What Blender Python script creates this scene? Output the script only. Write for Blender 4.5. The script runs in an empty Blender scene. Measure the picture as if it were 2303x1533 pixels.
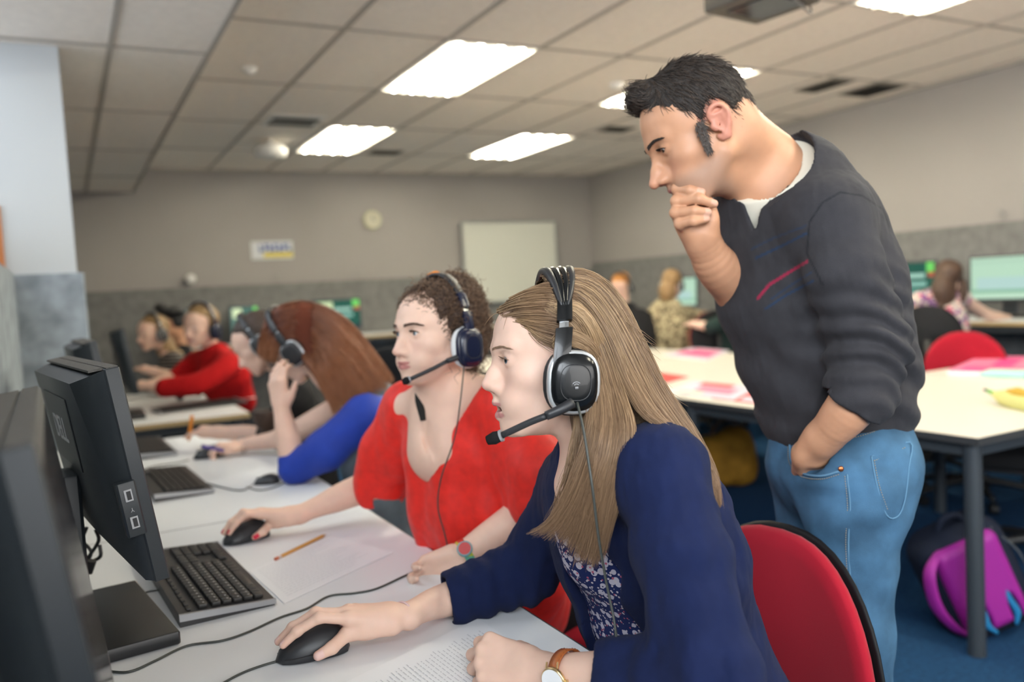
import bpy, math, random
import numpy as np
from mathutils import Vector, Matrix, noise as mnoise
R = math.radians
sc = bpy.context.scene
COL = sc.collection
random.seed(7)
rng = np.random.default_rng(11)
# ------------------------------------------------------------------ camera
FPX = 1886.0; IW, IH = 2303.0, 1533.0
YAW, PITCH, ROLL = R(27.893), R(3.4145), R(-3.227)
CAM = np.array([0.0, 0.0, 1.28])
_cy, _sy, _cp, _sp = math.cos(YAW), math.sin(YAW), math.cos(PITCH), math.sin(PITCH)
FWD = np.array([_sy*_cp, _cy*_cp, -_sp]); _r = np.array([_cy, -_sy, 0.0]); _u = np.cross(_r, FWD)
RGT = math.cos(ROLL)*_r + math.sin(ROLL)*_u
UPV = -math.sin(ROLL)*_r + math.cos(ROLL)*_u
cam_data = bpy.data.cameras.new('camera')
cam = bpy.data.objects.new('camera', cam_data); COL.objects.link(cam)
M = Matrix(((RGT[0], UPV[0], -FWD[0], CAM[0]), (RGT[1], UPV[1], -FWD[1], CAM[1]), (RGT[2], UPV[2], -FWD[2], CAM[2]), (0, 0, 0, 1)))
cam.matrix_world = M
cam_data.sensor_width = 36.0; cam_data.lens = FPX/IW*36.0
cam_data.clip_start = 0.02; cam_data.clip_end = 60
cam_data.dof.use_dof = True; cam_data.dof.focus_distance = 1.22; cam_data.dof.aperture_fstop = 2.4
sc.camera = cam
# ------------------------------------------------------------------ world, exposure, lights
w = bpy.data.worlds.new('world'); sc.world = w; w.use_nodes = True
w.node_tree.nodes['Background'].inputs[0].default_value = (0.75, 0.86, 1.0, 1)
w.node_tree.nodes['Background'].inputs[1].default_value = 1.0
sc.view_settings.view_transform = 'Standard'; sc.view_settings.look = 'None'
sc.view_settings.gamma = 1.0; sc.view_settings.use_curve_mapping = False
sc.view_settings.exposure = 0.10
def area_light(name, loc, target, sx, sy, power, color, spread=180):
    L = bpy.data.lights.new(name, 'AREA'); L.shape = 'RECTANGLE'; L.size = sx; L.size_y = sy; L.energy = power; L.color = color; L.spread = R(spread)
    o = bpy.data.objects.new(name, L); COL.objects.link(o); o.location = loc
    d = Vector(target)-Vector(loc); o.rotation_euler = d.to_track_quat('-Z', 'Y').to_euler()
    return o
# daylight entering through the windows of the left wall and of the wall behind the camera
area_light('daylight_side', (-0.50, 2.9, 2.05), (1.5, 2.9, 1.2), 3.0, .9, 14, (0.88, 0.94, 1.0), 115)
area_light('daylight_near', (-0.50, -1.1, 1.95), (2.0, 0.2, 1.0), 2.6, 1.0, 95, (0.88, 0.94, 1.0), 125)
area_light('daylight_rear', (1.8, -3.35, 1.75), (1.6, 2.0, 1.0), 3.6, 1.4, 62, (1.0, 0.97, 0.93), 130)

# ------------------------------------------------------------------ picture-to-place helpers
def ray(x, y): return FWD + (x-IW/2)/FPX*RGT - (y-IH/2)/FPX*UPV
def D(x, y, d): return CAM + d*ray(x, y)
def Zp(x, y, z): q = ray(x, y); return CAM + q*(z-CAM[2])/q[2]
def Xp(x, y, X): q = ray(x, y); return CAM + q*X/q[0]
def Yp(x, y, Y): q = ray(x, y); return CAM + q*Y/q[1]
def V(*a): return np.array(a, float)
def nrm(v): v = np.asarray(v, float); return v/(np.linalg.norm(v)+1e-12)

# ------------------------------------------------------------------ materials
MATS = {}
def mat(name, color=(0.8, 0.8, 0.8), rough=0.5, metal=0.0, spec=0.5, bump=None, noise=None, emit=None, sss=None, tint=None, sheen=0.0, coat=0.0, shade=None, fabric=None):
    """procedural principled material; bump=(scale,strength,distance), noise=(scale,amount), tint=[(attr,color)], shade=attr random albedo"""
    if name in MATS: return MATS[name]
    m = bpy.data.materials.new(name); m.use_nodes = True; MATS[name] = m
    nt = m.node_tree; N = nt.nodes; L = nt.links; b = N['Principled BSDF']
    b.inputs['Roughness'].default_value = rough; b.inputs['Metallic'].default_value = metal
    b.inputs['Specular IOR Level'].default_value = spec if rough < .8 else min(spec, .18)
    c4 = (*color, 1); b.inputs['Base Color'].default_value = c4
    if sheen: b.inputs['Sheen Weight'].default_value = sheen*.25; b.inputs['Sheen Roughness'].default_value = 0.5
    if coat: b.inputs['Coat Weight'].default_value = coat
    last = None
    tc = N.new('ShaderNodeTexCoord')
    def mix(a, bcol, fac, typ='MIX'):
        x = N.new('ShaderNodeMix'); x.data_type = 'RGBA'; x.blend_type = typ
        if isinstance(fac, (int, float)): x.inputs[0].default_value = fac
        else: L.new(fac, x.inputs[0])
        for i, v in ((6, a), (7, bcol)):
            if isinstance(v, tuple): x.inputs[i].default_value = v
            else: L.new(v, x.inputs[i])
        return x.outputs[2]
    last = c4
    if noise:
        n = N.new('ShaderNodeTexNoise'); n.inputs['Scale'].default_value = noise[0]; n.inputs['Detail'].default_value = 4
        L.new(tc.outputs['Object'], n.inputs['Vector'])
        k = noise[1]
        lo = tuple(max(0, v*(1-k)) for v in color)+(1,); hi = tuple(min(1, v*(1+k)) for v in color)+(1,)
        mr = N.new('ShaderNodeMapRange'); mr.inputs[1].default_value = .3; mr.inputs[2].default_value = .7; L.new(n.outputs[0], mr.inputs[0])
        last = mix(lo, hi, mr.outputs[0])
    if shade:
        at = N.new('ShaderNodeAttribute'); at.attribute_name = shade[0]
        last = mix((*shade[1], 1), (*shade[2], 1), at.outputs['Fac'])
        if len(shade) > 3:
            at3 = N.new('ShaderNodeAttribute'); at3.attribute_name = 'tip'
            last = mix(last, (*shade[3], 1), at3.outputs['Fac'])
    if tint:
        for an, tcol in tint:
            at = N.new('ShaderNodeAttribute'); at.attribute_name = an
            last = mix(last, (*tcol, 1), at.outputs['Fac'])
    if not isinstance(last, tuple): L.new(last, b.inputs['Base Color'])
    if bump:
        n = N.new('ShaderNodeTexNoise'); n.inputs['Scale'].default_value = bump[0]; n.inputs['Detail'].default_value = 3
        L.new(tc.outputs['Object'], n.inputs['Vector'])
        bp = N.new('ShaderNodeBump'); bp.inputs['Strength'].default_value = bump[1]; bp.inputs['Distance'].default_value = bump[2]
        L.new(n.outputs[0], bp.inputs['Height']); L.new(bp.outputs[0], b.inputs['Normal'])
    if fabric:
        wv = N.new('ShaderNodeTexWave'); wv.inputs['Scale'].default_value = fabric[0]; wv.inputs['Distortion'].default_value = 1.5
        L.new(tc.outputs['Object'], wv.inputs['Vector'])
        bp = N.new('ShaderNodeBump'); bp.inputs['Strength'].default_value = fabric[1]; bp.inputs['Distance'].default_value = 0.001
        L.new(wv.outputs[0], bp.inputs['Height']); L.new(bp.outputs[0], b.inputs['Normal'])
    if emit:
        b.inputs['Emission Color'].default_value = (*emit[0], 1); b.inputs['Emission Strength'].default_value = emit[1]
    if sss:
        b.inputs['Subsurface Weight'].default_value = sss; b.inputs['Subsurface Radius'].default_value = (0.010, 0.004, 0.002)
        b.inputs['Subsurface Scale'].default_value = 1.0
    return m

# ------------------------------------------------------------------ mesh helpers
class MB:
    """collects simple shapes into one mesh"""
    def __init__(s): s.v = []; s.f = []; s.m = []
    def add(s, vs, fs, mi=0):
        o = len(s.v); s.v += [tuple(map(float, p)) for p in vs]
        s.f += [tuple(i+o for i in f) for f in fs]; s.m += [mi]*len(fs); return s
    def box(s, c, size, rot=None, bev=0.0, mi=0):
        bm_v = []; hx, hy, hz = size[0]/2, size[1]/2, size[2]/2
        b = min(bev, hx*.9, hy*.9, hz*.9)
        if b <= 0:
            vs = [(x, y, z) for x in (-hx, hx) for y in (-hy, hy) for z in (-hz, hz)]
            fs = [(0, 1, 3, 2), (4, 6, 7, 5), (0, 4, 5, 1), (2, 3, 7, 6), (0, 2, 6, 4), (1, 5, 7, 3)]
        else:
            # rounded box: three levels of chamfered rectangle
            def ring(ix, iy, z, k):
                x, y = hx-ix, hy-iy; c_ = k
                return [(x, y-c_, z), (x-c_, y, z), (-x+c_, y, z), (-x, y-c_, z), (-x, -y+c_, z), (-x+c_, -y, z), (x-c_, -y, z), (x, -y+c_, z)]
            lv = [ring(b, b, -hz, b*.3), ring(b*.3, b*.3, -hz+b*.3, b*.7), ring(0, 0, -hz+b, b), ring(0, 0, hz-b, b), ring(b*.3, b*.3, hz-b*.3, b*.7), ring(b, b, hz, b*.3)]
            vs = [p for l in lv for p in l]; fs = [tuple(range(7, -1, -1)), tuple(range(40, 48))]
            for l in range(5):
                for i in range(8): fs.append((l*8+i, l*8+(i+1) % 8, l*8+8+(i+1) % 8, l*8+8+i))
        if rot is not None: vs = [tuple(rot @ Vector(p)) for p in vs]
        vs = [(p[0]+c[0], p[1]+c[1], p[2]+c[2]) for p in vs]
        return s.add(vs, fs, mi)
    def rings(s, rs, cap=(True, True), mi=0, closed=True):
        n = len(rs[0]); vs = [p for r_ in rs for p in r_]; fs = []
        for a in range(len(rs)-1):
            for i in range(n if closed else n-1):
                j = (i+1) % n; fs.append((a*n+i, a*n+j, a*n+n+j, a*n+n+i))
        if cap[0]: fs.append(tuple(range(n-1, -1, -1)))
        if cap[1]: fs.append(tuple(range((len(rs)-1)*n, len(rs)*n)))
        return s.add(vs, fs, mi)
    def cyl(s, a, b, ra, rb=None, n=16, mi=0, cap=(True, True)):
        rb = ra if rb is None else rb; a = np.array(a, float); b = np.array(b, float); d = nrm(b-a)
        t = nrm(np.cross(d, [0, 0, 1] if abs(d[2]) < .9 else [1, 0, 0])); q = np.cross(d, t)
        mk = lambda c, r_: [c+r_*(math.cos(2*math.pi*i/n)*t+math.sin(2*math.pi*i/n)*q) for i in range(n)]
        return s.rings([mk(a, ra), mk(b, rb)], cap, mi)
    def tube(s, pts, rad, n=8, mi=0, sm=4, flat=None):
        P = spline(pts, sm) if sm > 1 else np.array(pts, float)
        rr = np.interp(np.linspace(0, 1, len(P)), np.linspace(0, 1, len(rad)), rad) if hasattr(rad, '__len__') else np.full(len(P), rad)
        T = np.gradient(P, axis=0); up = np.array([0, 0, 1.0]); rs = []; prev = None
        for i in range(len(P)):
            d = nrm(T[i]); t = np.cross(d, up) if prev is None else prev-d*np.dot(prev, d)
            if np.linalg.norm(t) < 1e-4: t = np.cross(d, [1, 0, 0])
            t = nrm(t); prev = t; q = np.cross(d, t)
            fl = flat if flat else 1.0
            rs.append([P[i]+rr[i]*(math.cos(2*math.pi*k/n)*t+fl*math.sin(2*math.pi*k/n)*q) for k in range(n)])
        return s.rings(rs, (True, True), mi)
    def lathe(s, prof, c=(0, 0, 0), n=24, mi=0, axis=None):
        rs = []
        for r_, z in prof: rs.append([(r_*math.cos(2*math.pi*i/n), r_*math.sin(2*math.pi*i/n), z) for i in range(n)])
        if axis is not None:
            q = Vector((0, 0, 1)).rotation_difference(Vector(axis)); rs = [[tuple(q @ Vector(p)) for p in r_] for r_ in rs]
        rs = [[(p[0]+c[0], p[1]+c[1], p[2]+c[2]) for p in r_] for r_ in rs]
        return s.rings(rs, (True, True), mi)
    def obj(s, name, m, parent=None, smooth=False, mw=None):
        return mesh_obj(name, np.array(s.v, np.float32), s.f, m, parent, smooth, mw, s.m)
def spline(pts, k=6):
    P = np.array(pts, float); n = len(P)
    if n < 3:
        t = np.linspace(0, 1, k+1)[:, None]; return P[0]*(1-t)+P[1]*t
    E = np.vstack([2*P[0]-P[1], P, 2*P[-1]-P[-2]]); out = []
    for i in range(n-1):
        a, b, c, d = E[i:i+4]
        for j in range(k):
            t = j/k; out.append(.5*((2*b)+(-a+c)*t+(2*a-5*b+4*c-d)*t*t+(-a+3*b-3*c+d)*t**3))
    out.append(P[-1]); return np.array(out)
def mesh_obj(name, v, f, m, parent=None, smooth=False, mw=None, mi=None):
    me = bpy.data.meshes.new(name)
    if isinstance(f, np.ndarray):
        nf, k = f.shape
        me.vertices.add(len(v)); me.vertices.foreach_set('co', np.ascontiguousarray(v, np.float32).ravel())
        me.loops.add(nf*k); me.loops.foreach_set('vertex_index', np.ascontiguousarray(f, np.int32).ravel())
        me.polygons.add(nf); me.polygons.foreach_set('loop_start', np.arange(0, nf*k, k, dtype=np.int32))
        me.update(calc_edges=True); me.validate()
    else:
        me.from_pydata([tuple(p) for p in v], [], f); me.update()
    ms = m if isinstance(m, (list, tuple)) else [m]
    for x in ms: me.materials.append(x)
    if mi is not None and len(ms) > 1: me.polygons.foreach_set('material_index', np.array(mi, np.int32))
    if smooth: me.polygons.foreach_set('use_smooth', [True]*len(me.polygons))
    elif smooth is False and len(me.polygons) < 60000 and not isinstance(f, np.ndarray): auto_smooth(me)
    o = bpy.data.objects.new(name, me); COL.objects.link(o)
    if parent is not None: o.parent = parent
    if mw is not None: o.matrix_basis = mw
    return o
def auto_smooth(me, ang=40):
    me.polygons.foreach_set('use_smooth', [True]*len(me.polygons))
    try: me.set_sharp_from_angle(angle=R(ang))
    except Exception: pass
def tag(o, label=None, cat=None, group=None, kind=None):
    if label: o['label'] = label
    if cat: o['category'] = cat
    if group: o['group'] = group
    if kind: o['kind'] = kind
    return o
def thing(name, label, cat, loc=(0, 0, 0), rz=0.0, group=None):
    o = bpy.data.objects.new(name, None); COL.objects.link(o); o.location = loc; o.rotation_euler = (0, 0, rz)
    o.empty_display_size = .05
    return tag(o, label, cat, group)
def struct(name, mb, m): o = mb.obj(name, m); o['kind'] = 'structure'; return o
def dup(root, loc=None, rz=None, label=None):
    c = root.copy(); COL.objects.link(c)
    if loc is not None: c.location = loc
    if rz is not None: c.rotation_euler = (0, 0, rz)
    if label: c['label'] = label
    def rec(a, b):
        for ch in list(a.children):
            d = ch.copy(); COL.objects.link(d); d.parent = b; rec(ch, d)
    rec(root, c); return c
def rotz(a): return Matrix.Rotation(a, 3, 'Z')

# ------------------------------------------------------------------ room shell
XL, XR, YB, YF, ZC = -0.36, 6.12, 9.2, -3.3, 2.71
m_wall = mat('painted_wall', (0.325, 0.305, 0.29), .85, noise=(1.5, .03))
m_pil = mat('white_pilaster_paint', (0.58, 0.61, 0.63), .8)
m_pin = mat('grey_pinboard_felt', (0.17, 0.17, 0.165), .95, noise=(14, .18), bump=(220, .4, .002))
m_pinb = mat('blue_grey_felt', (0.27, 0.31, 0.35), .95, noise=(11, .30), bump=(220, .4, .002))
m_trim = mat('grey_trim', (0.33, 0.33, 0.33), .6)
m_carpet = mat('blue_carpet', (0.010, 0.050, 0.125), .95, noise=(60, .25), bump=(400, .8, .004))
m_tile = mat('ceiling_tile', (0.83, 0.765, 0.69), .9, noise=(25, .04), bump=(300, .25, .001))
m_grid = mat('ceiling_grid_bar', (0.40, 0.365, 0.32), .6)
m_winframe = mat('window_frame_white', (.75, .75, .75), .4)
struct('floor', MB().box(((XL+XR)/2, 3.2, -.05), (XR-XL+.4, 16.4, .1)), m_carpet)
SOX, SOZ = .70, 2.47   # lowered ceiling strip along the left wall
struct('wall_back', MB().box(((XL+XR)/2, YB+.06, ZC/2), (XR-XL+.24, .12, ZC)), m_wall)
struct('wall_right', MB().box((XR+.06, 3.0, ZC/2), (.12, 12.9, ZC)), m_wall)
mb = MB()   # left wall with window openings
def wall_with_openings(mb, x0, x1, holes, plane, thick, z1, axis):
    xs = sorted(holes)
    def bx(a, b, za, zb):
        if axis == 'y': mb.box((plane, (a+b)/2, (za+zb)/2), (thick, b-a, zb-za))
        else: mb.box(((a+b)/2, plane, (za+zb)/2), (b-a, thick, zb-za))
    c = x0
    for (a, b, za, zb) in xs:
        bx(c, a, 0, z1); bx(a, b, 0, za); bx(a, b, zb, z1); c = b
    bx(c, x1, 0, z1)
LW = [(-2.4, .2, 1.5, 2.55), (1.4, 4.4, 1.6, 2.6)]
wall_with_openings(mb, YF, YB, LW, XL-.06, .12, ZC, 'y')
struct('wall_left', mb, m_wall)
mb = MB(); RW = [(0.0, 3.6, 1.05, 2.45)]
wall_with_openings(mb, XL-.12, XR+.12, RW, YF+.0, .12, ZC, 'x'); struct('wall_front', mb, m_wall)
m_glass = mat('window_glass', (1, 1, 1), .0)
_n = m_glass.node_tree; _n.nodes.clear(); _o = _n.nodes.new('ShaderNodeOutputMaterial'); _t = _n.nodes.new('ShaderNodeBsdfTransparent'); _g = _n.nodes.new('ShaderNodeBsdfGlossy'); _g.inputs[1].default_value = .02
_mx = _n.nodes.new('ShaderNodeMixShader'); _mx.inputs[0].default_value = .06; _n.links.new(_t.outputs[0], _mx.inputs[1]); _n.links.new(_g.outputs[0], _mx.inputs[2]); _n.links.new(_mx.outputs[0], _o.inputs[0])
def window(n, holes, plane, axis):
    for (a, b, za, zb) in holes:
        f = MB(); t = .05
        def bx(u0, u1, z0, z1, mbx=f, th=.08):
            if axis == 'y': mbx.box((plane, (u0+u1)/2, (z0+z1)/2), (th, u1-u0, z1-z0))
            else: mbx.box(((u0+u1)/2, plane, (z0+z1)/2), (u1-u0, th, z1-z0))
        bx(a, b, za, za+t); bx(a, b, zb-t, zb)
        k = max(1, round((b-a)/1.2))
        for i in range(k+1): c = a+t/2+(b-a-t)*i/k; bx(c-t/2, c+t/2, za+t, zb-t)
        o = f.obj('window_%d' % n, m_winframe); o['kind'] = 'structure'
        g = MB(); bx(a, b, za, zb, g, .006); go = g.obj('window_pane', m_glass, o); n += 1
    return n
window(1, LW, XL-.06, 'y'); window(3, RW, YF, 'x')
# pilaster: painted above, felt covered below
PX1, PY = 0.062, 4.25
struct('wall_pilaster', MB().box(((XL+PX1)/2, PY+.25, (1.47+SOZ)/2), (PX1-XL, .50, SOZ-1.47)), m_pil)
struct('trim_pilaster', MB().box(((XL+PX1)/2+.012, PY+.25, 1.47/2), (PX1-XL+.03, .56, 1.47), bev=.006), m_pinb)
# pinboards around the room
struct('trim_pinboard_left', MB().box((-.205, .46, .735), (.05, 7.5, 1.47)), m_pinb)
struct('trim_pinboard_left_fill', MB().box((-.295, .46, .73), (.13, 7.5, 1.46)), m_pin)
struct('trim_pinboard_back', MB().box(((XL+XR)/2, YB-.02, .775-.025), (XR-XL, .04, 1.50)), m_pin)
struct('trim_pinboard_right', MB().box((XR-.02, 3.0, .79), (.04, 12.3, 1.58)), m_pin)
# ceiling slab plus suspended grid
struct('ceiling', MB().box(((XL+XR)/2, 3.8, ZC+.05), (XR-XL+.4, 14.6, .1)), m_tile)
GX = [-.37+.596*k for k in range(1, 11)]
mb = MB()
for x in GX: mb.box((x, 3.8, ZC-.004), (.024, 14.4, .008))
for k in range(-5, 5):
    y = 4.36+1.21*k
    mb.box(((GX[1]+XR)/2, y, ZC-.003), (XR-GX[1], .024, .006))
for k in range(-5, 5):
    y = 4.17+1.315*k
    mb.box(((XL+SOX)/2, y, SOZ-.003), (SOX-XL, .024, .006))
mb.box((.27, 2.9, SOZ-.004), (.024, 12.4, .008)).box((SOX-.012, 2.9, SOZ-.004), (.024, 12.4, .008))
struct('trim_ceiling_grid', mb, m_grid)
struct('ceiling_soffit', MB().box(((XL+SOX)/2, 2.9, (SOZ+ZC)/2), (SOX-XL, 12.5, ZC-SOZ)), m_tile)
mb = MB().box(((GX[1]+XR)/2, YB-.02, ZC-.012), (XR-GX[1], .03, .024)).box((XR-.02, 3, ZC-.012), (.03, 12.3, .024))
struct('trim_ceiling_edge', mb, m_grid)
# recessed louvre lights
m_tube = mat('lit_tube', (1, 1, 1), .5, emit=((1.0, 0.93, 0.74), 80.0))
m_refl = mat('light_reflector', (0.95, 0.93, 0.86), .3, emit=((1.0, 0.90, 0.66), .45))
m_lframe = mat('light_frame', (.8, .78, .72), .4)
def ceiling_light(x0, y0, lab):
    t = thing('ceiling_light', lab, 'ceiling light', (x0+.298, y0+.6, ZC), 0, 'recessed ceiling lights')
    f = MB()
    for sx in (-1, 1): f.box((sx*.288, 0, -.006), (.02, 1.19, .012))
    for sy in (-1, 1): f.box((0, sy*.59, -.006), (.58, .02, .012))
    f.obj('frame', m_lframe, t)
    MB().box((0, 0, -.002), (.56, 1.17, .003)).obj('reflector', m_refl, t)
    for k in (-1.5, -.5, .5, 1.5):
        MB().cyl((k*.135, -.56, -.012), (k*.135, .56, -.012), .009, n=8).obj('tube', m_tube, t)
    lv = MB()
    for k in (-1, 0, 1): lv.box((k*.135, 0, -.014), (.006, 1.17, .024))
    lv.obj('louvre', m_lframe, t)
    return t
for (gx, gy, lab) in ((3, 0, 'largest recessed louvre light over the middle of the room'), (3, 2, 'recessed louvre light next to the round ceiling speaker'), (6, 2, 'recessed louvre light nearest the far right corner of the room'),
                      (6, 0, 'recessed louvre light half hidden behind the standing man head'), (6, -2, 'recessed louvre light cut by the top edge right of the projector')):
    ceiling_light(GX[gx]+.0, 4.36+1.21*gy, lab)
for (gx, gy) in ((3, -2), (3, -4), (6, -4)):
    ceiling_light(GX[gx], 4.36+1.21*gy, 'recessed louvre light behind the camera')
# vents, detectors
m_dark = mat('dark_slot', (.02, .02, .018), .8); m_white = mat('white_plastic', (.72, .71, .68), .45)
m_ventg = mat('grey_vent', (.16, .145, .12), .6)
def vent(x, y, sx, sy, lab, frame, slatn=5):
    t = thing('ceiling_vent', lab, 'air vent', (x, y, ZC))
    MB().box((0, 0, -.004), (sx, sy, .008)).obj('frame', frame, t)
    s = MB()
    for k in range(slatn):
        s.box((0, (k-(slatn-1)/2)*sy*.8/slatn, -.011), (sx*.84, sy*.45/slatn, .006))
    s.obj('slot', m_dark, t)
vent(1.70, 6.68, .42, .42, 'white square air diffuser above the blue and yellow sign', m_white, 2)
vent(2.90, 7.92, .32, .22, 'small dark slot vent between the two farthest lights', m_ventg)
vent(4.60, 6.41, .30, .22, 'small dark vent left of the standing man forehead', m_ventg)
vent(5.24, 4.58, .22, .40, 'smaller of two dark vents near the right wall', m_ventg)
vent(5.78, 4.58, .34, .40, 'larger of two dark vents near the right wall', m_ventg, 7)
t = tag(MB().lathe([(.045, 0), (.045, -.015), (.035, -.035), (.012, -.045)], (1.09, 5.24, ZC)).obj('smoke_detector', m_white, smooth=True), 'small round white smoke detector on the left ceiling tiles', 'smoke detector')
tag(MB().lathe([(.05, 0), (.05, -.012), (.04, -.03), (.01, -.038)], (3.58, 4.96, ZC)).obj('smoke_detector', m_white, smooth=True), 'pale smoke detector just left of the standing man hair', 'smoke detector')
t = thing('ceiling_speaker', 'white round dome hanging below the ceiling by the middle light', 'speaker', (1.69, 7.5, ZC))
MB().cyl((0, 0, 0), (0, 0, -.04), .03).obj('mount', m_white, t)
MB().lathe([(.06, -.03), (.12, -.05), (.145, -.09), (.13, -.14), (.06, -.16)]).obj('dome', m_white, t, smooth=True)
# projector
m_proj = mat('projector_case', (.10, .085, .065), .5); m_plens = mat('projector_lens_glass', (.01, .012, .02), .1)
c = D(1712, -12, 3.15)
t = thing('ceiling_projector', 'dark grey projector hanging from the ceiling with a looping cable', 'projector', tuple(c), R(8))
MB().box((0, 0, 0), (.32, .30, .10), bev=.012).obj('case', m_proj, t)
MB().box((0.05, -.15, -.02), (.12, .01, .03)).box((-.0, -.02, -.052), (.20, .20, .006)).obj('vent_panel', m_plens, t)
MB().cyl((0, 0, .05), (0, 0, ZC-c[2]), .025).box((0, 0, ZC-c[2]-.01), (.16, .16, .02)).obj('mount', m_proj, t)
cb = [V(-.02, -.13, -.04), V(.04, -.15, -.085), V(.12, -.13, -.09), V(.17, -.08, -.03), V(.16, 0, .04)]
MB().tube(cb, .004).obj('cable', mat('cable_grey', (.12, .11, .10), .5), t)
# wall items
m_wb = mat('whiteboard_surface', (.60, .61, .54), .35); m_alu = mat('aluminium', (.35, .36, .36), .35, .6)
t = thing('whiteboard', 'large blank whiteboard on the far wall behind the seated women', 'whiteboard', (4.88, YB-.075, 1.64))
MB().box((0, 0, 0), (1.28, .03, .95)).obj('board', m_wb, t)
f = MB()
for sx in (-1, 1): f.box((sx*.65, -.004, 0), (.025, .045, .98))
for sy in (-1, 1): f.box((0, -.004, sy*.485), (1.28, .045, .025))
f.obj('frame', m_alu, t)
t = thing('wall_clock', 'round cream wall clock left of the whiteboard', 'clock', (3.15, YB-.02, 2.17))
MB().lathe([(.098, 0), (.105, .02), (.09, .03)], n=32, axis=(0, -1, 0)).obj('rim', mat('clock_rim', (.48, .46, .30), .5), t)
MB().lathe([(.088, .028), (.088, .032)], n=32, axis=(0, -1, 0)).obj('clock_face', mat('clock_face', (.52, .50, .38), .5), t)
MB().box((.0, -.036, .025), (.008, .004, .055)).box((.02, -.036, .0), (.045, .004, .008)).obj('hand', m_dark, t)
t = thing('wall_sign', 'small white sign with blue lettering and a yellow stripe on the far wall', 'sign', (2.015, YB-.01, 1.86))
MB().box((0, 0, 0), (.44, .012, .19)).obj('panel', mat('sign_white', (.58, .60, .62), .5), t)
MB().box((.06, -.008, -.05), (.31, .004, .05)).obj('stripe', mat('sign_yellow', (.62, .50, .03), .5), t)
s = MB()
for k in range(7):
    x = -.13+k*.05; s.box((x, -.0085, .025), (.014, .004, .09)).box((x+.016, -.0085, .025+(.03 if k % 2 else -.03)), (.03, .004, .02))
    s.box((x+.02, -.0085, .025-(.0 if k % 3 else .02)), (.026, .004, .018))
s.obj('lettering', mat('sign_blue', (.01, .05, .28), .5), t)
tag(MB().lathe([(.05, 0), (.05, .03), (.03, .05)], (1.16, YB-.045, 1.585), axis=(0, -1, 0)).obj('wall_sensor', m_white, smooth=True), 'small white round fitting at the top of the far pinboard', 'sensor')
def wall_hook(p, lab):
    mbh = MB().cyl((0, 0, 0), (0, -.03, 0), .006).tube([(0, -.03, 0), (0, -.05, -.02), (0, -.04, -.05), (0, -.02, -.04)], .005)
    tag(mbh.obj('wall_hook', m_alu, mw=Matrix.Translation(p)), lab, 'hook', 'metal hooks above the pinboards')
wall_hook((2.05, YB-.02, 1.60), 'small metal hook above the pinboard below the blue and yellow sign')
wall_hook((3.0, YB-.02, 1.60), 'small metal hook above the pinboard below the clock')
wall_hook((XR-.03, 3.78, 1.66), 'small metal hook above the right pinboard, nearer of two')
wall_hook((XR-.03, 4.9, 1.66), 'small metal hook above the right pinboard, beside the standing man shoulder')
# orange notice on the left pilaster edge
tag(MB().box((-.262, PY-.008, 1.60), (.10, .006, .34)).obj('paper_notice', mat('orange_paper', (.55, .20, .07), .7)), 'orange paper notice on the pilaster at the left edge', 'notice')
# ------------------------------------------------------------------ desks and tables
m_desk = mat('white_laminate', (0.80, 0.82, 0.84), .38, spec=.4)
m_edge = mat('dark_edge_band', (.035, .037, .04), .5)
m_wood = mat('ply_edge', (.42, .30, .15), .6)
m_leg = mat('painted_steel_leg', (.055, .065, .075), .4, .3)
m_black = mat('black_plastic', (.012, .013, .015), .42)
def desk(x0, x1, y0, y1, z, lab, legs=True, edge=m_edge, group=None, m=m_desk):
    cx, cy = (x0+x1)/2, (y0+y1)/2
    t = thing('desk', lab, 'desk', (cx, cy, 0), 0, group)
    hx, hy = (x1-x0)/2, (y1-y0)/2
    MB().box((0, 0, z-.011), (2*hx-.004, 2*hy-.004, .022)).obj('desktop', m, t)
    e = MB()
    for s in (-1, 1): e.box((s*(hx-.001), 0, z-.0125), (.004, 2*hy, .0245)); e.box((0, s*(hy-.001), z-.0125), (2*hx, .004, .0245))
    e.obj('edge_band', edge, t)
    if legs:
        for sx in (-1, 1):
            for sy in (-1, 1): MB().cyl((sx*(hx-.06), sy*(hy-.06), 0), (sx*(hx-.06), sy*(hy-.06), z-.03), .028, n=20).obj('leg', m_leg, t)
        fr = MB()
        for s in (-1, 1): fr.box((s*(hx-.06), 0, z-.05), (.025, 2*hy-.16, .045)); fr.box((0, s*(hy-.06), z-.05), (2*hx-.16, .025, .045))
        fr.obj('frame_rail', m_leg, t)
    return t
DX0, DX1, DZ = -.175, .662, .73
desk(DX0, DX1, .60, 2.2385, DZ, 'white desk nearest the camera, under the keyboard and pencil', group='white desks along the left partition')
desk(DX0, DX1, 2.2395, 3.88, DZ, 'white desk under the blue sleeved woman elbow', group='white desks along the left partition')
desk(.095, .80, 4.44, 6.15, DZ, 'pale desk in front of the man in the red jumper', edge=m_wood)
m_table = mat('cream_laminate', (0.78, 0.735, 0.65), .35, spec=.4)
TZ = .735
desk(2.50, 3.90, 1.63, 3.13, TZ, 'big white table at the right edge with the yellow pencil case', edge=m_edge, m=m_table, group='central white tables')
desk(3.905, 4.80, 1.75, 2.86, TZ, 'white table farther right with the pink booklets', m=m_table, group='central white tables')
desk(2.50, 4.30, 3.14, 4.72, TZ, 'white table with red and pink leaflets behind the standing man', m=m_table, group='central white tables')
desk(2.50, 4.30, 4.73, 6.3, TZ, 'white table farthest back in the middle of the room', m=m_table, group='central white tables')
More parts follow.
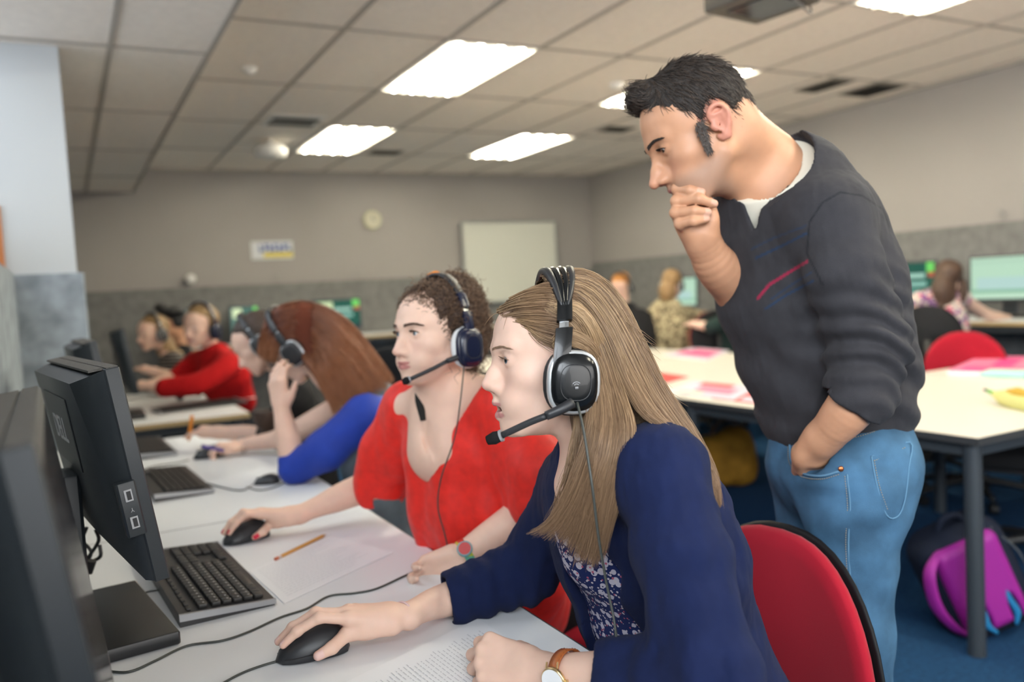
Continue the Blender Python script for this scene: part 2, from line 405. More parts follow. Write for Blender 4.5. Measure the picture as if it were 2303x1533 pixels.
# wall benches carrying the far computers
BZ = .90
desk(.9, 6.05, 8.40, 9.15, BZ, 'long bench along the far wall with computers', edge=m_wood, group='wall benches')
desk(5.35, 6.08, 1.0, 8.38, BZ, 'long bench along the right wall with computers', edge=m_wood, group='wall benches')

# ------------------------------------------------------------------ monitors
m_mon = mat('monitor_shell', (.020, .026, .032), .45, bump=(900, .15, .0005))
m_mtop = mat('dusty_monitor_top', (.075, .072, .068), .7, noise=(300, .35))
m_silver = mat('silver_plastic', (.38, .39, .41), .35, .4)
m_screen = mat('dark_screen', (.006, .007, .009), .15)
def text_obj(body, size, m, parent, mw, depth=.0006, name='lettering'):
    cu = bpy.data.curves.new(name, 'FONT'); cu.body = body; cu.size = size; cu.extrude = depth; cu.align_x = 'CENTER'; cu.align_y = 'CENTER'
    o = bpy.data.objects.new('tmp', cu); COL.objects.link(o)
    dg = bpy.context.evaluated_depsgraph_get(); me = bpy.data.meshes.new_from_object(o.evaluated_get(dg)); me.materials.clear(); me.materials.append(m)
    n = bpy.data.objects.new(name, me); COL.objects.link(n); n.parent = parent; n.matrix_basis = mw
    bpy.data.objects.remove(o); return n
def desk_monitor(lab, wd=.50, ht=.335, tilt=R(8), zc=1.035, detail=True, emit=None, group=None, base=True, zb=DZ):
    """faces local +X; screen at x=0, shell behind; width along Y"""
    t = thing('monitor', lab, 'computer monitor', (0, 0, 0), 0, group)
    T = Matrix.Translation((0, 0, zc)) @ Matrix.Rotation(-tilt, 4, 'Y')
    hw, hh = wd/2, ht/2
    b = MB(); b.box((-.010, 0, 0), (.022, wd, ht), bev=.002)
    b.obj('bezel', m_mon, t, mw=T)
    b2 = MB()
    # rear shell: three stepped rings, the flat back narrows towards the bottom
    def rg(x, yt, yb, zt, zb_): return [(x, -yt, zt), (x, yt, zt), (x, yb, zb_), (x, -yb, zb_)]
    b2.rings([rg(-.0205, hw-.003, hw-.003, hh-.002, -hh+.002), rg(-.032, hw-.008, hw-.010, hh-.004, -hh+.006), rg(-.066, hw-.03, hw-.14, hh-.012, -hh+.07)], (True, True))
    b2.obj('rear_shell', m_mon, t, mw=T)
    MB().box((-.030, 0, hh+.0005), (.020, wd-.03, .0035)).box((-.009, 0, hh+.0005), (.016, wd-.006, .0025)).obj('dusty_top', m_mtop, t, mw=T)
    if detail:
        MB().box((.0012, 0, .004), (.001, wd-.034, ht-.045)).obj('screen', emit or m_screen, t, mw=T)
        MB().box((-.0672, 0, .065), (.002, .26, .12), bev=.001).obj('logo_plate', mat('logo_plate', (.018, .022, .026), .5), t, mw=T)
        text_obj('DELL', .060, m_silver, t, T @ Matrix.Translation((-.0685, 0, .065)) @ Matrix.Rotation(R(-90), 4, 'Z') @ Matrix.Rotation(R(90), 4, 'X'))
        v = MB()
        for k in range(16): v.box((-.034, -hw+.035+.0, hh-.05-k*.007), (.016, .02, .0028))
        v.obj('vent_slot', m_black, t, mw=T)
    else:
        MB().box((.0012, 0, .004), (.001, wd-.03, ht-.04)).obj('screen', emit or m_screen, t, mw=T)
    if base:
        n = MB(); n.box((-.075, 0, (zc-.02+zb)/2), (.03, .10, zc-.02-zb), bev=.006).obj('stand_neck', m_mon, t)
        MB().box((-.035, 0, zb+.012), (.17, .34, .022), bev=.003).obj('base_plate', m_black, t)
    return t
mon2 = desk_monitor('black monitor with a side USB port block, seen from behind')
p_t, p_b = Yp(204, 815, 1.385), Yp(340, 1300, 1.37)
mon2.location = (.075-.02, 1.625, 0); mon2.rotation_euler = (0, 0, R(7.5))
_T = Matrix.Translation((0, 0, 1.035)) @ Matrix.Rotation(-R(8), 4, 'Y')
MB().box((-.030, -.246, -.045), (.028, .022, .085), bev=.003).obj('usb_block', m_mon, mon2, mw=_T)
for k in (-.02, .022): MB().box((-.030, -.2576, -.045+k), (.011, .002, .018)).obj('usb_port', m_silver, mon2, mw=_T)
text_obj('Y', .009, m_silver, mon2, _T @ Matrix.Translation((-.0295, -.2578, -.0455)) @ Matrix.Rotation(R(90), 4, 'X') @ Matrix.Rotation(R(180), 4, 'Z'), name='usb_mark')
for k in (-.02, .022): MB().box((-.0295, -.2588, -.045+k), (.006, .001, .013)).obj('usb_slot', m_black, mon2, mw=_T)
mon1 = desk_monitor('dark monitor at the bottom left, nearest the camera')
mon1.location = (-.005, .855, 0); mon1.rotation_euler = (0, 0, R(1))
mon3 = desk_monitor('black monitor mostly hidden behind the one with USB ports')
mon3.location = (.085, 2.98, 0); mon3.rotation_euler = (0, 0, R(3))
mon4 = desk_monitor('black monitor on the pale desk in front of the man in red')
mon4.location = (.28, 4.85, 0); mon4.rotation_euler = (0, 0, R(-1))
# cables hanging behind the USB monitor
cb = MB()
for pts in ([(195, 1185), (186, 1215), (205, 1240), (192, 1270)], [(215, 1190), (222, 1215), (200, 1250), (186, 1262)], [(224, 1225), (226, 1250), (208, 1262)]):
    cb.tube([D(x, y, 1.62) for x, y in pts], .0035)
a_, b_ = D(205, 1260, 1.60), D(198, 1288, 1.60); cb.cyl(a_, b_, .010, .008)
o = cb.obj('video_cable', m_black); tag(o, 'black video cables hanging under the monitor with USB ports', 'cable')

# ------------------------------------------------------------------ keyboards
m_key = mat('keycap', (.022, .021, .021), .45); m_kb = mat('keyboard_case', (.030, .030, .032), .4); m_kglass = mat('keyboard_display', (.06, .065, .075), .2)
def keyboard(lab, keys=True):
    """long axis local Y (left end towards -Y), user side +X"""
    t = thing('keyboard', lab, 'keyboard', (0, 0, 0), 0, 'computer keyboards on the desks')
    L, W_ = .46, .165
    zt = lambda x: .024-.010*(x+W_/2)/W_
    def prof(y): return [(-W_/2, y, 0), (W_/2, y, 0), (W_/2, y, .012), (-W_/2, y, .023)]
    MB().rings([prof(-L/2), prof(L/2)]).obj('case', m_kb, t)
    for ya in (-L/2-.006, L/2): MB().rings([[(-W_/2-.001, y, .012), (W_/2+.001, y, .004), (W_/2+.001, y, .013), (-W_/2-.001, y, .0245)] for y in (ya, ya+.006)]).obj('end_trim', m_silver, t)
    MB().box((-.063, .150, .0262), (.022, .05, .002)).obj('display', m_kglass, t)
    MB().box((-.049, .150, .0265), (.003, .048, .002)).obj('display_trim', m_silver, t)
    pit = .0187
    sl = math.atan2(.011, W_); rm = Matrix.Rotation(sl, 3, 'Y')
    if keys:
        rows = [(-.040, 0)]+[(-.017+i*pit, 0) for i in range(5)]
        kk = MB(); cnt = 0
        def key(x, y, w, h=pit-.0025):
            MB().box((x, y, zt(x)-.0005+.003), (h, w-.0025, .008), rot=rm, bev=.0018).obj('keycap', m_key, t)
        # block of function keys and the number pad are drawn as individual caps; up to 100 parts
        y0 = -L/2+.012
        for r_i, (x, _) in enumerate(rows):
            if r_i == 5:
                y = y0
                for w_ in (.024, .02, .024): key(x, y+w_/2, w_); y += w_
                key(x, y+.052, .104); y += .104
                for w_ in (.022, .022, .02, .024): key(x, y+w_/2, w_); y += w_
            else:
                for k in range(15): key(x, y0+(k+.5)*pit+.0, pit)
        for r_i, (x, _) in enumerate(rows[1:]):
            if r_i in (0, 1, 4):
                for k in range(3): key(x, y0+.298+k*pit, pit)
        g = MB()
        for r_i, (x, _) in enumerate(rows[1:]):
            for k in range(4): g.box((x, y0+.362+k*pit, zt(x)+.0025), (pit-.0025, pit-.0025, .008), rot=rm, bev=.0018)
        o = g.obj('number_pad_key', m_key, t); o['kind'] = 'stuff'
        g = MB()
        for k in range(9): g.box((-.064, y0+.01+k*.026, zt(-.064)+.001), (.007, .018, .003), rot=rm, bev=.001)
        o = g.obj('media_button', m_key, t); o['kind'] = 'stuff'
        g = MB()
        for r_i in range(5):
            for k in range(14): g.box((rows[r_i+0][0]+.002, y0+(k+.45)*pit, zt(rows[r_i][0])+.0077), (.0028, .0022, .0004), rot=rm)
        o = g.obj('key_legend', mat('key_legend_white', (.55, .55, .56), .5), t); o['kind'] = 'stuff'
    else:
        g = MB()
        for i in range(6):
            for k in range(22): g.box((-.04+i*pit, -L/2+.02+k*.0192, zt(-.04+i*pit)+.0025), (pit-.004, .0155, .006), rot=rm)
        o = g.obj('keycaps', m_key, t); o['kind'] = 'stuff'
    return t
kb = keyboard('black keyboard with silver end trim beside the pencil')
c = (Zp(418, 1412, DZ+.01)+Zp(625, 1356, DZ+.01)+Zp(465, 1222, DZ+.01)+Zp(330, 1240, DZ+.01))/4
dirv = (Zp(465, 1222, DZ+.01)-Zp(625, 1356, DZ+.01)); ang = math.atan2(dirv[1], dirv[0])-math.pi/2
kb.location = (c[0], c[1], DZ); kb.rotation_euler = (0, 0, ang*.6)
kb2 = keyboard('black keyboard near the blue sleeved woman elbow', keys=False)
c = (Zp(330, 1130, DZ+.01)+Zp(460, 1106, DZ+.01)+Zp(432, 1048, DZ+.01)+Zp(322, 1055, DZ+.01))/4
kb2.location = (c[0], c[1], DZ); kb2.rotation_euler = (0, 0, R(3))
kb3 = dup(kb2, (.245, 3.63, DZ), R(2), 'black keyboard below the hand holding the orange pencil')
kb4 = dup(kb2, (.62, 4.93, DZ), R(-78), 'blurred black keyboard on the pale desk by the red jumper')
# ------------------------------------------------------------------ mice
m_mouse = mat('mouse_shell', (.028, .030, .034), .38); m_mside = mat('mouse_side', (.035, .037, .041), .5)
def computer_mouse(lab, loc, rz, far=False):
    t = thing('computer_mouse', lab, 'computer mouse', loc, rz)
    # long axis +X is the front (cable end)
    rs = []; n = 20
    for u_ in np.linspace(-1, 1, 15):
        x = u_*.058; k = math.sqrt(max(0, 1-abs(u_)**2.6)); wd = .031*(k**.8)*(1-.10*u_)+.001; h = (.0385*(1-.35*u_-.30*u_*u_))*(k**.55)+.001
        r_ = []
        for i in range(n):
            a = 2*math.pi*i/n; cx_, cz = math.cos(a), math.sin(a)
            yy = wd*math.copysign(abs(cx_)**.8, cx_); zz = (h*(abs(cz)**.9) if cz > 0 else -.001*abs(cz))
            r_.append((x, yy, zz+.002))
        rs.append(r_)
    MB().rings(rs).obj('shell', m_mouse, t, smooth=True)
    g = MB()
    for s in (-1, 1): g.tube([(-.046, s*.0245, .012), (0, s*.0318, .0125), (.035, s*.0272, .010), (.052, s*.014, .008)], .0007, n=5)
    g.tube([(.010, 0, .0395), (.035, 0, .0290), (.050, 0, .0185)], .0007, n=5)
    g.obj('seam', m_black, t)
    MB().cyl((.036, -.003, .0262), (.036, .003, .0262), .0065, n=14).obj('scroll_wheel', m_black, t)
    return t
def aim(p, q): return math.atan2(q[1]-p[1], q[0]-p[0])
pa, pb = Zp(640, 1468, DZ+.012), Zp(765, 1440, DZ+.012)
mo = (pa+pb)/2; mz = aim(pb, pa)
mouse1 = computer_mouse('black mouse under the right hand of the woman in navy', (mo[0], mo[1], DZ), mz)
pa2, pb2 = Zp(505, 1215, DZ+.012), Zp(600, 1190, DZ+.012); mo2 = (pa2+pb2)/2; mz2 = aim(pb2, pa2)
mouse2 = computer_mouse('black mouse under the hand with red nails', (mo2[0], mo2[1], DZ), mz2)
c = Zp(470, 1022, DZ+.01)
mouse3 = computer_mouse('black mouse beneath the hand holding the purple pen', (c[0], c[1], DZ), R(190))
c = Zp(600, 1080, DZ+.01)
mouse4 = computer_mouse('small black mouse near the blue sleeve elbow', (c[0], c[1], DZ), R(170)); mouse4.scale = (.7, .7, .7)
c = Zp(425, 895, DZ+.01)
tag(MB().tube([(-.06, 0, .012), (-.02, .02, .05), (.03, .01, .05), (.07, 0, .02)], [.02, .03, .03, .015]).obj('pencil_case', m_black, mw=Matrix.Translation((c[0], c[1], DZ))), 'lumpy black pencil case on the pale desk', 'pencil case')
# cables on the desks
m_cable = mat('mouse_cable', (.045, .050, .045), .45)
def cable(pts, r, lab, name='cable', z=DZ, m=m_cable, depth=None):
    P = [Zp(p[0], p[1], z+r+(p[2] if len(p) > 2 else 0)) for p in pts]
    return tag(MB().tube(P, r, n=8, sm=8).obj(name, m, smooth=True), lab, 'cable')
cable([(232, 1508), (290, 1510), (350, 1485), (420, 1452), (500, 1440), (560, 1420), (630, 1388), (690, 1368), (740, 1340), (800, 1333), (850, 1322), (920, 1290), (985, 1264), (1005, 1262), (1032, 1284)], .0021, 'thin grey cable crossing the desk in a long wave', 'headset_cable')
cable([(632, 1484), (590, 1496), (540, 1515), (480, 1548)], .0019, 'thin cable running from the nearest mouse to the bottom edge', 'mouse_cable')
cable([(205, 1385), (240, 1375), (285, 1358), (325, 1333), (358, 1326)], .0017, 'thin cable between the keyboard and the monitor base', 'keyboard_cable')
cable([(455, 1083), (500, 1096), (545, 1102), (580, 1085), (640, 1075)], .002, 'thin cable looping beside the small black mouse', 'mouse_cable')
cable([(555, 1095), (585, 1102), (620, 1094), (650, 1078)], .002, 'short loop of cable under the blue sleeve', 'mouse_cable')
cable([(290, 1072), (340, 1050), (400, 1040), (425, 1034)], .002, 'thin cable behind the second keyboard', 'mouse_cable')
# ------------------------------------------------------------------ papers
m_paper = mat('white_paper', (.84, .85, .87), .6); m_ink = mat('printed_ink', (.28, .29, .32), .7); m_inkd = mat('printed_ink_dark', (.60, .61, .64), .7)
def paper(lab, corners, rows, z=DZ, seed=0, m=m_paper, name='paper_sheet', curl=.0):
    """corners: four desk points in order: origin, +u end, far, +v end (pixels)"""
    P = [Zp(x, y, z) for x, y in corners]; c = sum(P)/4
    t = thing(name, lab, 'paper', (c[0], c[1], z))
    Q = [p-c for p in P]
    lift = lambda u_, v_: .0008+curl*(u_*(1-u_)*4*.0+max(0, v_-.7)**2*3)
    def at(u_, v_, h=0): p = Q[0]*(1-u_)*(1-v_)+Q[1]*u_*(1-v_)+Q[2]*u_*v_+Q[3]*(1-u_)*v_; return (p[0], p[1], lift(u_, v_)+h)
    n = 8; vs = [at(i/n, j/n, h) for h in (0, .0006) for i in range(n+1) for j in range(n+1)]; fs = []
    k = (n+1)**2
    for i in range(n):
        for j in range(n):
            a = i*(n+1)+j; fs += [(a, a+n+1, a+n+2, a+1), (k+a, k+a+1, k+a+n+2, k+a+n+1)]
    for i in range(n):
        for (p, q) in ((i, i+1), (n*(n+1)+i, n*(n+1)+i+1), (i*(n+1), (i+1)*(n+1)), (i*(n+1)+n, (i+1)*(n+1)+n)): fs.append((p, q, q+k, p+k))
    MB().add(vs, fs).obj('sheet', m, t)
    if rows:
        rr = random.Random(seed); g = MB()
        for (v0, u0, u1) in rows:
            u_ = u0
            while u_ < u1:
                w_ = rr.uniform(.015, .06); e_ = min(u1, u_+w_); hh = .0045
                g.add([at(u_, v0, .0009), at(e_, v0, .0009), at(e_, v0+hh, .0009), at(u_, v0+hh, .0009)], [(0, 1, 2, 3)]); u_ = e_+.012
        g.obj('printed_text', m_inkd, t)
    return t
rows = [(v, .08, random.uniform(.55, .92)) for v in np.arange(.08, .92, .024) if random.random() > .12]
# exercise sheet in front of the woman in navy: text lines run away from her
paper('printed exercise sheet under the forearms of the woman in navy', [(600, 1620), (1075, 1400-8), (1330, 1560), (850, 1900)], None)
A_ = bpy.context.scene.objects
sheetA = [o for o in bpy.data.objects if o.name.startswith('paper_sheet')][-1]
def text_rows(t, corners, z, rows, seed, m):
    P = [Zp(x, y, z) for x, y in corners]; c = sum(P)/4; Q = [p-c for p in P]; rr = random.Random(seed); g = MB()
    def at(u_, v_): p = Q[0]*(1-u_)*(1-v_)+Q[1]*u_*(1-v_)+Q[2]*u_*v_+Q[3]*(1-u_)*v_; return (p[0], p[1], .0020)
    for (v0, u0, u1, hh) in rows:
        u_ = u0
        while u_ < u1:
            w_ = rr.uniform(.012, .045); e_ = min(u1, u_+w_)
            g.add([at(u_, v0), at(e_, v0), at(e_, v0+hh), at(u_, v0+hh)], [(0, 1, 2, 3)]); u_ = e_+.010
    g.obj('printed_text', m, t)
ca = [(600, 1620), (1075, 1392), (1330, 1560), (850, 1900)]
# rows along v (towards her): build with swapped corners so lines run diagonally
sw = [ca[1], ca[2], ca[3], ca[0]]
text_rows(sheetA, sw, DZ, [(v, .10+random.uniform(0, .05), .10+random.choice([.12, .3, .55, .8]), .0042) for v in np.arange(.06, .94, .019)], 3, m_inkd)
cb_ = [(560, 1285), (745, 1205), (885, 1243), (640, 1358)]
paper('white sheet of handwriting under the yellow pencil', cb_, None, seed=4)
sheetB = [o for o in bpy.data.objects if o.name.startswith('paper_sheet')][-1]
text_rows(sheetB, cb_, DZ, [(v, .06, random.uniform(.6, .95), .006) for v in np.arange(.08, .9, .05)], 5, m_inkd)
cc = [(460, 1085), (630, 1040), (700, 1065), (560, 1100)]
paper('white sheet beside the blue sleeve elbow', cc, None)
cd = [(395, 985), (500, 970), (560, 1000), (400, 1020)]
paper('white sheet under the hand holding the orange pencil', cd, None)
ce = [(470, 880), (545, 868), (575, 895), (450, 905)]
paper('blurred white sheet on the pale desk in front of the red jumper', ce, None)
# pencil
m_pencil = mat('pencil_yellow', (.60, .33, .08), .4); m_eraser = mat('pencil_eraser', (.55, .16, .08), .6); m_ferr = mat('pencil_ferrule', (.62, .58, .55), .3, .5); m_lead = mat('pencil_wood_tip', (.50, .36, .22), .6)
a, b = Zp(619, 1257, DZ+.0045), Zp(733, 1201, DZ+.0045); d = b-a
t = thing('pencil', 'yellow wooden pencil with an orange eraser end on the desk', 'pencil', tuple((a+b)/2)); q = -(a+b)/2
MB().cyl(a+d*.10+q, a+d*.93+q, .0037, n=6).obj('barrel', m_pencil, t)
MB().cyl(a+d*.93+q, b+q, .0037, .0006, n=6).obj('tip', m_lead, t)
MB().cyl(a+d*.045+q, a+d*.10+q, .0038, n=12).obj('ferrule', m_ferr, t)
MB().cyl(a+q, a+d*.045+q, .0037, n=12).obj('eraser', m_eraser, t)
# ------------------------------------------------------------------ far computers (lit screens)
def screen_mat(name, cols, strength, blocks):
    m = bpy.data.materials.new(name); m.use_nodes = True; nt = m.node_tree; N = nt.nodes; L = nt.links; b = N['Principled BSDF']
    b.inputs['Base Color'].default_value = (.01, .01, .01, 1); b.inputs['Roughness'].default_value = .2
    tc = N.new('ShaderNodeTexCoord'); sp = N.new('ShaderNodeSeparateXYZ'); L.new(tc.outputs['Generated'], sp.inputs[0])
    last = (*cols, 1)
    for (u0, u1, v0, v1, c_) in blocks:
        f = None
        for (out, a_, op) in ((1, u0, 'GREATER_THAN'), (1, u1, 'LESS_THAN'), (2, v0, 'GREATER_THAN'), (2, v1, 'LESS_THAN')):
            mm = N.new('ShaderNodeMath'); mm.operation = op; L.new(sp.outputs[out], mm.inputs[0]); mm.inputs[1].default_value = a_
            if f is None: f = mm.outputs[0]
            else:
                k = N.new('ShaderNodeMath'); k.operation = 'MULTIPLY'; L.new(f, k.inputs[0]); L.new(mm.outputs[0], k.inputs[1]); f = k.outputs[0]
        x = N.new('ShaderNodeMix'); x.data_type = 'RGBA'; L.new(f, x.inputs[0])
        if isinstance(last, tuple): x.inputs[6].default_value = last
        else: L.new(last, x.inputs[6])
        x.inputs[7].default_value = (*c_, 1); last = x.outputs[2]
    if isinstance(last, tuple): b.inputs['Emission Color'].default_value = last
    else: L.new(last, b.inputs['Emission Color'])
    b.inputs['Emission Strength'].default_value = strength
    return m
# generated coords: y runs along width (+Y local), z up. Facing +X the viewer sees +Y at the left... blocks are (y0,y1,z0,z1)
s_green = screen_mat('green_desktop_screen', (.0, .085, .06), 1.0, [(.08, .42, .62, .95, (.62, .75, .42)), (.45, .82, .60, .72, (.35, .6, .5)), (.35, .85, .38, .50, (.25, .5, .42)), (.40, .75, .22, .30, (.1, .35, .28)), (.85, 1, .75, 1, (.15, .65, .12)), (.88, 1, .62, .74, (.5, .1, .05)), (0, 1, 0, .06, (.0, .02, .05))])
s_pale = screen_mat('pale_green_screen', (.44, .66, .50), 1.0, [(0, 1, .86, .93, (.40, .60, .46)), (.1, .85, .22, .52, (.42, .62, .58)), (0, 1, 0, .12, (.50, .72, .55)), (0, 1, .14, .22, (.22, .45, .30))])
def far_monitor(lab, x, y, rz, w_, h_, z, m, zb=BZ):
    t = desk_monitor(lab, wd=w_, ht=h_, tilt=R(2), zc=z, detail=False, emit=m, zb=zb, group='lit computer screens along the walls'); t.location = (x, y, 0); t.rotation_euler = (0, 0, rz); return t
far_monitor('lit green computer screen between the redhead and the curly haired woman', 2.59, 8.9, R(-90), .54, .33, 1.135, s_green)
far_monitor('lit green computer screen beside the man in the red jumper', 1.10, 8.9, R(-90), .5, .33, 1.12, s_green)
far_monitor('narrow lit screen right of the man in the red jumper', 1.62, 8.9, R(-90), .3, .33, 1.12, s_green)
far_monitor('pale green lit screen behind the woman in leopard print', 5.55, 6.75, R(180), .50, .31, 1.17, s_pale)
far_monitor('green lit screen beside the ginger haired person', 5.35, 7.75, R(180), .5, .33, 1.15, s_green)
far_monitor('green lit screen right of the standing man elbow', 5.78, 4.30, R(180), .46, .33, 1.17, s_green)
far_monitor('large pale lit screen in front of the woman in the floral top', 5.78, 3.56, R(180), .50, .33, 1.175, s_pale)
# ------------------------------------------------------------------ sculpting with distance fields
class Vol:
    """smooth union of simple shapes on a grid, turned into one continuous surface"""
    def __init__(s, h=.003): s.p = []; s.h = h
    def _add(s, kind, lo, hi, fn, k, mode='add'):
        s.p.append((np.array(lo, float), np.array(hi, float), fn, k, mode)); return s
    def cap(s, a, b, ra, rb=None, k=.01, mode='add', sq=None):
        """tapered capsule; sq=(axis, factor) makes its section elliptical (factor>1: wider along axis)"""
        rb = ra if rb is None else rb; a = np.array(a, float); b = np.array(b, float); m = max(ra, rb)*(max(1, sq[1]) if sq else 1)
        d = b-a; L2 = max(d@d, 1e-12)
        if sq: n_ = nrm(np.array(sq[0], float)-d*(np.dot(sq[0], d)/L2)); f = sq[1]
        def fn(P):
            q = P-a; t = np.clip((q@d)/L2, 0, 1); w_ = q-t[:, None]*d
            if sq:
                c = w_@n_; w_ = w_-(c*(1-1/f))[:, None]*n_
            return np.sqrt((w_*w_).sum(1))-(ra+(rb-ra)*t)
        return s._add('c', np.minimum(a, b)-m, np.maximum(a, b)+m, fn, k, mode)
    def chain(s, pts, rad, k=.008, mode='add', sq=None, sm=5):
        """one smooth tapering limb through the points"""
        P = np.array(pts, float); rr = list(rad) if hasattr(rad, '__len__') else [rad]*len(P)
        if len(P) < 2: return s
        if sm and len(P) > 2:
            t0 = np.linspace(0, len(P)-1, (len(P)-1)*sm+1); Q = spline(P, sm); rr = spline(np.array(rr)[:, None]*np.ones((1, 3)), sm)[:, 0]; P = Q
        m = max(rr)*(max(1, sq[1]) if sq else 1); segs = []
        for i in range(len(P)-1):
            a, b = P[i], P[i+1]; d = b-a; L2 = max(d@d, 1e-12); n_ = nrm(np.array(sq[0], float)-d*(np.dot(sq[0], d)/L2)) if sq else None
            segs.append((a, d, L2, rr[i], rr[i+1], n_))
        f = sq[1] if sq else 1.0
        def fn(X):
            o = None
            for a, d, L2, ra, rb, n_ in segs:
                q = X-a; t = np.clip((q@d)/L2, 0, 1); w_ = q-t[:, None]*d
                if n_ is not None: c = w_@n_; w_ = w_-(c*(1-1/f))[:, None]*n_
                e = np.sqrt((w_*w_).sum(1))-(ra+(rb-ra)*t); o = e if o is None else np.minimum(o, e)
            return o
        return s._add('l', P.min(0)-m, P.max(0)+m, fn, k, mode)
    def ell(s, c, r, rot=None, k=.01, mode='add'):
        c = np.array(c, float); r = np.array(r, float)
        A = np.eye(3) if rot is None else np.array(rot, float)   # rows: local axes
        ext = np.sqrt(((A.T*r)**2).sum(1))
        rm = r.min()
        def fn(P):
            q = (P-c)@A.T; k0 = np.sqrt(((q/r)**2).sum(1)); k1 = np.sqrt(((q/(r*r))**2).sum(1))+1e-9
            return k0*(k0-1)/k1
        return s._add('e', c-ext, c+ext, fn, k, mode)
    def rbox(s, c, hs, rad, rot=None, k=.005, mode='add'):
        c = np.array(c, float); hs = np.array(hs, float); A = np.eye(3) if rot is None else np.array(rot, float)
        ext = np.abs(A.T)@hs
        def fn(P):
            q = np.abs((P-c)@A.T)-(hs-rad); return np.sqrt((np.maximum(q, 0)**2).sum(1))+np.minimum(q.max(1), 0)-rad
        return s._add('b', c-ext, c+ext, fn, k, mode)
    def custom(s, lo, hi, fn, k=.005, mode='add'): return s._add('f', lo, hi, fn, k, mode)
    def build(s, warp=None, smooth=1):
        h = s.h; adds = [p for p in s.p if p[4] == 'add']
        lo = np.min([p[0] for p in adds], 0)-4*h-.01; hi = np.max([p[1] for p in adds], 0)+4*h+.01
        n = np.ceil((hi-lo)/h).astype(int)+1; F = np.full(n, .08, np.float32)
        for (a, b, fn, k, mode) in s.p:
            pad = k+3*h+.012
            i0 = np.clip(np.floor((a-pad-lo)/h).astype(int), 0, n-1); i1 = np.clip(np.ceil((b+pad-lo)/h).astype(int)+1, 1, n)
            if (i1 <= i0).any(): continue
            g = np.stack(np.meshgrid(*[lo[q]+h*np.arange(i0[q], i1[q]) for q in range(3)], indexing='ij'), -1).reshape(-1, 3)
            sub = F[i0[0]:i1[0], i0[1]:i1[1], i0[2]:i1[2]]
            d = fn(g).reshape(sub.shape).astype(np.float32)
            if mode == 'add':
                e = np.maximum(k-np.abs(sub-d), 0)/max(k, 1e-6); sub[...] = np.minimum(sub, d)-e*e*k*.25
            elif mode == 'sub':
                d = -d; e = np.maximum(k-np.abs(sub-d), 0)/max(k, 1e-6); sub[...] = np.maximum(sub, d)+e*e*k*.25
            elif mode == 'int': sub[...] = np.maximum(sub, d)
            elif mode == 'off': sub[...] = sub+d          # field offset (folds)
        v, q = surfnet(F, lo, h)
        v = relax(v, q, smooth)
        if warp: v = warp(v)
        return v, q
def surfnet(F, lo, h):
    S = F < 0; c = [S[i:S.shape[0]-1+i, j:S.shape[1]-1+j, k:S.shape[2]-1+k] for i in (0, 1) for j in (0, 1) for k in (0, 1)]
    cnt = sum(x.astype(np.int8) for x in c); act = (cnt > 0) & (cnt < 8); I = np.argwhere(act); N = len(I)
    idx = np.full(act.shape, -1, np.int32); idx[act] = np.arange(N)
    off = np.array([(i, j, k) for i in (0, 1) for j in (0, 1) for k in (0, 1)])
    val = np.stack([F[I[:, 0]+o[0], I[:, 1]+o[1], I[:, 2]+o[2]] for o in off], 1).astype(np.float64)
    pos = np.zeros((N, 3)); num = np.zeros(N)
    for a in range(8):
        for b in range(a+1, 8):
            if np.abs(off[a]-off[b]).sum() != 1: continue
            m = (val[:, a] < 0) != (val[:, b] < 0); t = val[m, a]/(val[m, a]-val[m, b])
            pos[m] += off[a]+t[:, None]*(off[b]-off[a]); num[m] += 1
    v = lo+h*(I+pos/num[:, None]); quads = []
    for ax in range(3):
        u, w_ = (ax+1) % 3, (ax+2) % 3
        sl0 = [slice(None)]*3; sl1 = [slice(None)]*3; sl0[ax] = slice(0, -1); sl1[ax] = slice(1, None)
        A, B = S[tuple(sl0)], S[tuple(sl1)]; E = np.argwhere(A != B)
        E = E[(E[:, u] > 0) & (E[:, w_] > 0) & (E[:, u] < S.shape[u]-1) & (E[:, w_] < S.shape[w_]-1)]
        ins = A[E[:, 0], E[:, 1], E[:, 2]]
        def at(du, dw): q = E.copy(); q[:, u] += du; q[:, w_] += dw; return idx[q[:, 0], q[:, 1], q[:, 2]]
        Q = np.stack([at(-1, -1), at(0, -1), at(0, 0), at(-1, 0)], 1)
        Q[~ins] = Q[~ins][:, ::-1]; quads.append(Q)
    Q = np.concatenate(quads); Q = Q[(Q >= 0).all(1)]
    return v, Q
def relax(v, q, n):
    if not n: return v
    e = np.concatenate([q[:, [0, 1]], q[:, [1, 2]], q[:, [2, 3]], q[:, [3, 0]]]); a, b = e[:, 0], e[:, 1]; N = len(v)
    cnt = np.bincount(a, minlength=N)+np.bincount(b, minlength=N)
    for it in range(n):
        for lam in (.55, -.57):
            s_ = np.stack([np.bincount(a, v[b, i], N)+np.bincount(b, v[a, i], N) for i in range(3)], 1)/np.maximum(cnt, 1)[:, None]
            v = v+lam*(s_-v)
    return v
def normals(v, q):
    n = np.cross(v[q[:, 2]]-v[q[:, 0]], v[q[:, 3]]-v[q[:, 1]]); N = len(v)
    o = np.stack([sum(np.bincount(q[:, c], n[:, i], N) for c in range(4)) for i in range(3)], 1)
    return o/(np.linalg.norm(o, axis=1)[:, None]+1e-12)
def merge(parts):
    vs, qs, o = [], [], 0
    for v, q in parts: vs.append(v); qs.append(q+o); o += len(v)
    return np.concatenate(vs), np.concatenate(qs)
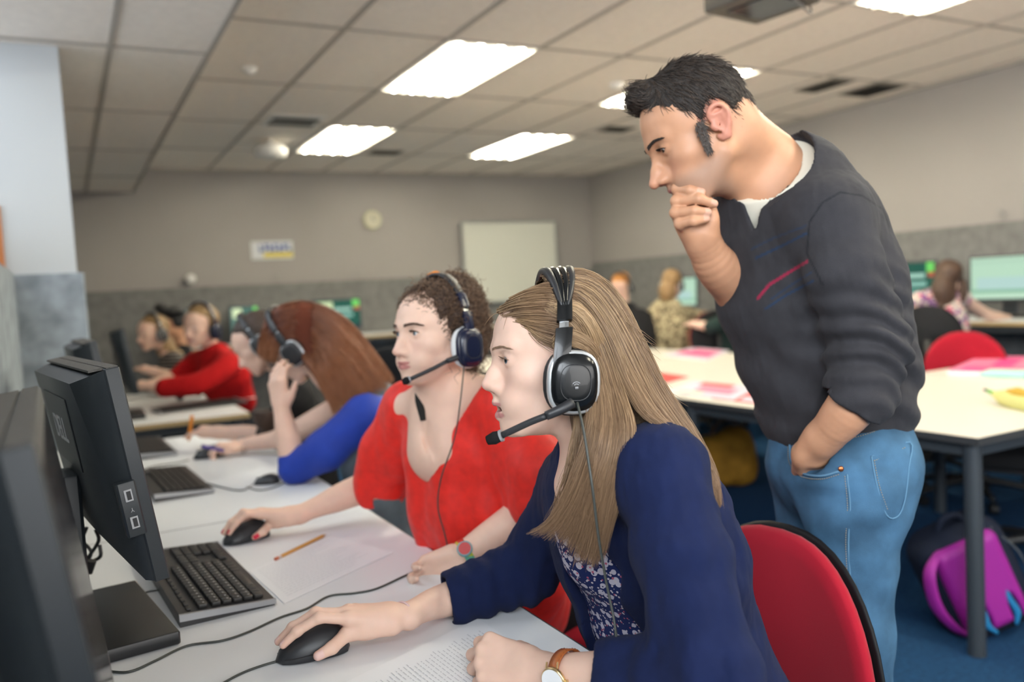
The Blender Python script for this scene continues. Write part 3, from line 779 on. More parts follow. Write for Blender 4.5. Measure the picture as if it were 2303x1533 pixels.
def vobj(name, vq, m, parent=None, attrs=None, org=None):
    v, q = vq
    if org is not None: v = v-np.array(org)
    o = mesh_obj(name, v, q, m, parent, True)
    if attrs:
        for an, arr in attrs.items():
            at = o.data.attributes.new(an, 'FLOAT', 'POINT'); at.data.foreach_set('value', np.asarray(arr, np.float32))
    return o
def snoise(P, f, seed=0):
    """cheap smooth noise from warped sines"""
    P = np.asarray(P)*f; r_ = np.random.default_rng(seed); o = 0; A = r_.normal(size=(6, 3)); ph = r_.uniform(0, 6.28, (6, 2))
    w_ = np.stack([np.sin(P@A[i]*1.3+ph[i, 1]) for i in range(3)], 1)
    for i in range(6): o = o+np.sin(P@A[i]+w_@A[(i+1) % 6]*.9+ph[i, 0])
    return o/6
def smoothstep(x, a, b): t = np.clip((x-a)/(b-a), 0, 1); return t*t*(3-2*t)
def frame(f, u):
    """rows: right-hand side (x), forward (y), up (z) from approximate forward and up"""
    f = nrm(f); u = nrm(np.array(u)-f*np.dot(u, f)); return np.array([np.cross(f, u), f, u])

def on_surf(vq, x, y, lift=.001):
    """point of a surface seen at a picture position, lifted a little"""
    v_ = vq[0]; q = v_-CAM; d = q@FWD; X = IW/2+FPX*(q@RGT)/d; Y = IH/2-FPX*(q@UPV)/d; e = np.hypot(X-x, Y-y); m = e < max(6, e.min()*1.5)
    i = np.where(m)[0]; dd = d[i]; return D(x, y, dd.min()+.001-lift)
# ------------------------------------------------------------------ hair strands
def strands(name, P, rad, m, parent=None, org=None, shade=None, sides=3, taper=True, flat=1.0):
    """P: (n, s, 3) polylines -> thin tubes; per strand random albedo attribute"""
    n, s_, _ = P.shape
    T = np.gradient(P, axis=1); T /= np.linalg.norm(T, axis=2)[..., None]+1e-9
    ref = np.random.default_rng(5).normal(size=(n, 1, 3)); a = np.cross(T, ref); a /= np.linalg.norm(a, axis=2)[..., None]+1e-9; b = np.cross(T, a)
    rr = np.broadcast_to(np.asarray(rad, float).reshape(-1, 1) if hasattr(rad, '__len__') else np.full((n, 1), rad), (n, s_)).copy()
    if taper: rr = rr*(1-.75*np.linspace(0, 1, s_)**4)[None]
    ang = np.arange(sides)*2*np.pi/sides
    V_ = P[:, :, None, :]+rr[..., None, None]*(np.cos(ang)[None, None, :, None]*a[:, :, None, :]+flat*np.sin(ang)[None, None, :, None]*b[:, :, None, :])
    v = V_.reshape(-1, 3)
    base = (np.arange(n)[:, None, None]*s_+np.arange(s_-1)[None, :, None])*sides; k = np.arange(sides)[None, None]; k2 = (k+1) % sides
    q = np.stack([base+k, base+k2, base+sides+k2, base+sides+k], -1).reshape(-1, 4)
    if org is not None: v = v-np.array(org)
    o = mesh_obj(name, v, q, m, parent, True)
    sh = rng.uniform(0, 1, n) if shade is None else shade
    at = o.data.attributes.new('shade', 'FLOAT', 'POINT'); at.data.foreach_set('value', np.repeat(sh, s_*sides).astype(np.float32))
    at = o.data.attributes.new('tip', 'FLOAT', 'POINT'); at.data.foreach_set('value', np.tile(np.repeat(np.linspace(0, 1, s_), sides), n).astype(np.float32))
    return o
def sheet(guides, n, s_=16, jit=.004, wob=.003, wf=3.0, clump=0, edge=.0, seed=1, lend=.06):
    """strands interpolated across a row of guide curves (each a list of 3-D points)"""
    r_ = np.random.default_rng(seed); G = np.array([resample(spline(g, 6), s_) for g in guides])
    u_ = np.sort(r_.uniform(0, len(G)-1.0001, n)); i = u_.astype(int); f = (u_-i)[:, None, None]
    f = f*f*(3-2*f)*.5+f*.5
    P = G[i]*(1-f)+G[i+1]*f
    t = np.linspace(0, 1, s_)[None, :, None]
    P = P+r_.normal(size=(n, 1, 3))*jit*(.6+.6*t)
    ph = r_.uniform(0, 6.28, (n, 1, 3)); P = P+wob*np.sin(t*wf*2*np.pi*(1+.3*r_.normal(size=(n, 1, 1)))+ph)*t
    if clump:
        c = r_.integers(0, clump, n); order = np.argsort(u_); cc = (np.arange(n)*clump//n); cen = np.array([P[cc == j].mean(0) if (cc == j).any() else P[0] for j in range(clump)])
        P = P+(cen[cc]-P)*(t**1.5)*.55
    # uneven lengths
    L = 1-lend*r_.uniform(0, 1, n); idx_ = L[:, None]*np.arange(s_)[None]; i0 = np.clip(idx_.astype(int), 0, s_-2); fr = (idx_-i0)[..., None]
    return P[np.arange(n)[:, None], i0]*(1-fr)+P[np.arange(n)[:, None], i0+1]*fr
def resample(P, n):
    d = np.r_[0, np.cumsum(np.linalg.norm(np.diff(P, axis=0), axis=1))]; t = np.linspace(0, d[-1], n)
    return np.stack([np.interp(t, d, P[:, i]) for i in range(3)], 1)

# ------------------------------------------------------------------ people: shared parts
SK = dict(sss=.12)
m_skin = mat('skin_fair', (.80, .545, .425), .50, spec=.35, sss=.12, bump=(700, .10, .0006), noise=(35, .035), tint=[('lip', (.52, .21, .19)), ('blush', (.72, .38, .31)), ('dark', (.10, .03, .03)), ('nail', (.62, .02, .06))])
m_skin_n = mat('skin_fair_clear_nails', (.77, .52, .41), .50, spec=.35, sss=.12, bump=(700, .10, .0006), noise=(35, .035), tint=[('lip', (.56, .25, .23)), ('blush', (.70, .38, .31)), ('dark', (.10, .03, .03)), ('nail', (.78, .52, .47))])
m_skin_m = mat('skin_tanned', (.53, .275, .16), .48, spec=.4, sss=.12, bump=(600, .16, .0008), noise=(30, .06), tint=[('lip', (.40, .16, .14)), ('blush', (.55, .23, .16)), ('dark', (.09, .04, .03)), ('nail', (.60, .34, .24)), ('stubble', (.28, .19, .145))])
m_eye = mat('eye_white', (.78, .76, .74), .15, tint=[('iris', (.10, .16, .20)), ('pupil', (.005, .005, .006))])
m_eye_b = mat('eye_white_brown', (.72, .69, .66), .15, tint=[('iris', (.07, .04, .02)), ('pupil', (.005, .005, .006))])
def head_field(v, o, A, s=1.0, cran=(-.018, .094), male=0.0, mouth=0.0, ear=(True, True), chin=0.0, nose=0.0, eyes_open=1.0, nz=0.0):
    """adds a head to volume v. o: point between the ears, A: rows (x right, y forward, z up), s: scale"""
    o = np.array(o, float); W_ = lambda x, y, z: o+s*(x*A[0]+y*A[1]+z*A[2])
    def E(c, r, k=.012, mode='add', rot=None): v.ell(W_(*c), np.array(r)*s, A if rot is None else rot@A, k*s, mode)
    def C(a, b, ra, rb, k=.01, mode='add', sq=None, es=None):
        v.cap(W_(*a), W_(*b), ra*s, rb*s, k*s, mode, sq)
    E((0, cran[0], .043), (.0735, cran[1], .0755), .01)
    E((0, .028, .042), (.062, .062, .062), .03)
    E((0, .030, -.020), (.054, .052, .068), .03)
    for q in (-1, 1):
        C((q*.051, .004, -.040), (q*(.020+.004*male), .066, -.082), .015+.002*male, .014, .022)
        E((q*.040, .052, -.012), (.022, .024, .019), .022)
        C((q*.012, .0855, .030), (q*.042, .070, .033), .0085+.0015*male, .007, .016)
        E((q*.0315, .0925, .0135), (.0155, .014, .0105), .013, 'sub')
        E((q*.0305, .0720, .0145), (.0140, .0136, .0128), .005)              # lids
        C((q*.019, .0800, .0190), (q*.041, .0735, .0180), .0030, .0030, .005)
        E((q*.024, .068, -.045), (.022, .022, .022), .022)                   # cheek next to mouth
    E((0, .0785, -.084), (.017+.003*male, .0145, .0135+.002*male), .016)
    E((0, .0765, -.052), (.024, .0155, .022), .02)
    # nose
    E((0, .0895, -.0205), (.0150, .0150, .0120), .012)
    C((-.010, .088, -.0285), (.010, .088, -.0285), .0075, .0075, .010)
    C((0, .083, .024), (0, .101+nose*.6, -.008+nz*.6), .0068, .0078, .012)
    C((0, .101+nose*.6, -.008+nz*.6), (0, .1125+nose, -.0235+nz), .0078, .0092, .008)
    for q in (-1, 1): E((q*.0105, .1000+nose*.6, -.0270+nz*.8), (.0070, .0095, .0065), .007); E((q*.0058, .1040+nose*.8, -.0345+nz), (.0030, .0048, .0026), .003, 'sub')
    C((0, .0955, -.033), (0, .0945, -.041), .0035, .0042, .008)
    # lips
    mo = mouth
    up = [(-.0242, .0735, -.0520), (-.011, .0915, -.0480), (-.0035, .0962, -.0462), (0, .0958, -.0472), (.0035, .0962, -.0462), (.011, .0915, -.0480), (.0242, .0735, -.0520)]
    lw = [(-.0235, .0735, -.0535), (-.011, .0890, -.0570-mo*.7), (0, .0928, -.0590-mo), (.011, .0890, -.0570-mo*.7), (.0235, .0735, -.0535)]
    for P_, rr in ((up, (.0022, .0040, .0043, .0040, .0043, .0040, .0022)), (lw, (.0020, .0048, .0058, .0048, .0020))):
        for i in range(len(P_)-1): C(P_[i], P_[i+1], rr[i], rr[i+1], .005)
    if mo > 0:
        E((0, .092, -.0525-mo*.45), (.0195, .022, .0012+mo*.48), .002, 'sub')
    else:
        C((-.021, .083, -.0525), (0, .0985, -.0522), .0010, .0010, .002, 'sub'); C((0, .0985, -.0522), (.021, .083, -.0525), .0010, .0010, .002, 'sub')
    # eye slits
    for q in (-1, 1):
        E((q*.0305, .090, .0140), (.0125, .012, .0043*eyes_open+.0004), .0025, 'sub')
    for q, on in ((-1, ear[0]), (1, ear[1])):
        if on:
            X0 = .0745; es = .88
            c0 = V(q*X0, -.008, .004)
            rim = [(q*(X0-.004), .004, .010), (q*(X0+.004), .004, .024), (q*(X0+.009), -.006, .032), (q*(X0+.012), -.019, .029), (q*(X0+.012), -.025, .014), (q*(X0+.008), -.020, -.004), (q*(X0+.003), -.010, -.018), (q*(X0-.002), .000, -.026), (q*(X0-.006), .005, -.018)]
            rim = [(p[0], p[1]*es-.001, p[2]*es) for p in rim]
            Rq = spline(rim, 3)
            for i in range(len(Rq)-1): C(tuple(Rq[i]), tuple(Rq[i+1]), .0034, .0034, .003)
            E((q*(X0+.003), -.010, .008), (.0030, .017, .026), .004)
            E((q*(X0+.000), -.008, -.020), (.0040, .006, .008), .005)
            C((q*(X0+.006), -.002, .016), (q*(X0+.007), -.016, .014), .0022, .0028, .004)
            C((q*(X0+.007), -.016, .014), (q*(X0+.005), -.014, -.006), .0028, .0026, .004)
            E((q*(X0+.010), -.005, .000), (.0075, .0065, .010), .003, 'sub')
            C((q*(X0-.001), .006, .001), (q*(X0-.001), .004, -.004), .0045, .0040, .004)
    return W_
def head_attrs(v, o, A, s, male=False, mouth=0.0):
    q = (v-np.array(o))@A.T/s; x, y, z = q.T; at = {}
    inh = (np.abs(x) < .09) & (y > -.12) & (y < .14) & (z > -.12) & (z < .15)
    up = (1-smoothstep(((np.abs(x)/.0250)**2+((z+.0487)/.0042)**2), .6, 1.15))
    lw = (1-smoothstep(((np.abs(x)/.0240)**2+((z+.0572+mouth)/.0058)**2), .6, 1.2))
    at['lip'] = np.maximum(up, lw)*(y > .072)*inh
    ch = np.exp(-(((np.abs(x)-.036)/.018)**2+((z+.018)/.018)**2))*(y > .02)*.30
    ns = np.exp(-((x/.012)**2+((z+.024)/.014)**2))*(y > .09)*.5
    er = (np.abs(x) > .070)*(y < .02)*(z > -.032)*(z < .045)*.9
    at['blush'] = np.maximum(np.maximum(ch, ns), er)*inh
    if mouth > 0: at['dark'] = ((np.abs(x) < .0205)*(z > -.0535-mouth)*(z < -.0505)*(y > .055)*(y < .0885)).astype(float)
    if male:
        at['stubble'] = inh*(smoothstep(-z, .028, .05)*smoothstep(y, -.01, .03)*.55)*(1-at['lip'])+inh*smoothstep(z, .062, .085)*.0
    return at
def eyes(parent, o, A, s, org, look=(0, 1, 0), m=None):
    o = np.array(o); lk = nrm(look)
    for q in (-1, 1):
        c = o+s*(q*.0305*A[0]+.0718*A[1]+.0142*A[2]); r_ = .0122*s
        b = MB(); n = 24; prof = [(r_*math.sin(t), r_*math.cos(t)) for t in np.linspace(.02, math.pi-.02, 22)]
        ax = lk
        b.lathe(prof, (0, 0, 0), n, axis=tuple(ax)); ob = b.obj('eyeball', m or m_eye, parent, smooth=True)
        ob.location = Vector(c-np.array(org)); P_ = np.array(b.v)@ax/r_
        for an, th in (('iris', .885), ('pupil', .975)):
            at = ob.data.attributes.new(an, 'FLOAT', 'POINT'); at.data.foreach_set('value', smoothstep(P_, th-.01, th+.01).astype(np.float32))
def face_y(hv, o, A, s):
    """front surface height of the head as a function of local x, z"""
    q = (hv-np.array(o))@A.T/s; q = q[(q[:, 1] > .03) & (np.abs(q[:, 0]) < .07) & (np.abs(q[:, 2]) < .07)]
    def fy(x, z):
        d = (q[:, 0]-x)**2+(q[:, 2]-z)**2; m = d < .0025**2
        return q[m, 1].max() if m.any() else q[np.argmin(d), 1]
    return fy
def brow(parent, o, A, s, org, m, hv, w_=.0035, z0=.030, n=90, thick=.0006, lashes=True, droop=.0):
    r_ = np.random.default_rng(3); fy = face_y(hv, o, A, s)
    for q in (-1, 1):
        Ps = []
        for i in range(n):
            t = r_.uniform(); x = q*(.012+.035*t); z = z0+.004*math.sin(min(1, t*1.25)*math.pi*.62)-.003*max(0, t-.7)*3+r_.uniform(-1, 1)*w_*(1-.6*t)*.5
            L_ = r_.uniform(.006, .009); x2, z2 = x+q*L_*.92, z+L_*(.30*(1-t)-.22*t)
            a = V(x, fy(x, z)+.0004, z); b = V(x2, fy(x2, z2)+.0010, z2)
            Ps.append([o+s*((a+(b-a)*k)@A) for k in (0, .35, .7, 1)])
        strands('eyebrow', np.array(Ps), thick, m, parent, org)
    for q in ((-1, 1) if lashes else ()):
            Ps = []
            for t in np.linspace(-1, 1, 34):
                x = q*.0305+.0122*t; a = V(x, .0720+.0128*math.sqrt(max(0, 1-t*t*.75))+.0005, .0172-.0030*t*t-droop); d = V(.35*t, 1, .35-.3*droop/.002)*.0065
                Ps.append([o+s*((a+d*k+V(0, 0, .0016)*k*k)@A) for k in (0, .35, .7, 1)])
                a2 = V(x, a[1], a[2]+.0004); Ps.append([o+s*((a2+V(.0009*k, .0006, 0))@A) for k in (-1, -.3, .3, 1)])
            strands('eyelashes', np.array(Ps), .00028*max(1, thick/.0006), m, parent, org)
def hand_field(v, wrist, A, s, curls, spread=(0, 0, 0, 0), thumb=None, side=1, thick=1.0, tips=None):
    """wrist: world point; A rows: x across palm (towards thumb), y along fingers, z out of the back of the hand.
    curls: per finger (mcp, pip, dip) in degrees; thumb: list of 4 local points (metres) or None. Returns fingertip data"""
    wrist = np.array(wrist, float); W_ = lambda p: wrist+s*(np.array(p, float)@A)
    bases = [(.026, .088, .002), (.007, .092, .004), (-.012, .087, .002), (-.029, .077, -.002)]
    lens = [(.040, .024, .020), (.045, .028, .021), (.041, .026, .020), (.032, .020, .018)]
    rads = [(.0092, .0082, .0076, .0062), (.0094, .0084, .0077, .0063), (.0090, .0080, .0073, .0060), (.0080, .0070, .0064, .0053)]
    k = .006*s
    # palm
    v.cap(W_((.002, -.008, 0)), W_((.000, .022, .0)), .0185*s, .0205*s, .012*s, sq=(A[0], 1.30))
    for i, b in enumerate(bases): v.cap(W_((b[0]*.55, .018, -.001)), W_(b), .0150*s*thick, .0115*s*(1 if i < 3 else .92), .012*s)
    v.cap(W_((.014, .02, -.006)), W_((.018, .055, -.006)), .014*s, .011*s, .012*s)
    v.cap(W_((-.018, .02, -.006)), W_((-.024, .06, -.006)), .013*s, .010*s, .012*s)
    for b in bases: v.ell(W_((b[0], b[1]+.000, b[2]+.0055)), np.array((.0058, .0068, .0045))*s, A, .006*s)
    out = []
    for i, b in enumerate(bases):
        if tips and tips[i] is not None:
            P_ = [W_(b)]+[np.array(p, float) for p in tips[i]]
            P3 = P_
        else:
            a = 0; p = np.array(b, float); sp = R(spread[i]); P3 = [W_(p)]
            for L, c in zip(lens[i], curls[i]):
                a += R(c); d = V(math.sin(sp)*math.cos(a), math.cos(sp)*math.cos(a), -math.sin(a)); p = p+d*L; P3.append(W_(p))
        rr = np.array(rads[i])*s
        for j in range(3):
            v.cap(P3[j], P3[j+1], rr[j], rr[j+1], k if j else .005*s)
            if j: v.ell(P3[j], np.array((rr[j]*1.06,)*3), None, .003*s)
        out.append((P3[3], nrm(P3[3]-P3[2]), rr[3]))
    if thumb is None: thumb = [(.020, .015, -.008), (.042, .042, -.018), (.052, .068, -.024), (.054, .092, -.026)]
    T_ = [W_(p) if len(p) == 3 and not isinstance(p, np.ndarray) else np.array(p) for p in thumb]
    for j, (r0, r1) in enumerate(((.0165, .0118), (.0112, .0100), (.0102, .0078))): v.cap(T_[j], T_[j+1], r0*s, r1*s, .010*s if j == 0 else .004*s)
    # web between thumb and index
    v.cap(W_((.018, .045, -.004)), (T_[0]*.45+T_[1]*.55), .009*s, .009*s, .016*s)
    out.append((T_[3], nrm(T_[3]-T_[2]), .0078*s))
    return out
def nail_attr(v, tips, ups, rad=1.15):
    """marks the nail area near every fingertip; ups: direction the nail faces"""
    o = np.zeros(len(v))
    for (p, d, r_), u_ in zip(tips, ups):
        u_ = nrm(u_-d*np.dot(u_, d)); c = p+u_*r_*.75-d*r_*.15; sd = np.cross(d, u_)
        q = v-c; m = (np.abs(q@d) < r_*.95) & (np.abs(q@sd) < r_*.72) & (((v-p)@u_) > r_*.35); o[m] = 1
    return o
def scalp_hit(o, A, s, px, py, off=.008, c=(0, -.018, .047), r=(.0735, .094, .078), side='near'):
    """point on the inflated skull along a picture ray (closest approach when it misses)"""
    rr = (np.array(r)+off)*s; cc = np.array(o)+s*(np.array(c)@A); q = ray(px, py); P = (CAM-cc)@A.T/rr; d = (q@A.T)/rr
    a, b, c_ = d@d, 2*P@d, P@P-1; disc = b*b-4*a*c_
    t = (-b-math.sqrt(disc))/(2*a) if disc > 0 else -b/(2*a)
    pt = CAM+t*q
    return pt
def hp(o, A, s, pts, off=.010):
    """hair path: (px,py) hug the skull; (px,py,depth) are free points"""
    return [scalp_hit(o, A, s, p[0], p[1], off) if len(p) == 2 else D(*p) for p in pts]
def skull_cap(v, o, A, s, off, k=.01, front=None, low=-.03):
    v.ell(np.array(o)+s*(V(0, -.018, .047)@A), (np.array((.0735, .094, .078))+off)*s, A, k)
m_gloss = mat('glossy_black_plastic', (.005, .006, .007), .24, spec=.30, coat=.15)
m_matte = mat('matte_black_plastic', (.02, .021, .024), .45)
m_pad = mat('black_ear_cushion', (.012, .012, .013), .6)
m_padw = mat('white_ear_cushion', (.70, .71, .72), .6)
m_navyp = mat('navy_plastic', (.008, .012, .035), .25)
m_foam = mat('microphone_foam', (.012, .012, .013), .9)
m_steel = mat('chrome_slider', (.42, .44, .45), .2, .9)
def headset(lab, o, A, s, near, boom=None, shell=None, pad=None, fan=True, cup=(-.012, -.020), lean=.0, org=None, logo=False, tilt=0.0, out=.0, wire=None, bandmat=None, spot=None, rad=.096, top=.136, bandy=None):
    """near=+1/-1: side carrying the microphone. Local frame of the head."""
    o = np.array(o); org = o if org is None else np.array(org); shell = shell or m_gloss; pad = pad or m_pad; bandmat = bandmat or shell
    t = thing('headset', lab, 'headset', tuple(org))
    W_ = lambda x, y, z: o+s*(V(x, y, z)@A)-org
    bandy = cup[0] if bandy is None else bandy
    ct, st = math.cos(tilt), math.sin(tilt)
    def bp(a, r_=0.0, y=0.0):   # a: 0 at the near cup .. pi at the far one
        x = near*(rad+r_)*math.cos(a)*(1+out*.0); z = cup[1]+.02+(top-cup[1]-.02+r_)*math.sin(a)
        yy = bandy+y+lean*math.sin(a); return W_(x, yy, z)
    def ribbon(a0, a1, n, w_, th, mb, yo=0.0):
        rs = []
        for a in np.linspace(a0, a1, n):
            ww = w_(a) if callable(w_) else w_; ro = th if not callable(th) else th(a)
            rs.append([bp(a, ro, yo-ww/2), bp(a, ro*1.25, yo-ww*.2), bp(a, ro*1.25, yo+ww*.2), bp(a, ro, yo+ww/2), bp(a, 0, yo+ww/2), bp(a, 0, yo-ww/2)])
        mb.rings(rs)
    PI = math.pi
    if fan:
        for i, (f0, w0) in enumerate(((-1.5, .016), (-.5, .016), (.5, .016), (1.5, .016))):
            rs = []
            for a in np.linspace(.62, PI-.62, 22):
                u_ = (abs(a-PI/2)/(PI/2-.62)); sp = (1-u_**2.2); yo = f0*(.0022+.0095*sp); ww = .0055+.0085*sp; ht = .004+.004*sp
                rs.append([bp(a, .004, yo-ww/2), bp(a, .004+ht, yo-ww*.3), bp(a, .004+ht*1.15, yo), bp(a, .004+ht, yo+ww*.3), bp(a, .004, yo+ww/2), bp(a, 0, yo)])
            MB().rings(rs).obj('headband_rib', m_matte if i in (0, 3) else shell, t, smooth=True)
    else:
        mb = MB(); ribbon(.45, PI-.45, 26, lambda a: .014+.012*math.sin(a)**2, .006, mb); mb.obj('headband', bandmat, t, smooth=True)
    for sg in (0, 1):
        fl = (lambda a: a) if sg == 0 else (lambda a: PI-a)
        mb = MB(); ribbon(fl(.48), fl(.72), 6, .021, .007, mb); mb.obj('band_clamp', shell, t)
        mb = MB(); ribbon(fl(.36), fl(.50), 5, .013, .003, mb); mb.obj('slider', m_steel, t)
        mb = MB(); ribbon(fl(.02), fl(.40), 10, lambda a: .0235, .0065, mb); mb.obj('band_arm', shell, t)
        q = near*(1 if sg == 0 else -1)
        # cup: rounded square lofted outwards
        def ring(x, h_, w_, ex, dz=0.0):
            r_ = []
            for i in range(32):
                a = 2*PI*i/32; c_, s_ = math.cos(a), math.sin(a); yy = w_*math.copysign(abs(c_)**ex, c_); zz = h_*math.copysign(abs(s_)**ex, s_)
                y2 = yy*ct-zz*st; z2 = yy*st+zz*ct; r_.append(W_(q*x, cup[0]+y2, cup[1]+dz+z2))
            return r_ if q > 0 else r_[::-1]
        x0 = rad-.018
        MB().rings([ring(x0-.004, .034, .030, .8), ring(x0, .043, .038, .85), ring(x0+.008, .046, .040, .85), ring(x0+.014, .043, .037, .85)]).obj('ear_cushion', pad, t, smooth=True)
        MB().rings([ring(x0+.013, .041, .0345, .72), ring(x0+.017, .0435, .0370, .72), ring(x0+.022, .0425, .0362, .72), ring(x0+.024, .040, .0340, .72)]).obj('trim_ring', mat('silver_trim', (.55, .57, .58), .3, .5) if shell is not m_navyp else m_navyp, t, smooth=True)
        MB().rings([ring(x0+.020, .040, .0335, .70), ring(x0+.027, .038, .0315, .70), ring(x0+.031, .031, .026, .74), ring(x0+.032, .018, .016, .9)]).obj('ear_cup', shell, t, smooth=True)
        if sg == 0:
            g = MB(); P_ = ring(x0+.0322, .024, .021, .75); g.tube(P_+[P_[0]], .0005, n=5, sm=1); g.obj('cup_groove', m_matte, t)
            if logo:
                g = MB(); X = x0+.0335
                g.tube([W_(q*X, cup[0]-.0022, cup[1]-.007), W_(q*X, cup[0]+.0022, cup[1]-.007)], .0016, n=6, sm=2)
                for r_ in (.0042, .0068): g.tube([W_(q*X, cup[0]+r_*math.sin(b_), cup[1]-.006+r_*math.cos(b_)) for b_ in np.linspace(-.85, .85, 7)], .0006, n=5, sm=2)
                g.obj('cup_mark', m_silver, t)
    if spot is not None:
        mb = MB(); ribbon(spot[0], spot[1], 5, .020, .0095, mb); mb.obj('orange_band_strip', mat('orange_strip', (.70, .22, .03), .35), t)  # orange strip lying across the top of the dark headband
    if boom is not None:
        P_ = [np.array(p)-org for p in boom[0]]; r_ = boom[1]
        n1 = len(P_)-2
        MB().tube(P_[:3], [r_*1.5, r_*1.45, r_*1.3], n=10).obj('microphone_arm', m_matte, t, smooth=True)
        MB().tube(P_[2:-1], r_, n=10).obj('microphone_boom', m_matte, t, smooth=True)
        a, b = P_[-2], P_[-1]; d = nrm(b-a)
        MB().cyl(a-d*.001, a+d*.002, r_*1.75, n=16).obj('boom_ring', m_silver, t)
        MB().tube([a+d*.002, a*.5+b*.5, b], [r_*1.6, r_*1.9, r_*1.35], n=14, sm=4).obj('microphone_foam', m_foam, t, smooth=True)
    if wire is not None:
        MB().tube([np.array(p)-org for p in wire[0]], wire[1], n=7, sm=8).obj('headset_wire', m_cable, t, smooth=True)
    return t

# =================================================================== woman in navy (nearest)
f_b = nrm(-RGT*math.cos(R(5))-UPV*math.sin(R(5))-FWD*.17); u_b = UPV*math.cos(R(5))-RGT*math.sin(R(5))
A_b = frame(f_b, u_b); S_b = .99
ORG_b = V(.86, .98, 0)
eye_b = D(1133, 810, 1.175)
o_b = eye_b-S_b*(V(-.0305, .0845, .0142)@A_b)
pb_ = thing('person', 'seated woman in navy cardigan with long fair hair, nearest the camera', 'person', tuple(ORG_b))
def col(name, *pts): return [D(*p) for p in pts]
v = Vol(.0021)
Wb = head_field(v, o_b, A_b, S_b, mouth=.0065, eyes_open=1.2, ear=(False, False), nose=-.0065, nz=.0045)
neck = [Wb(0, -.028, -.035), D(1345, 985, 1.215), D(1385, 1050, 1.235)]
v.chain(neck, (.050, .047, .055), k=.03, sq=(FWD, 1.0))
v.cap(Wb(0, .035, -.070), Wb(0, .0, -.055), .024, .034, .03)
v.cap(D(1345, 985, 1.215), D(1330, 1090, 1.235), .045, .055, .03)
vh = v.build()
# right arm: wrist, hand on the mouse
MW = mouse1.matrix_basis if False else None
ml = V(mouse1.location[0], mouse1.location[1], DZ); mx = V(math.cos(mz), math.sin(mz), 0); my = V(-math.sin(mz), math.cos(mz), 0); UZ = V(0, 0, 1)
def on_mouse(ml, mx, my, x, y, z): return ml+mx*x+my*y+UZ*z
wR = Zp(905, 1385, .768); hf = Vol(.0016)
near_s = 1 if (my@(CAM-ml)) > 0 else -1
def mouse_hand(hf, wR, ml, mx, my, s, near_s, elbow):
    """palm rests behind/over the mouse, fingertips on its front; thumb on the near side"""
    mcp_c = on_mouse(ml, mx, my, -.022, -near_s*.004, .058)
    fy = nrm(mcp_c-wR); ax = nrm(my*near_s-fy*np.dot(my*near_s, fy)); az = np.cross(ax, fy); az = az if az[2] > 0 else -az
    Ah = np.array([ax, fy, az])
    tips = [None]*4
    ys = (.015, -.003, -.020, -.036); mcps = [(.026, .088, .002), (.007, .092, .004), (-.012, .087, .002), (-.029, .077, -.002)]
    base = [wR+s*(np.array(b)@Ah) for b in mcps]
    end = [on_mouse(ml, mx, my, .046, near_s*.012, .030), on_mouse(ml, mx, my, .050, -near_s*.010, .028), on_mouse(ml, mx, my, .030, -near_s*.038, .014), on_mouse(ml, mx, my, .006, -near_s*.046, .010)]
    arch = (.020, .021, .016, .012)
    for i in range(4):
        a, b = base[i], end[i]; m1 = a*.56+b*.44+UZ*arch[i]; m2 = a*.22+b*.78+UZ*arch[i]*.62; tips[i] = [m1, m2, b]
    th = [wR+s*(V(.020, .018, -.008)@Ah), on_mouse(ml, mx, my, -.048, near_s*.026, .030), on_mouse(ml, mx, my, -.022, near_s*.042, .021), on_mouse(ml, mx, my, .000, near_s*.043, .014)]
    T_ = hand_field(hf, wR, Ah, s, [(0, 0, 0)]*4, thumb=th, tips=tips)
    return Ah, T_
Ah, TR = mouse_hand(hf, wR, ml, mx, my, .98, near_s, None)
cR = D(1010, 1346, 1.425); eR = D(1185, 1296, 1.46)
hf.chain([wR-Ah[1]*.01, wR*.6+cR*.4, cR, eR], (.0195, .0215, .0275, .034), k=.012, sq=(np.cross(UZ, nrm(cR-wR)), 1.2))
vR = hf.build(smooth=1)
ups = [UZ*.9+mx*.3]*4+[my*near_s+UZ*.35]
nR = nail_attr(vR[0], TR, ups)
# left arm: loose fist resting on the paper
hf = Vol(.0016)
wL = Zp(1205, 1506, DZ+.034); fy = nrm(Zp(1090, 1475, DZ+.040)-wL); Ax = nrm(UZ*.62+FWD*.72); Ax = nrm(Ax-fy*np.dot(Ax, fy)); Az = np.cross(Ax, fy); Az = Az if Az[2] > 0 else -Az
AL = np.array([Ax, fy, Az])
TL = hand_field(hf, wL, AL, .93, [(42, 96, 60), (46, 98, 60), (50, 98, 60), (54, 95, 60)], spread=(2, 0, -2, -5), thumb=[(.018, .020, -.010), (.034, .050, -.026), (.020, .072, -.040), (.000, .078, -.044)], side=1)
eL = D(1600, 1520, .985); cL = wL+(eL-wL)*.46
hf.chain([wL, wL+(eL-wL)*.3, wL+(eL-wL)*.7], (.0210, .0240, .034), k=.012, sq=(np.cross(UZ, nrm(eL-wL)), 1.2))
vL = hf.build(smooth=1); nL = nail_attr(vL[0], TL, [Az]*5)
bv, bq = merge([vh, vR, vL]); at = head_attrs(vh[0], o_b, A_b, S_b, mouth=.0065)
n0, n1, n2 = len(vh[0]), len(vR[0]), len(vL[0])
for k_ in list(at): at[k_] = np.r_[at[k_], np.zeros(n1+n2)]
def knuckle(v_, T_, wr): 
    d = np.min([np.linalg.norm(v_-t_[0], axis=1) for t_ in T_], 0); return np.exp(-(d/.012)**2)*.55
at['blush'][n0:n0+n1] = knuckle(vR[0], TR, wR); at['blush'][n0+n1:] = knuckle(vL[0], TL, wL)
at['nail'] = np.r_[np.zeros(n0), nR, np.zeros(n2)]
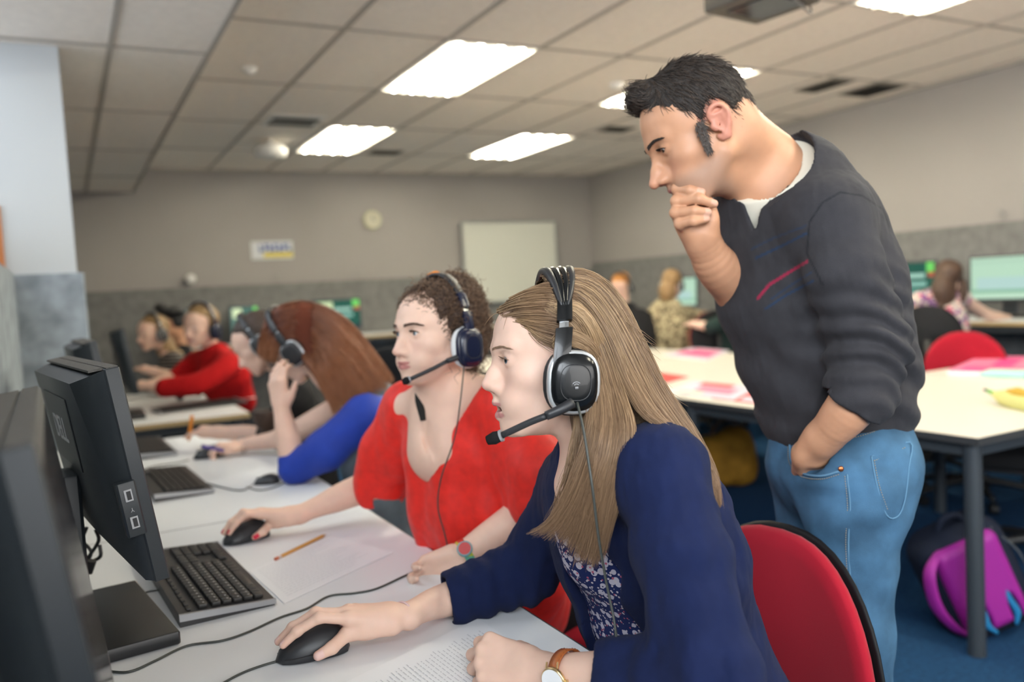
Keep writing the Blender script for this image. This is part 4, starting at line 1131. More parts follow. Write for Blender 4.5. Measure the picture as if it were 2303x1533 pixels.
vobj('body', (bv, bq), m_skin_n, pb_, at, ORG_b)
eyes(pb_, o_b, A_b, S_b, ORG_b, look=f_b-.05*UPV-.42*FWD)
m_brow = mat('eyebrow_hair_fair', (.30, .19, .12), .7); brow(pb_, o_b, A_b, S_b, ORG_b, m_brow, vh[0])
# cardigan, top, trousers
m_card = mat('navy_knit', (.007, .013, .052), .9, sheen=.08, bump=(1300, .5, .0010), noise=(40, .10))
def torso(v, infl=0.0, k=.03):
    P_ = [D(1395, 1030, 1.235), D(1420, 1130, 1.25), D(1450, 1240, 1.27), D(1490, 1380, 1.30), D(1550, 1540, 1.32)]
    lat = nrm(V(.15, -1, 0))
    for i, (r_, f_) in enumerate(((.060, 1.5), (.088, 1.55), (.096, 1.45), (.094, 1.35))):
        r2 = (.088, .096, .094, .110)[i]; v.cap(P_[i], P_[i+1], r_+infl, r2+infl, k, sq=(lat, f_))
    return P_
LAT = nrm(V(.15, -1, 0)); FB = nrm(V(-1, -.15, 0))
floral = Vol(.004); TP = torso(floral, 0); floral.cap(D(1330, 1180, 1.24), D(1345, 1235, 1.24), .055, .055, .03)
fv = floral.build(smooth=1)
m_floral = mat('navy_floral_cotton', (.012, .022, .10), .8)
def floral_mat(m, base, cols, scale=95., thr=.30):
    nt = m.node_tree; N = nt.nodes; L = nt.links; b = N['Principled BSDF']; tc = N.new('ShaderNodeTexCoord')
    last = (*base, 1)
    for i, (c_, sc_, th) in enumerate(cols):
        vo = N.new('ShaderNodeTexVoronoi'); vo.inputs['Scale'].default_value = sc_; vo.inputs['Randomness'].default_value = 1
        mp = N.new('ShaderNodeMapping'); mp.inputs['Location'].default_value = (i*3.1, i*1.7, i*.9); L.new(tc.outputs['Object'], mp.inputs[0]); L.new(mp.outputs[0], vo.inputs['Vector'])
        ss = N.new('ShaderNodeSeparateColor'); L.new(vo.outputs['Color'], ss.inputs[0])
        cmp_ = N.new('ShaderNodeMath'); cmp_.operation = 'LESS_THAN'; L.new(vo.outputs['Distance'], cmp_.inputs[0]); cmp_.inputs[1].default_value = th
        c2 = N.new('ShaderNodeMath'); c2.operation = 'GREATER_THAN'; L.new(ss.outputs[0], c2.inputs[0]); c2.inputs[1].default_value = .25
        mu = N.new('ShaderNodeMath'); mu.operation = 'MULTIPLY'; L.new(cmp_.outputs[0], mu.inputs[0]); L.new(c2.outputs[0], mu.inputs[1])
        x = N.new('ShaderNodeMix'); x.data_type = 'RGBA'; L.new(mu.outputs[0], x.inputs[0])
        if isinstance(last, tuple): x.inputs[6].default_value = last
        else: L.new(last, x.inputs[6])
        x.inputs[7].default_value = (*c_, 1); last = x.outputs[2]
    L.new(last, b.inputs['Base Color'])
floral_mat(m_floral, (.012, .022, .10), [((.50, .48, .58), 75., .42), ((.012, .022, .10), 150., .22), ((.42, .10, .16), 110., .20), ((.55, .50, .55), 170., .30)])
vobj('floral_top', fv, m_floral, pb_, None, ORG_b)
c_ = Vol(.0036); torso(c_, .014)
sL = D(1480, 1058, 1.10); sR = D(1300, 1085, 1.40)
c_.cap(D(1400, 1030, 1.235), sL, .050, .056, .05); c_.cap(D(1395, 1035, 1.235), sR, .052, .056, .05)
c_.cap(sL, D(1535, 1260, 1.04), .058, .058, .03); c_.cap(D(1535, 1260, 1.04), eL, .058, .054, .02)
c_.cap(eL, cL+(eL-cL)*.06, .056, .042, .02); c_.cap(cL+(eL-cL)*.10, cL, .040, .0405, .008)
c_.cap(sR, eR+V(0, 0, .01), .058, .055, .03); c_.cap(eR+V(0, 0, .01), cR+(eR-cR)*.08, .054, .047, .02); c_.cap(cR+(eR-cR)*.1, cR-(eR-cR)*.02, .044, .0435, .006)
# open front: wedge between the two front edges
axf = D(1355, 1120, 1.12)
def opening(P):
    q = P-D(1400, 1180, 1.26); a = q@FB; l = q@LAT; z = P[:, 2]
    w_ = .052+.035*smoothstep(z, .98, 1.10)+.02*smoothstep(-z, -.92, -.70)
    return np.maximum(np.abs(l-.012)-w_, -(a-.015))
c_.custom(TP[4]-.25, TP[0]+V(.2, .2, .16), opening, .006, 'sub')
c_.ell(D(1372, 1000, 1.225), (.068, .068, .055), None, .01, 'sub')
def cuffcut(p, d, r_, ro=.066): 
    d = nrm(d)
    def fn(P):
        q = P-p; t = q@d; w_ = np.linalg.norm(q-t[:, None]*d, axis=1); return np.minimum(np.maximum(w_-r_, -t-.01), np.maximum(w_-ro, -(t-.016)))
    return fn
for (p, e, r_) in ((cR, eR, .0365), (cL, eL, .034)):
    d = nrm(np.array(p)-e); c_.custom(p-.07, p+.07, cuffcut(p-d*.012, d, r_), .003, 'sub')
def cfold(P):
    dL = np.linalg.norm(np.cross(P-sL, nrm(eL-sL)), axis=1)
    tL = ((P-sL)@nrm(eL-sL)); tR = ((P-eR)@nrm(cR-eR)); tu = ((P-sR)@nrm(eR-sR))
    f = .0030*snoise(P*V(1, 1, .45), 34, 2)+.0015*snoise(P, 80, 3)
    wR_ = np.exp(-(np.linalg.norm(P-(eR*.6+cR*.4), axis=1)/.11)**2); f = f+.0042*wR_*np.sin(tR*150+4*snoise(P, 18, 5))
    wE = np.exp(-(np.linalg.norm(P-eL, axis=1)/.10)**2); f = f+.0045*wE*np.sin((P@nrm(eL-wL))*110+3*snoise(P, 16, 6))
    wS = np.exp(-(np.linalg.norm(P-D(1440, 1300, 1.12), axis=1)/.16)**2); f = f+.0035*wS*np.sin((P@nrm(V(.3, .6, .8)))*95+3*snoise(P, 12, 8))
    return f
c_.custom(TP[4]-.4, sL+.4, cfold, .0, 'off')
vobj('cardigan', c_.build(smooth=1), m_card, pb_, None, ORG_b)
tr = Vol(.008); hipc = D(1600, 1700, 1.32)
hipc = V(.90, .93, .52); torso_low = TP[4]
tr.cap(TP[4], hipc, .10, .115, .03, sq=(LAT, 1.4))
for q in (-1, 1):
    h0 = hipc+LAT*.08*q; kn = V(.47, 1.0, .55)+LAT*.10*q; tr.chain([h0, kn, V(kn[0]+.02, kn[1], .08)], (.085, .062, .042), k=.03); tr.cap(V(kn[0]+.02, kn[1], .06), V(kn[0]-.14, kn[1], .045), .040, .030, .02)
vobj('trousers', tr.build(), mat('dark_trousers', (.012, .013, .02), .9), pb_, None, ORG_b)
# hair
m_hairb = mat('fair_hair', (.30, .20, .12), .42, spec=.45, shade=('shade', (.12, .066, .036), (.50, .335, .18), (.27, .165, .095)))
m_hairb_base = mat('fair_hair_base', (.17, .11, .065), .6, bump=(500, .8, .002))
hb = Vol(.0036)
skull_cap(hb, o_b, A_b, S_b, .002)
# clear the face and neck front
def facecut(o, A, s, z0=.072, y0=.052, slope=.55, yb=.012):
    o = np.array(o)
    def fn(P):
        q = (P-o)@A.T/s; x, y, z = q.T
        # negative inside the face region (in front of the hairline)
        line = yb+np.maximum(0, z-.0)*slope+np.maximum(0, z-z0)*1.6
        return -(y-line)*s
    return fn
hb.custom(o_b-.16, o_b+.16, facecut(o_b, A_b, S_b, z0=.070, slope=.48, yb=.018), .004, 'sub')
back = [Wb(0, -.055, .03), Wb(0, -.075, -.03), D(1440, 960, 1.20), D(1500, 1010, 1.19), D(1560, 1090, 1.17)]
hb.chain(back, (.055, .050, .042, .030, .014), k=.03)
fr = [Wb(-.035, -.035, -.02), D(1330, 960, 1.165), D(1325, 1060, 1.135), D(1310, 1150, 1.12), D(1320, 1230, 1.13)]
hb.chain([p+RGT*.010 for p in fr], (.040, .030, .025, .020, .012), k=.03, sq=(RGT, 1.25))
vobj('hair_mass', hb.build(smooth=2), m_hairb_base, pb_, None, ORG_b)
G = lambda pts, off=.011: hp(o_b, A_b, S_b, pts, off)
SH = []
# crown to the back, falling behind the shoulder
SH.append(sheet([G([(1225, 622), (1270, 610), (1335, 618), (1392, 672), (1442, 770, 1.18), (1492, 872, 1.16), (1552, 962, 1.14), (1604, 1060, 1.12), (1618, 1138, 1.12)], .002),
                 G([(1235, 630), (1285, 626), (1335, 634), (1385, 690), (1440, 790, 1.17), (1490, 885, 1.15), (1550, 975, 1.13), (1608, 1085, 1.11), (1614, 1138, 1.11)]),
                 G([(1258, 640), (1320, 650), (1375, 720), (1425, 820, 1.145), (1470, 905, 1.12), (1530, 985, 1.10), (1590, 1070, 1.09), (1602, 1125, 1.09)]),
                 G([(1250, 655), (1310, 672), (1365, 750), (1405, 850, 1.13), (1450, 930, 1.10), (1505, 968, 1.085), (1565, 1035, 1.08), (1590, 1100, 1.08)])], 4600, 22, .0035, .002, 2.5, clump=110, seed=2))
# side layer that falls in front of the shoulder
SH.append(sheet([G([(1245, 668), (1305, 690), (1360, 780), (1395, 880, 1.125), (1420, 960, 1.085), (1405, 1060, 1.08), (1378, 1160, 1.09), (1352, 1262, 1.10)]),
                 G([(1240, 680), (1300, 705), (1345, 790), (1375, 900, 1.12), (1385, 990, 1.085), (1365, 1090, 1.08), (1345, 1190, 1.09), (1330, 1278, 1.10)]),
                 G([(1235, 690), (1295, 720), (1335, 800), (1355, 910, 1.115), (1350, 1000, 1.085), (1320, 1100, 1.085), (1290, 1180, 1.10), (1262, 1222, 1.11)]),
                 G([(1232, 700), (1290, 740), (1325, 830), (1330, 930, 1.115), (1310, 1020, 1.10), (1275, 1110, 1.10), (1225, 1180, 1.11), (1180, 1200, 1.12)])], 5200, 24, .0035, .0025, 2.2, clump=130, seed=3, lend=.30))
# inner layer below the ear cup
SH.append(sheet([G([(1300, 900, 1.15), (1300, 960, 1.135), (1285, 1040, 1.13), (1262, 1120, 1.13), (1235, 1190, 1.13)]),
                 G([(1330, 905, 1.14), (1335, 1000, 1.12), (1330, 1100, 1.11), (1318, 1200, 1.11), (1300, 1262, 1.11)]),
                 G([(1375, 890, 1.13), (1385, 980, 1.11), (1375, 1080, 1.10), (1355, 1180, 1.10), (1335, 1270, 1.10)])], 1600, 18, .004, .003, 2, seed=4, lend=.15))
# front hair swept back from the forehead
SH.append(sheet([G([(1196, 652), (1230, 640), (1270, 640), (1310, 655)], .012), G([(1150, 672), (1195, 655), (1245, 655), (1300, 672)], .012),
                 G([(1120, 700), (1165, 684), (1225, 680), (1290, 690)], .011), G([(1135, 712), (1175, 706), (1230, 706), (1285, 712)], .010),
                 G([(1165, 722), (1195, 728), (1235, 736), (1270, 745)], .010), G([(1195, 742), (1215, 762), (1240, 775), (1262, 785)], .009)], 3000, 14, .0022, .001, 1.5, seed=5, lend=.1))
# hair over the top, down the far side
top = []
def onsk(x, y, z, off=.004):
    q = V(x, y+.018, z-.047); r_ = V(.0735, .094, .078)+off; k = np.sqrt(((q/r_)**2).sum()); q = q/k; return Wb(q[0], q[1]-.018, q[2]+.047)
for yy in (.035, .015, -.01, -.04, -.07, -.095): top.append([onsk(-.012, yy*.8, .13), onsk(.03, yy*.8-.01, .12), onsk(.066, yy*.8-.02, .08), onsk(.084, yy*.55-.03, .03), Wb(.086, yy*.4-.045, -.05), Wb(.078, -.05+yy*.2, -.13)])
SH.append(sheet(top, 900, 14, .002, .001, 1.5, seed=6))
# blond highlight arc behind the band
SH_h = sheet([G([(1250, 684), (1270, 680), (1310, 690), (1348, 745), (1372, 830), (1378, 900, 1.12), (1362, 1000, 1.085), (1340, 1120, 1.08)], .016), G([(1250, 696), (1270, 694), (1305, 708), (1335, 760), (1358, 840), (1362, 910, 1.12), (1345, 1010, 1.085), (1318, 1130, 1.08)], .016)], 520, 22, .0018, .001, 2, seed=8)
SH_l = sheet([G([(1246, 762), (1266, 744), (1300, 748), (1335, 775), (1356, 830)], .020), G([(1246, 782), (1266, 772), (1300, 780), (1330, 800), (1350, 845)], .020)], 360, 12, .0018, .001, 2, seed=9)
FL = []
r_ = np.random.default_rng(77)
for i in range(150):
    y0 = r_.uniform(640, 1000); x0 = np.interp(y0, [640, 700, 800, 900, 1000], [1345, 1405, 1455, 1500, 1560])+r_.uniform(-25, 0); a = D(x0, y0, 1.17)
    g = nrm(RGT*r_.uniform(.1, .9)-UPV*r_.uniform(.2, 1)+FWD*r_.normal()*.3); L_ = r_.uniform(.02, .055); bnd = V(0, 0, -1)*r_.uniform(0, .03)+RGT*r_.normal()*.012
    FL.append([a+g*L_*k+bnd*k*k for k in np.linspace(0, 1, 24)])
for i in range(22):
    x0 = r_.uniform(1120, 1240); y0 = np.interp(x0, [1120, 1240], [705, 640]); a = scalp_hit(o_b, A_b, S_b, x0, y0, .006); g = nrm(-RGT*r_.uniform(0, .6)-UPV*r_.uniform(-.3, 1)-FWD*.5); L_ = r_.uniform(.01, .04)
    FL.append([a+g*L_*k+V(0, 0, -.02)*k*k for k in np.linspace(0, 1, 24)])
allP = [np.stack([resample(p, 24) for p in S_]) for S_ in SH]
n_ = [len(x) for x in allP]; shd = np.concatenate([np.clip(rng.normal(.42, .22, n_[0]), 0, 1), np.clip(rng.normal(.45, .25, n_[1]), 0, 1), np.clip(rng.normal(.38, .2, n_[2]), 0, 1), np.clip(rng.normal(.40, .2, n_[3]), 0, 1), rng.uniform(.1, .5, n_[4])])
_k = 0
for c_n in n_:
    ii = np.arange(c_n)/c_n; r2 = np.random.default_rng(c_n); w0 = sum(np.sin(ii*f_*6.28+r2.uniform(0, 6.28)) for f_ in (2.3, 5.1, 9.7, 17.3, 31.))/5; shd[_k:_k+c_n] = np.clip(shd[_k:_k+c_n]+.55*w0, 0, 1); _k += c_n
allP += [np.stack([resample(p, 24) for p in S_]) for S_ in (SH_h, SH_l)]; shd = np.r_[shd, rng.uniform(.75, 1, len(SH_h)), rng.uniform(.6, .9, len(SH_l))]
allP.append(np.array(FL)); shd = np.r_[shd, rng.uniform(.2, .8, len(FL))]
hairP = np.concatenate(allP)
o = strands('hair', hairP, rng.uniform(.00022, .00055, len(hairP)), m_hairb, pb_, ORG_b, shade=shd); o['kind'] = 'stuff'
# headset
bt = [D(1288, 905, 1.095), D(1262, 920, 1.09), D(1228, 935, 1.09), D(1190, 950, 1.095), D(1128, 979, 1.105), D(1096, 990, 1.11)]
wr = [D(1298, 905, 1.10), D(1312, 965, 1.075), D(1324, 1040, 1.06), D(1334, 1110, 1.055), D(1345, 1200, 1.065), D(1362, 1300, 1.08), D(1382, 1400, 1.07), D(1386, 1460, 1.05), D(1378, 1550, 1.03)]
headset('glossy black headset worn by the fair haired woman in navy', o_b, A_b, S_b, -1, boom=(bt, .0046), shell=m_gloss, cup=(.004, -.022), bandy=.021, lean=-.030, logo=True, tilt=R(6), wire=(wr, .0018), rad=.103, top=.131)
# watch and bracelets
def wrist_band(mb, c, d, upv, r_, w_, th, sq=1.0, n=36):
    d = nrm(d); t = nrm(upv-d*np.dot(upv, d)); q = np.cross(d, t); rs = []
    for i in range(n+1):
        a = 2*math.pi*i/n; e = math.cos(a)*t+sq*math.sin(a)*q; p = c+e*r_; nn = nrm(e)
        rs.append([p-d*w_/2, p-d*w_/2+nn*th, p+d*w_/2+nn*th, p+d*w_/2])
    mb.rings(rs, (False, False)); return t, q
wc = wL+(eL-wL)*.20; wd_ = nrm(eL-wL); t = thing('wristwatch', 'gold watch on a tan leather strap, on the wrist of the woman in navy', 'watch', tuple(wc))
mb = MB(); tz, tq = wrist_band(mb, V(0, 0, 0), wd_, UZ, .0255, .016, .0022, 1.2); mb.obj('strap', mat('tan_leather', (.40, .115, .03), .4, coat=.2), t, smooth=True)
st_ = MB()
for i in range(30):
    a = 2*math.pi*i/30; e = math.cos(a)*tz+1.2*math.sin(a)*tq
    for q in (-1, 1): st_.tube([e*.0279+wd_*q*.0066-np.cross(wd_, nrm(e))*.0014, e*.0279+wd_*q*.0066+np.cross(wd_, nrm(e))*.0014], .0003, n=4, sm=1)
so = st_.obj('stitching', mat('dark_stitch', (.20, .05, .015), .6), t)
face_dir = nrm(UZ*.05-FWD*1.0); face_dir = nrm(face_dir-wd_*np.dot(face_dir, wd_)); fc = face_dir*.0300
m_gold = mat('gold_metal', (.78, .58, .30), .2, .9)
MB().lathe([(.0172, -.002), (.0185, .000), (.0185, .003), (.0172, .0048), (.0160, .0048)], fc, 36, axis=tuple(face_dir)).obj('watch_case', m_gold, t, smooth=True)
MB().lathe([(.0163, .0049), (.0163, .0053)], fc, 36, axis=tuple(face_dir)).obj('dial', mat('watch_dial', (.80, .82, .84), .2), t)
sd = np.cross(face_dir, wd_)
lg = MB()
for q in (-1, 1):
    for r_ in (-1, 1): lg.tube([fc+sd*q*.016+wd_*r_*.0088, fc+sd*q*.0225+wd_*r_*.0088-face_dir*.004], .0014, n=6, sm=1)
lg.cyl(fc+wd_*.018, fc+wd_*.0215, .002).obj('lug', m_gold, t)
wb_ = wR+(cR-wR)*.03; t = MB(); wrist_band(t, V(0, 0, 0), cR-wR, UZ, .0212, .0035, .0016, 1.2)
o = t.obj('bracelet', mat('pink_band', (.72, .50, .50), .6), smooth=True); o.location = Vector(wb_); tag(o, 'thin pale pink hair band around the right wrist of the woman in navy', 'bracelet')
# =================================================================== standing man
a_ = R(31)
f_m = nrm(-RGT*math.cos(a_)-UPV*math.sin(a_)+FWD*.02); u_m = UPV*math.cos(a_)-RGT*math.sin(a_)
A_m = frame(f_m, u_m); S_m = 1.06
ORG_m = V(1.22, 1.08, 0)
o_m = D(1488, 340, 1.46)-S_m*(V(-.0305, .0845, .0142)@A_m)
pm = thing('person', 'standing man in dark grey jumper and jeans with a hand at his chin', 'person', tuple(ORG_m))
v = Vol(.0026)
Wm = head_field(v, o_m, A_m, S_m, male=1.0, mouth=0, cran=(-.004, .082), ear=(True, True), nose=.003, eyes_open=.75)
nb = D(1742, 402, 1.55)
v.chain([Wm(0, -.035, -.020), D(1690, 352, 1.535), nb], (.057, .054, .058), k=.035)
v.cap(Wm(0, -.038, .000), D(1725, 350, 1.555), .042, .050, .03)
v.cap(Wm(0, .020, -.062), D(1665, 400, 1.53), .028, .045, .03)
v.cap(D(1742, 402, 1.55), D(1725, 445, 1.55), .058, .060, .03)
vh = v.build()
# hands: right one at the chin
hf = Vol(.0020)
kx = 1/1886.*1.47
def Dm(x, y, d=1.47): return D(x, y, d)
wM = Dm(1580, 545, 1.505)
# back of the hand faces the camera and left; fingers fold towards the chin and the viewer's right
fyM = nrm(Dm(1536, 468, 1.475)-wM); axM = nrm(UPV*.75+RGT*.25-FWD*.1); 
knucks = [Dm(1524, 424, 1.475), Dm(1522, 452, 1.468), Dm(1520, 478, 1.466), Dm(1530, 503, 1.468)]
mcp = [Dm(1530, 462, 1.500), Dm(1531, 483, 1.495), Dm(1540, 505, 1.492), Dm(1552, 522, 1.490)]
tipsM = [(Dm(1552, 428, 1.450), Dm(1578, 432, 1.447)), (Dm(1572, 447, 1.443), Dm(1606, 458, 1.447)), (Dm(1562, 474, 1.443), Dm(1592, 477, 1.447)), (Dm(1560, 497, 1.444), Dm(1588, 492, 1.450))]
hf.cap(wM, Dm(1572, 520, 1.50), .023, .027, .015, sq=(RGT, 1.15))
for i in range(4):
    hf.cap(Dm(1575, 528, 1.500), mcp[i], .020, .0155, .014)
    hf.cap(mcp[i], knucks[i], .0130, .0098, .006); hf.cap(knucks[i], tipsM[i][0], .0100, .0088, .004); hf.cap(tipsM[i][0], tipsM[i][1], .0088, .0072, .004)
    hf.ell(knucks[i], (.0108,)*3, None, .004)
hf.chain([Dm(1590, 520, 1.485), Dm(1600, 490, 1.475), Dm(1590, 455, 1.480), Dm(1580, 440, 1.490)], (.018, .0135, .0115, .009), k=.012)
hf.cap(Dm(1565, 495, 1.495), Dm(1590, 500, 1.488), .020, .018, .012)
TM = [(tipsM[i][1], nrm(tipsM[i][1]-tipsM[i][0]), .0074) for i in range(4)]
eM = D(1668, 655, 1.60)
hf.chain([wM, D(1612, 598, 1.54), eM], (.0245, .036, .042), k=.02, sq=(RGT, 1.12))
hf.cap(eM, D(1690, 600, 1.66), .042, .045, .02)
vR = hf.build(); nR = nail_attr(vR[0], TM, [-FWD*.8+UPV*.3+RGT*.2]*4)
# left forearm into the pocket
hf = Vol(.0028); cM = D(1925, 895, 1.40); wM2 = D(1850, 985, 1.445); 
hf.chain([D(1955, 810, 1.43), cM, D(1888, 945, 1.415), wM2], (.040, .0405, .036, .0275), k=.02, sq=(FWD, 1.0))
hM2 = D(1826, 1018, 1.478); hf.cap(wM2, hM2, .025, .028, .02, sq=(nrm(FWD*.2+RGT*.8), 1.25))
for i, (x, y) in enumerate(((1795, 1062), (1812, 1072), (1832, 1074), (1850, 1070))):
    hf.cap(hM2+RGT*(.012*(i-1.5)), D(x, y-4, 1.515), .015, .012, .01)
hf.chain([D(1818, 1002, 1.455), D(1800, 1030, 1.466), D(1800, 1054, 1.495)], (.015, .0125, .0105), k=.010)
vP = hf.build()
bv, bq = merge([vh, vR, vP]); at = head_attrs(vh[0], o_m, A_m, S_m, male=True); ne = len(vR[0])+len(vP[0])
for k_ in list(at): at[k_] = np.r_[at[k_], np.zeros(ne)]
at['nail'] = np.r_[np.zeros(len(vh[0])), nR, np.zeros(len(vP[0]))]
# hair root darkness below the hairline at the nape
vobj('body', (bv, bq), m_skin_m, pm, at, ORG_m)
eyes(pm, o_m, A_m, S_m, ORG_m, look=f_m-.35*A_m[2]-.15*FWD, m=m_eye_b)
m_browd = mat('eyebrow_hair_dark', (.03, .02, .015), .7); brow(pm, o_m, A_m, S_m, ORG_m, m_browd, vh[0], w_=.0060, n=170, thick=.0008)
# T-shirt collar band
m_tee = mat('cream_tshirt', (.70, .66, .55), .8, bump=(900, .4, .0008))
LTM = nrm(V(.33, -.94, .03)); FM = nrm(np.cross(V(0, 0, 1), LTM)); FM = FM if FM[0] < 0 else -FM
def mtorso(v, infl=0., k=.04, low=True):
    P_ = [D(1765, 425, 1.56), D(1780, 525, 1.56), D(1818, 660, 1.56), D(1855, 800, 1.57), D(1875, 905, 1.57)]
    rr = (.066, .094, .104, .100, .098); ff = (1.35, 1.42, 1.35, 1.28, 1.28)
    for i in range(4): v.cap(P_[i], P_[i+1], rr[i]+infl, rr[i+1]+infl, k, sq=(LTM, ff[i]))
    return P_
sLm, sRm = D(1862, 490, 1.43), D(1700, 455, 1.70)
ncA, ncB = D(1792, 316, 1.560), D(1668, 455, 1.515)   # back-top and front-bottom of the neckline
nd = nrm(ncB-ncA); nax = nrm(np.cross(nd, LTM)); nax = nax if nax[0] < 0 else -nax   # out of the collar towards the head
ncm = (ncA+ncB)/2; hl = np.linalg.norm(ncB-ncA)/2
tv = Vol(.0030)
tv.cap(ncm-nax*.07, ncm-nax*.03+nd*.006, .080, hl+.008, .01, sq=(LTM, 1.0)); tv.cap(D(1745, 480, 1.55), D(1760, 520, 1.55), .070, .06, .02)
def ecut(ra, rb, vee=0.0, top=.006, rc=.13):
    def fn(P):
        q = P-ncm; h_ = q@nax; t = q@nd; l = np.abs(q@LTM)
        e = (np.sqrt((t/ra)**2+(l/rb)**2)-1)*min(ra, rb)
        if vee:
            vw = (l-rb*(1-np.clip(t, 0, None)/(ra+vee)))*.75; e = np.where(t > 0, vw, e)
        e = np.maximum(e, -h_-.075)
        return np.minimum(e, np.maximum(top-h_, np.sqrt(t*t+l*l)-rc) if top is not None else e)
    return fn
tv.custom(ncm-.2, ncm+.2, ecut(hl-.006, .064, 0, .006), .002, 'sub')
vobj('tshirt', tv.build(), m_tee, pm, None, ORG_m)
# jumper
m_jump = mat('charcoal_knit', (.034, .033, .037), .9, sheen=.15, bump=(900, .5, .0010), noise=(30, .12), tint=[('stripe_blue', (.018, .036, .075)), ('stripe_red', (.26, .018, .05)), ('seam', (.012, .013, .016))])
jv = Vol(.0034); TPm = mtorso(jv, .016)
jv.cap(ncm-nax*.09, ncm-nax*.045, .098, hl+.022, .03, sq=(LTM, 1.05))
jv.cap(D(1775, 420, 1.56), sLm, .066, .066, .05); jv.cap(D(1770, 425, 1.56), sRm, .070, .066, .05)
eLm = D(1952, 772, 1.41)
jv.cap(sLm, D(1900, 610, 1.40), .066, .062, .03); jv.cap(D(1900, 610, 1.40), eLm, .064, .062, .02)
jv.cap(eLm, D(1945, 850, 1.40), .063, .056, .02); jv.cap(D(1945, 850, 1.40), cM, .056, .060, .010)
jv.cap(sRm, D(1680, 600, 1.67), .070, .058, .03); jv.cap(D(1680, 600, 1.67), D(1705, 650, 1.67), .060, .055, .02)
jv.cap(D(1872, 900, 1.57), D(1876, 925, 1.57), .112, .106, .02, sq=(LTM, 1.27))
jv.custom(ncm-.22, ncm+.22, ecut(hl+.004, .076, .034, .002, .098), .003, 'sub')
dc = nrm(D(1893, 940, 1.41)-cM); jv.custom(cM-.09, cM+.09, cuffcut(cM+dc*.004, dc, .0455, .064), .003, 'sub')
def jfold(P):
    f = .0030*snoise(P*V(1, 1, .5), 26, 12)+.0012*snoise(P, 70, 13)
    w1 = np.exp(-(np.linalg.norm(P-D(1965, 775, 1.38), axis=1)/.095)**2); f = f+.0085*w1*np.sin((P@nrm(V(.45, .1, 1)))*170+3.2*snoise(P, 14, 15))
    w2 = smoothstep(-(P@UZ), -1.25, -1.05)*(1-smoothstep(-(P@UZ), -1.03, -.99)); f = f+.005*w2*np.sin((P@nrm(V(.6, -.4, 1.0)))*75+3*snoise(P, 9, 16))
    w3 = np.exp(-(np.linalg.norm(P-D(1800, 640, 1.42), axis=1)/.10)**2); f = f+.004*w3*np.sin((P@nrm(V(1, .2, .5)))*70+2*snoise(P, 10, 18))
    return f*(1-.85*np.exp(-(np.linalg.norm(P-cM, axis=1)/.055)**2))
jv.custom(TPm[4]-.45, sLm+.45, jfold, 0., 'off')
jm = jv.build(smooth=1); JP = jm[0]
# printed stripes: diagonal lines across the chest, in the place's own coordinates
def px_of(P): q = P-CAM; d = q@FWD; return IW/2+FPX*(q@RGT)/d, IH/2-FPX*(q@UPV)/d, d
XJ, YJ, DJ = px_of(JP); NJ = normals(*jm); camside = ((JP-CAM)*NJ).sum(1) < 0
def pstripe(pts, w_, soft=1.6):
    o_ = np.full(len(JP), 99.)
    for a, b in zip(pts[:-1], pts[1:]):
        dx, dy = b[0]-a[0], b[1]-a[1]; t = np.clip(((XJ-a[0])*dx+(YJ-a[1])*dy)/(dx*dx+dy*dy), 0, 1); o_ = np.minimum(o_, np.hypot(XJ-a[0]-t*dx, YJ-a[1]-t*dy))
    return (1-smoothstep(o_, w_-soft, w_+soft))*camside*(DJ < 1.62)
at = {'stripe_red': pstripe([(1705, 670), (1730, 640), (1775, 612), (1815, 588)], 3.2),
      'stripe_blue': np.max([pstripe([(1690, 560), (1740, 535), (1812, 508)], 2.2)*.6, pstripe([(1700, 580), (1760, 552), (1815, 524)], 2.6), pstripe([(1735, 672), (1780, 640), (1825, 612)], 2.2)*.7, pstripe([(1722, 694), (1770, 662), (1828, 632)], 2.4)], 0),
      'seam': pstripe([(1850, 640), (1815, 570), (1820, 500), (1850, 455), (1890, 432), (1940, 440), (1985, 470), (2000, 510)], 2.0)*.8}
vobj('jumper', jm, m_jump, pm, at, ORG_m)
# jeans
m_jean = mat('blue_denim', (.050, .120, .205), .85, bump=(800, .6, .0008), noise=(15, .32), tint=[('stitch', (.30, .24, .15)), ('dark', (.03, .07, .13))])
jn = Vol(.0045)
hp0 = D(1882, 965, 1.57); hp1 = D(1885, 1040, 1.57)
jn.cap(hp0, hp1, .098, .106, .03, sq=(LTM, 1.28))
hipL, hipR = D(1925, 1085, 1.50), D(1835, 1080, 1.66)
kL, kR = D(1915, 1430, 1.50), D(1860, 1440, 1.72)
jn.cap(D(1935, 1050, 1.53), D(1930, 1095, 1.52), .098, .092, .04)
jn.cap(hipL, kL, .086, .064, .04); jn.cap(hipR, kR, .086, .066, .04)
fLg, fRg = V(kL[0]+.03, kL[1], .10), V(kR[0]+.02, kR[1], .10)
jn.cap(kL, fLg, .064, .056, .03); jn.cap(kR, fRg, .064, .056, .03)
def jnfold(P):
    w = np.exp(-(np.linalg.norm(P-D(1850, 1110, 1.42), axis=1)/.12)**2)
    return .0035*snoise(P*V(1, 1, .6), 24, 22)+.0050*w*np.sin((P@nrm(V(-.5, .2, 1)))*85+3*snoise(P, 10, 23))
jn.custom(fLg-.4, hp0+.4, jnfold, 0, 'off')
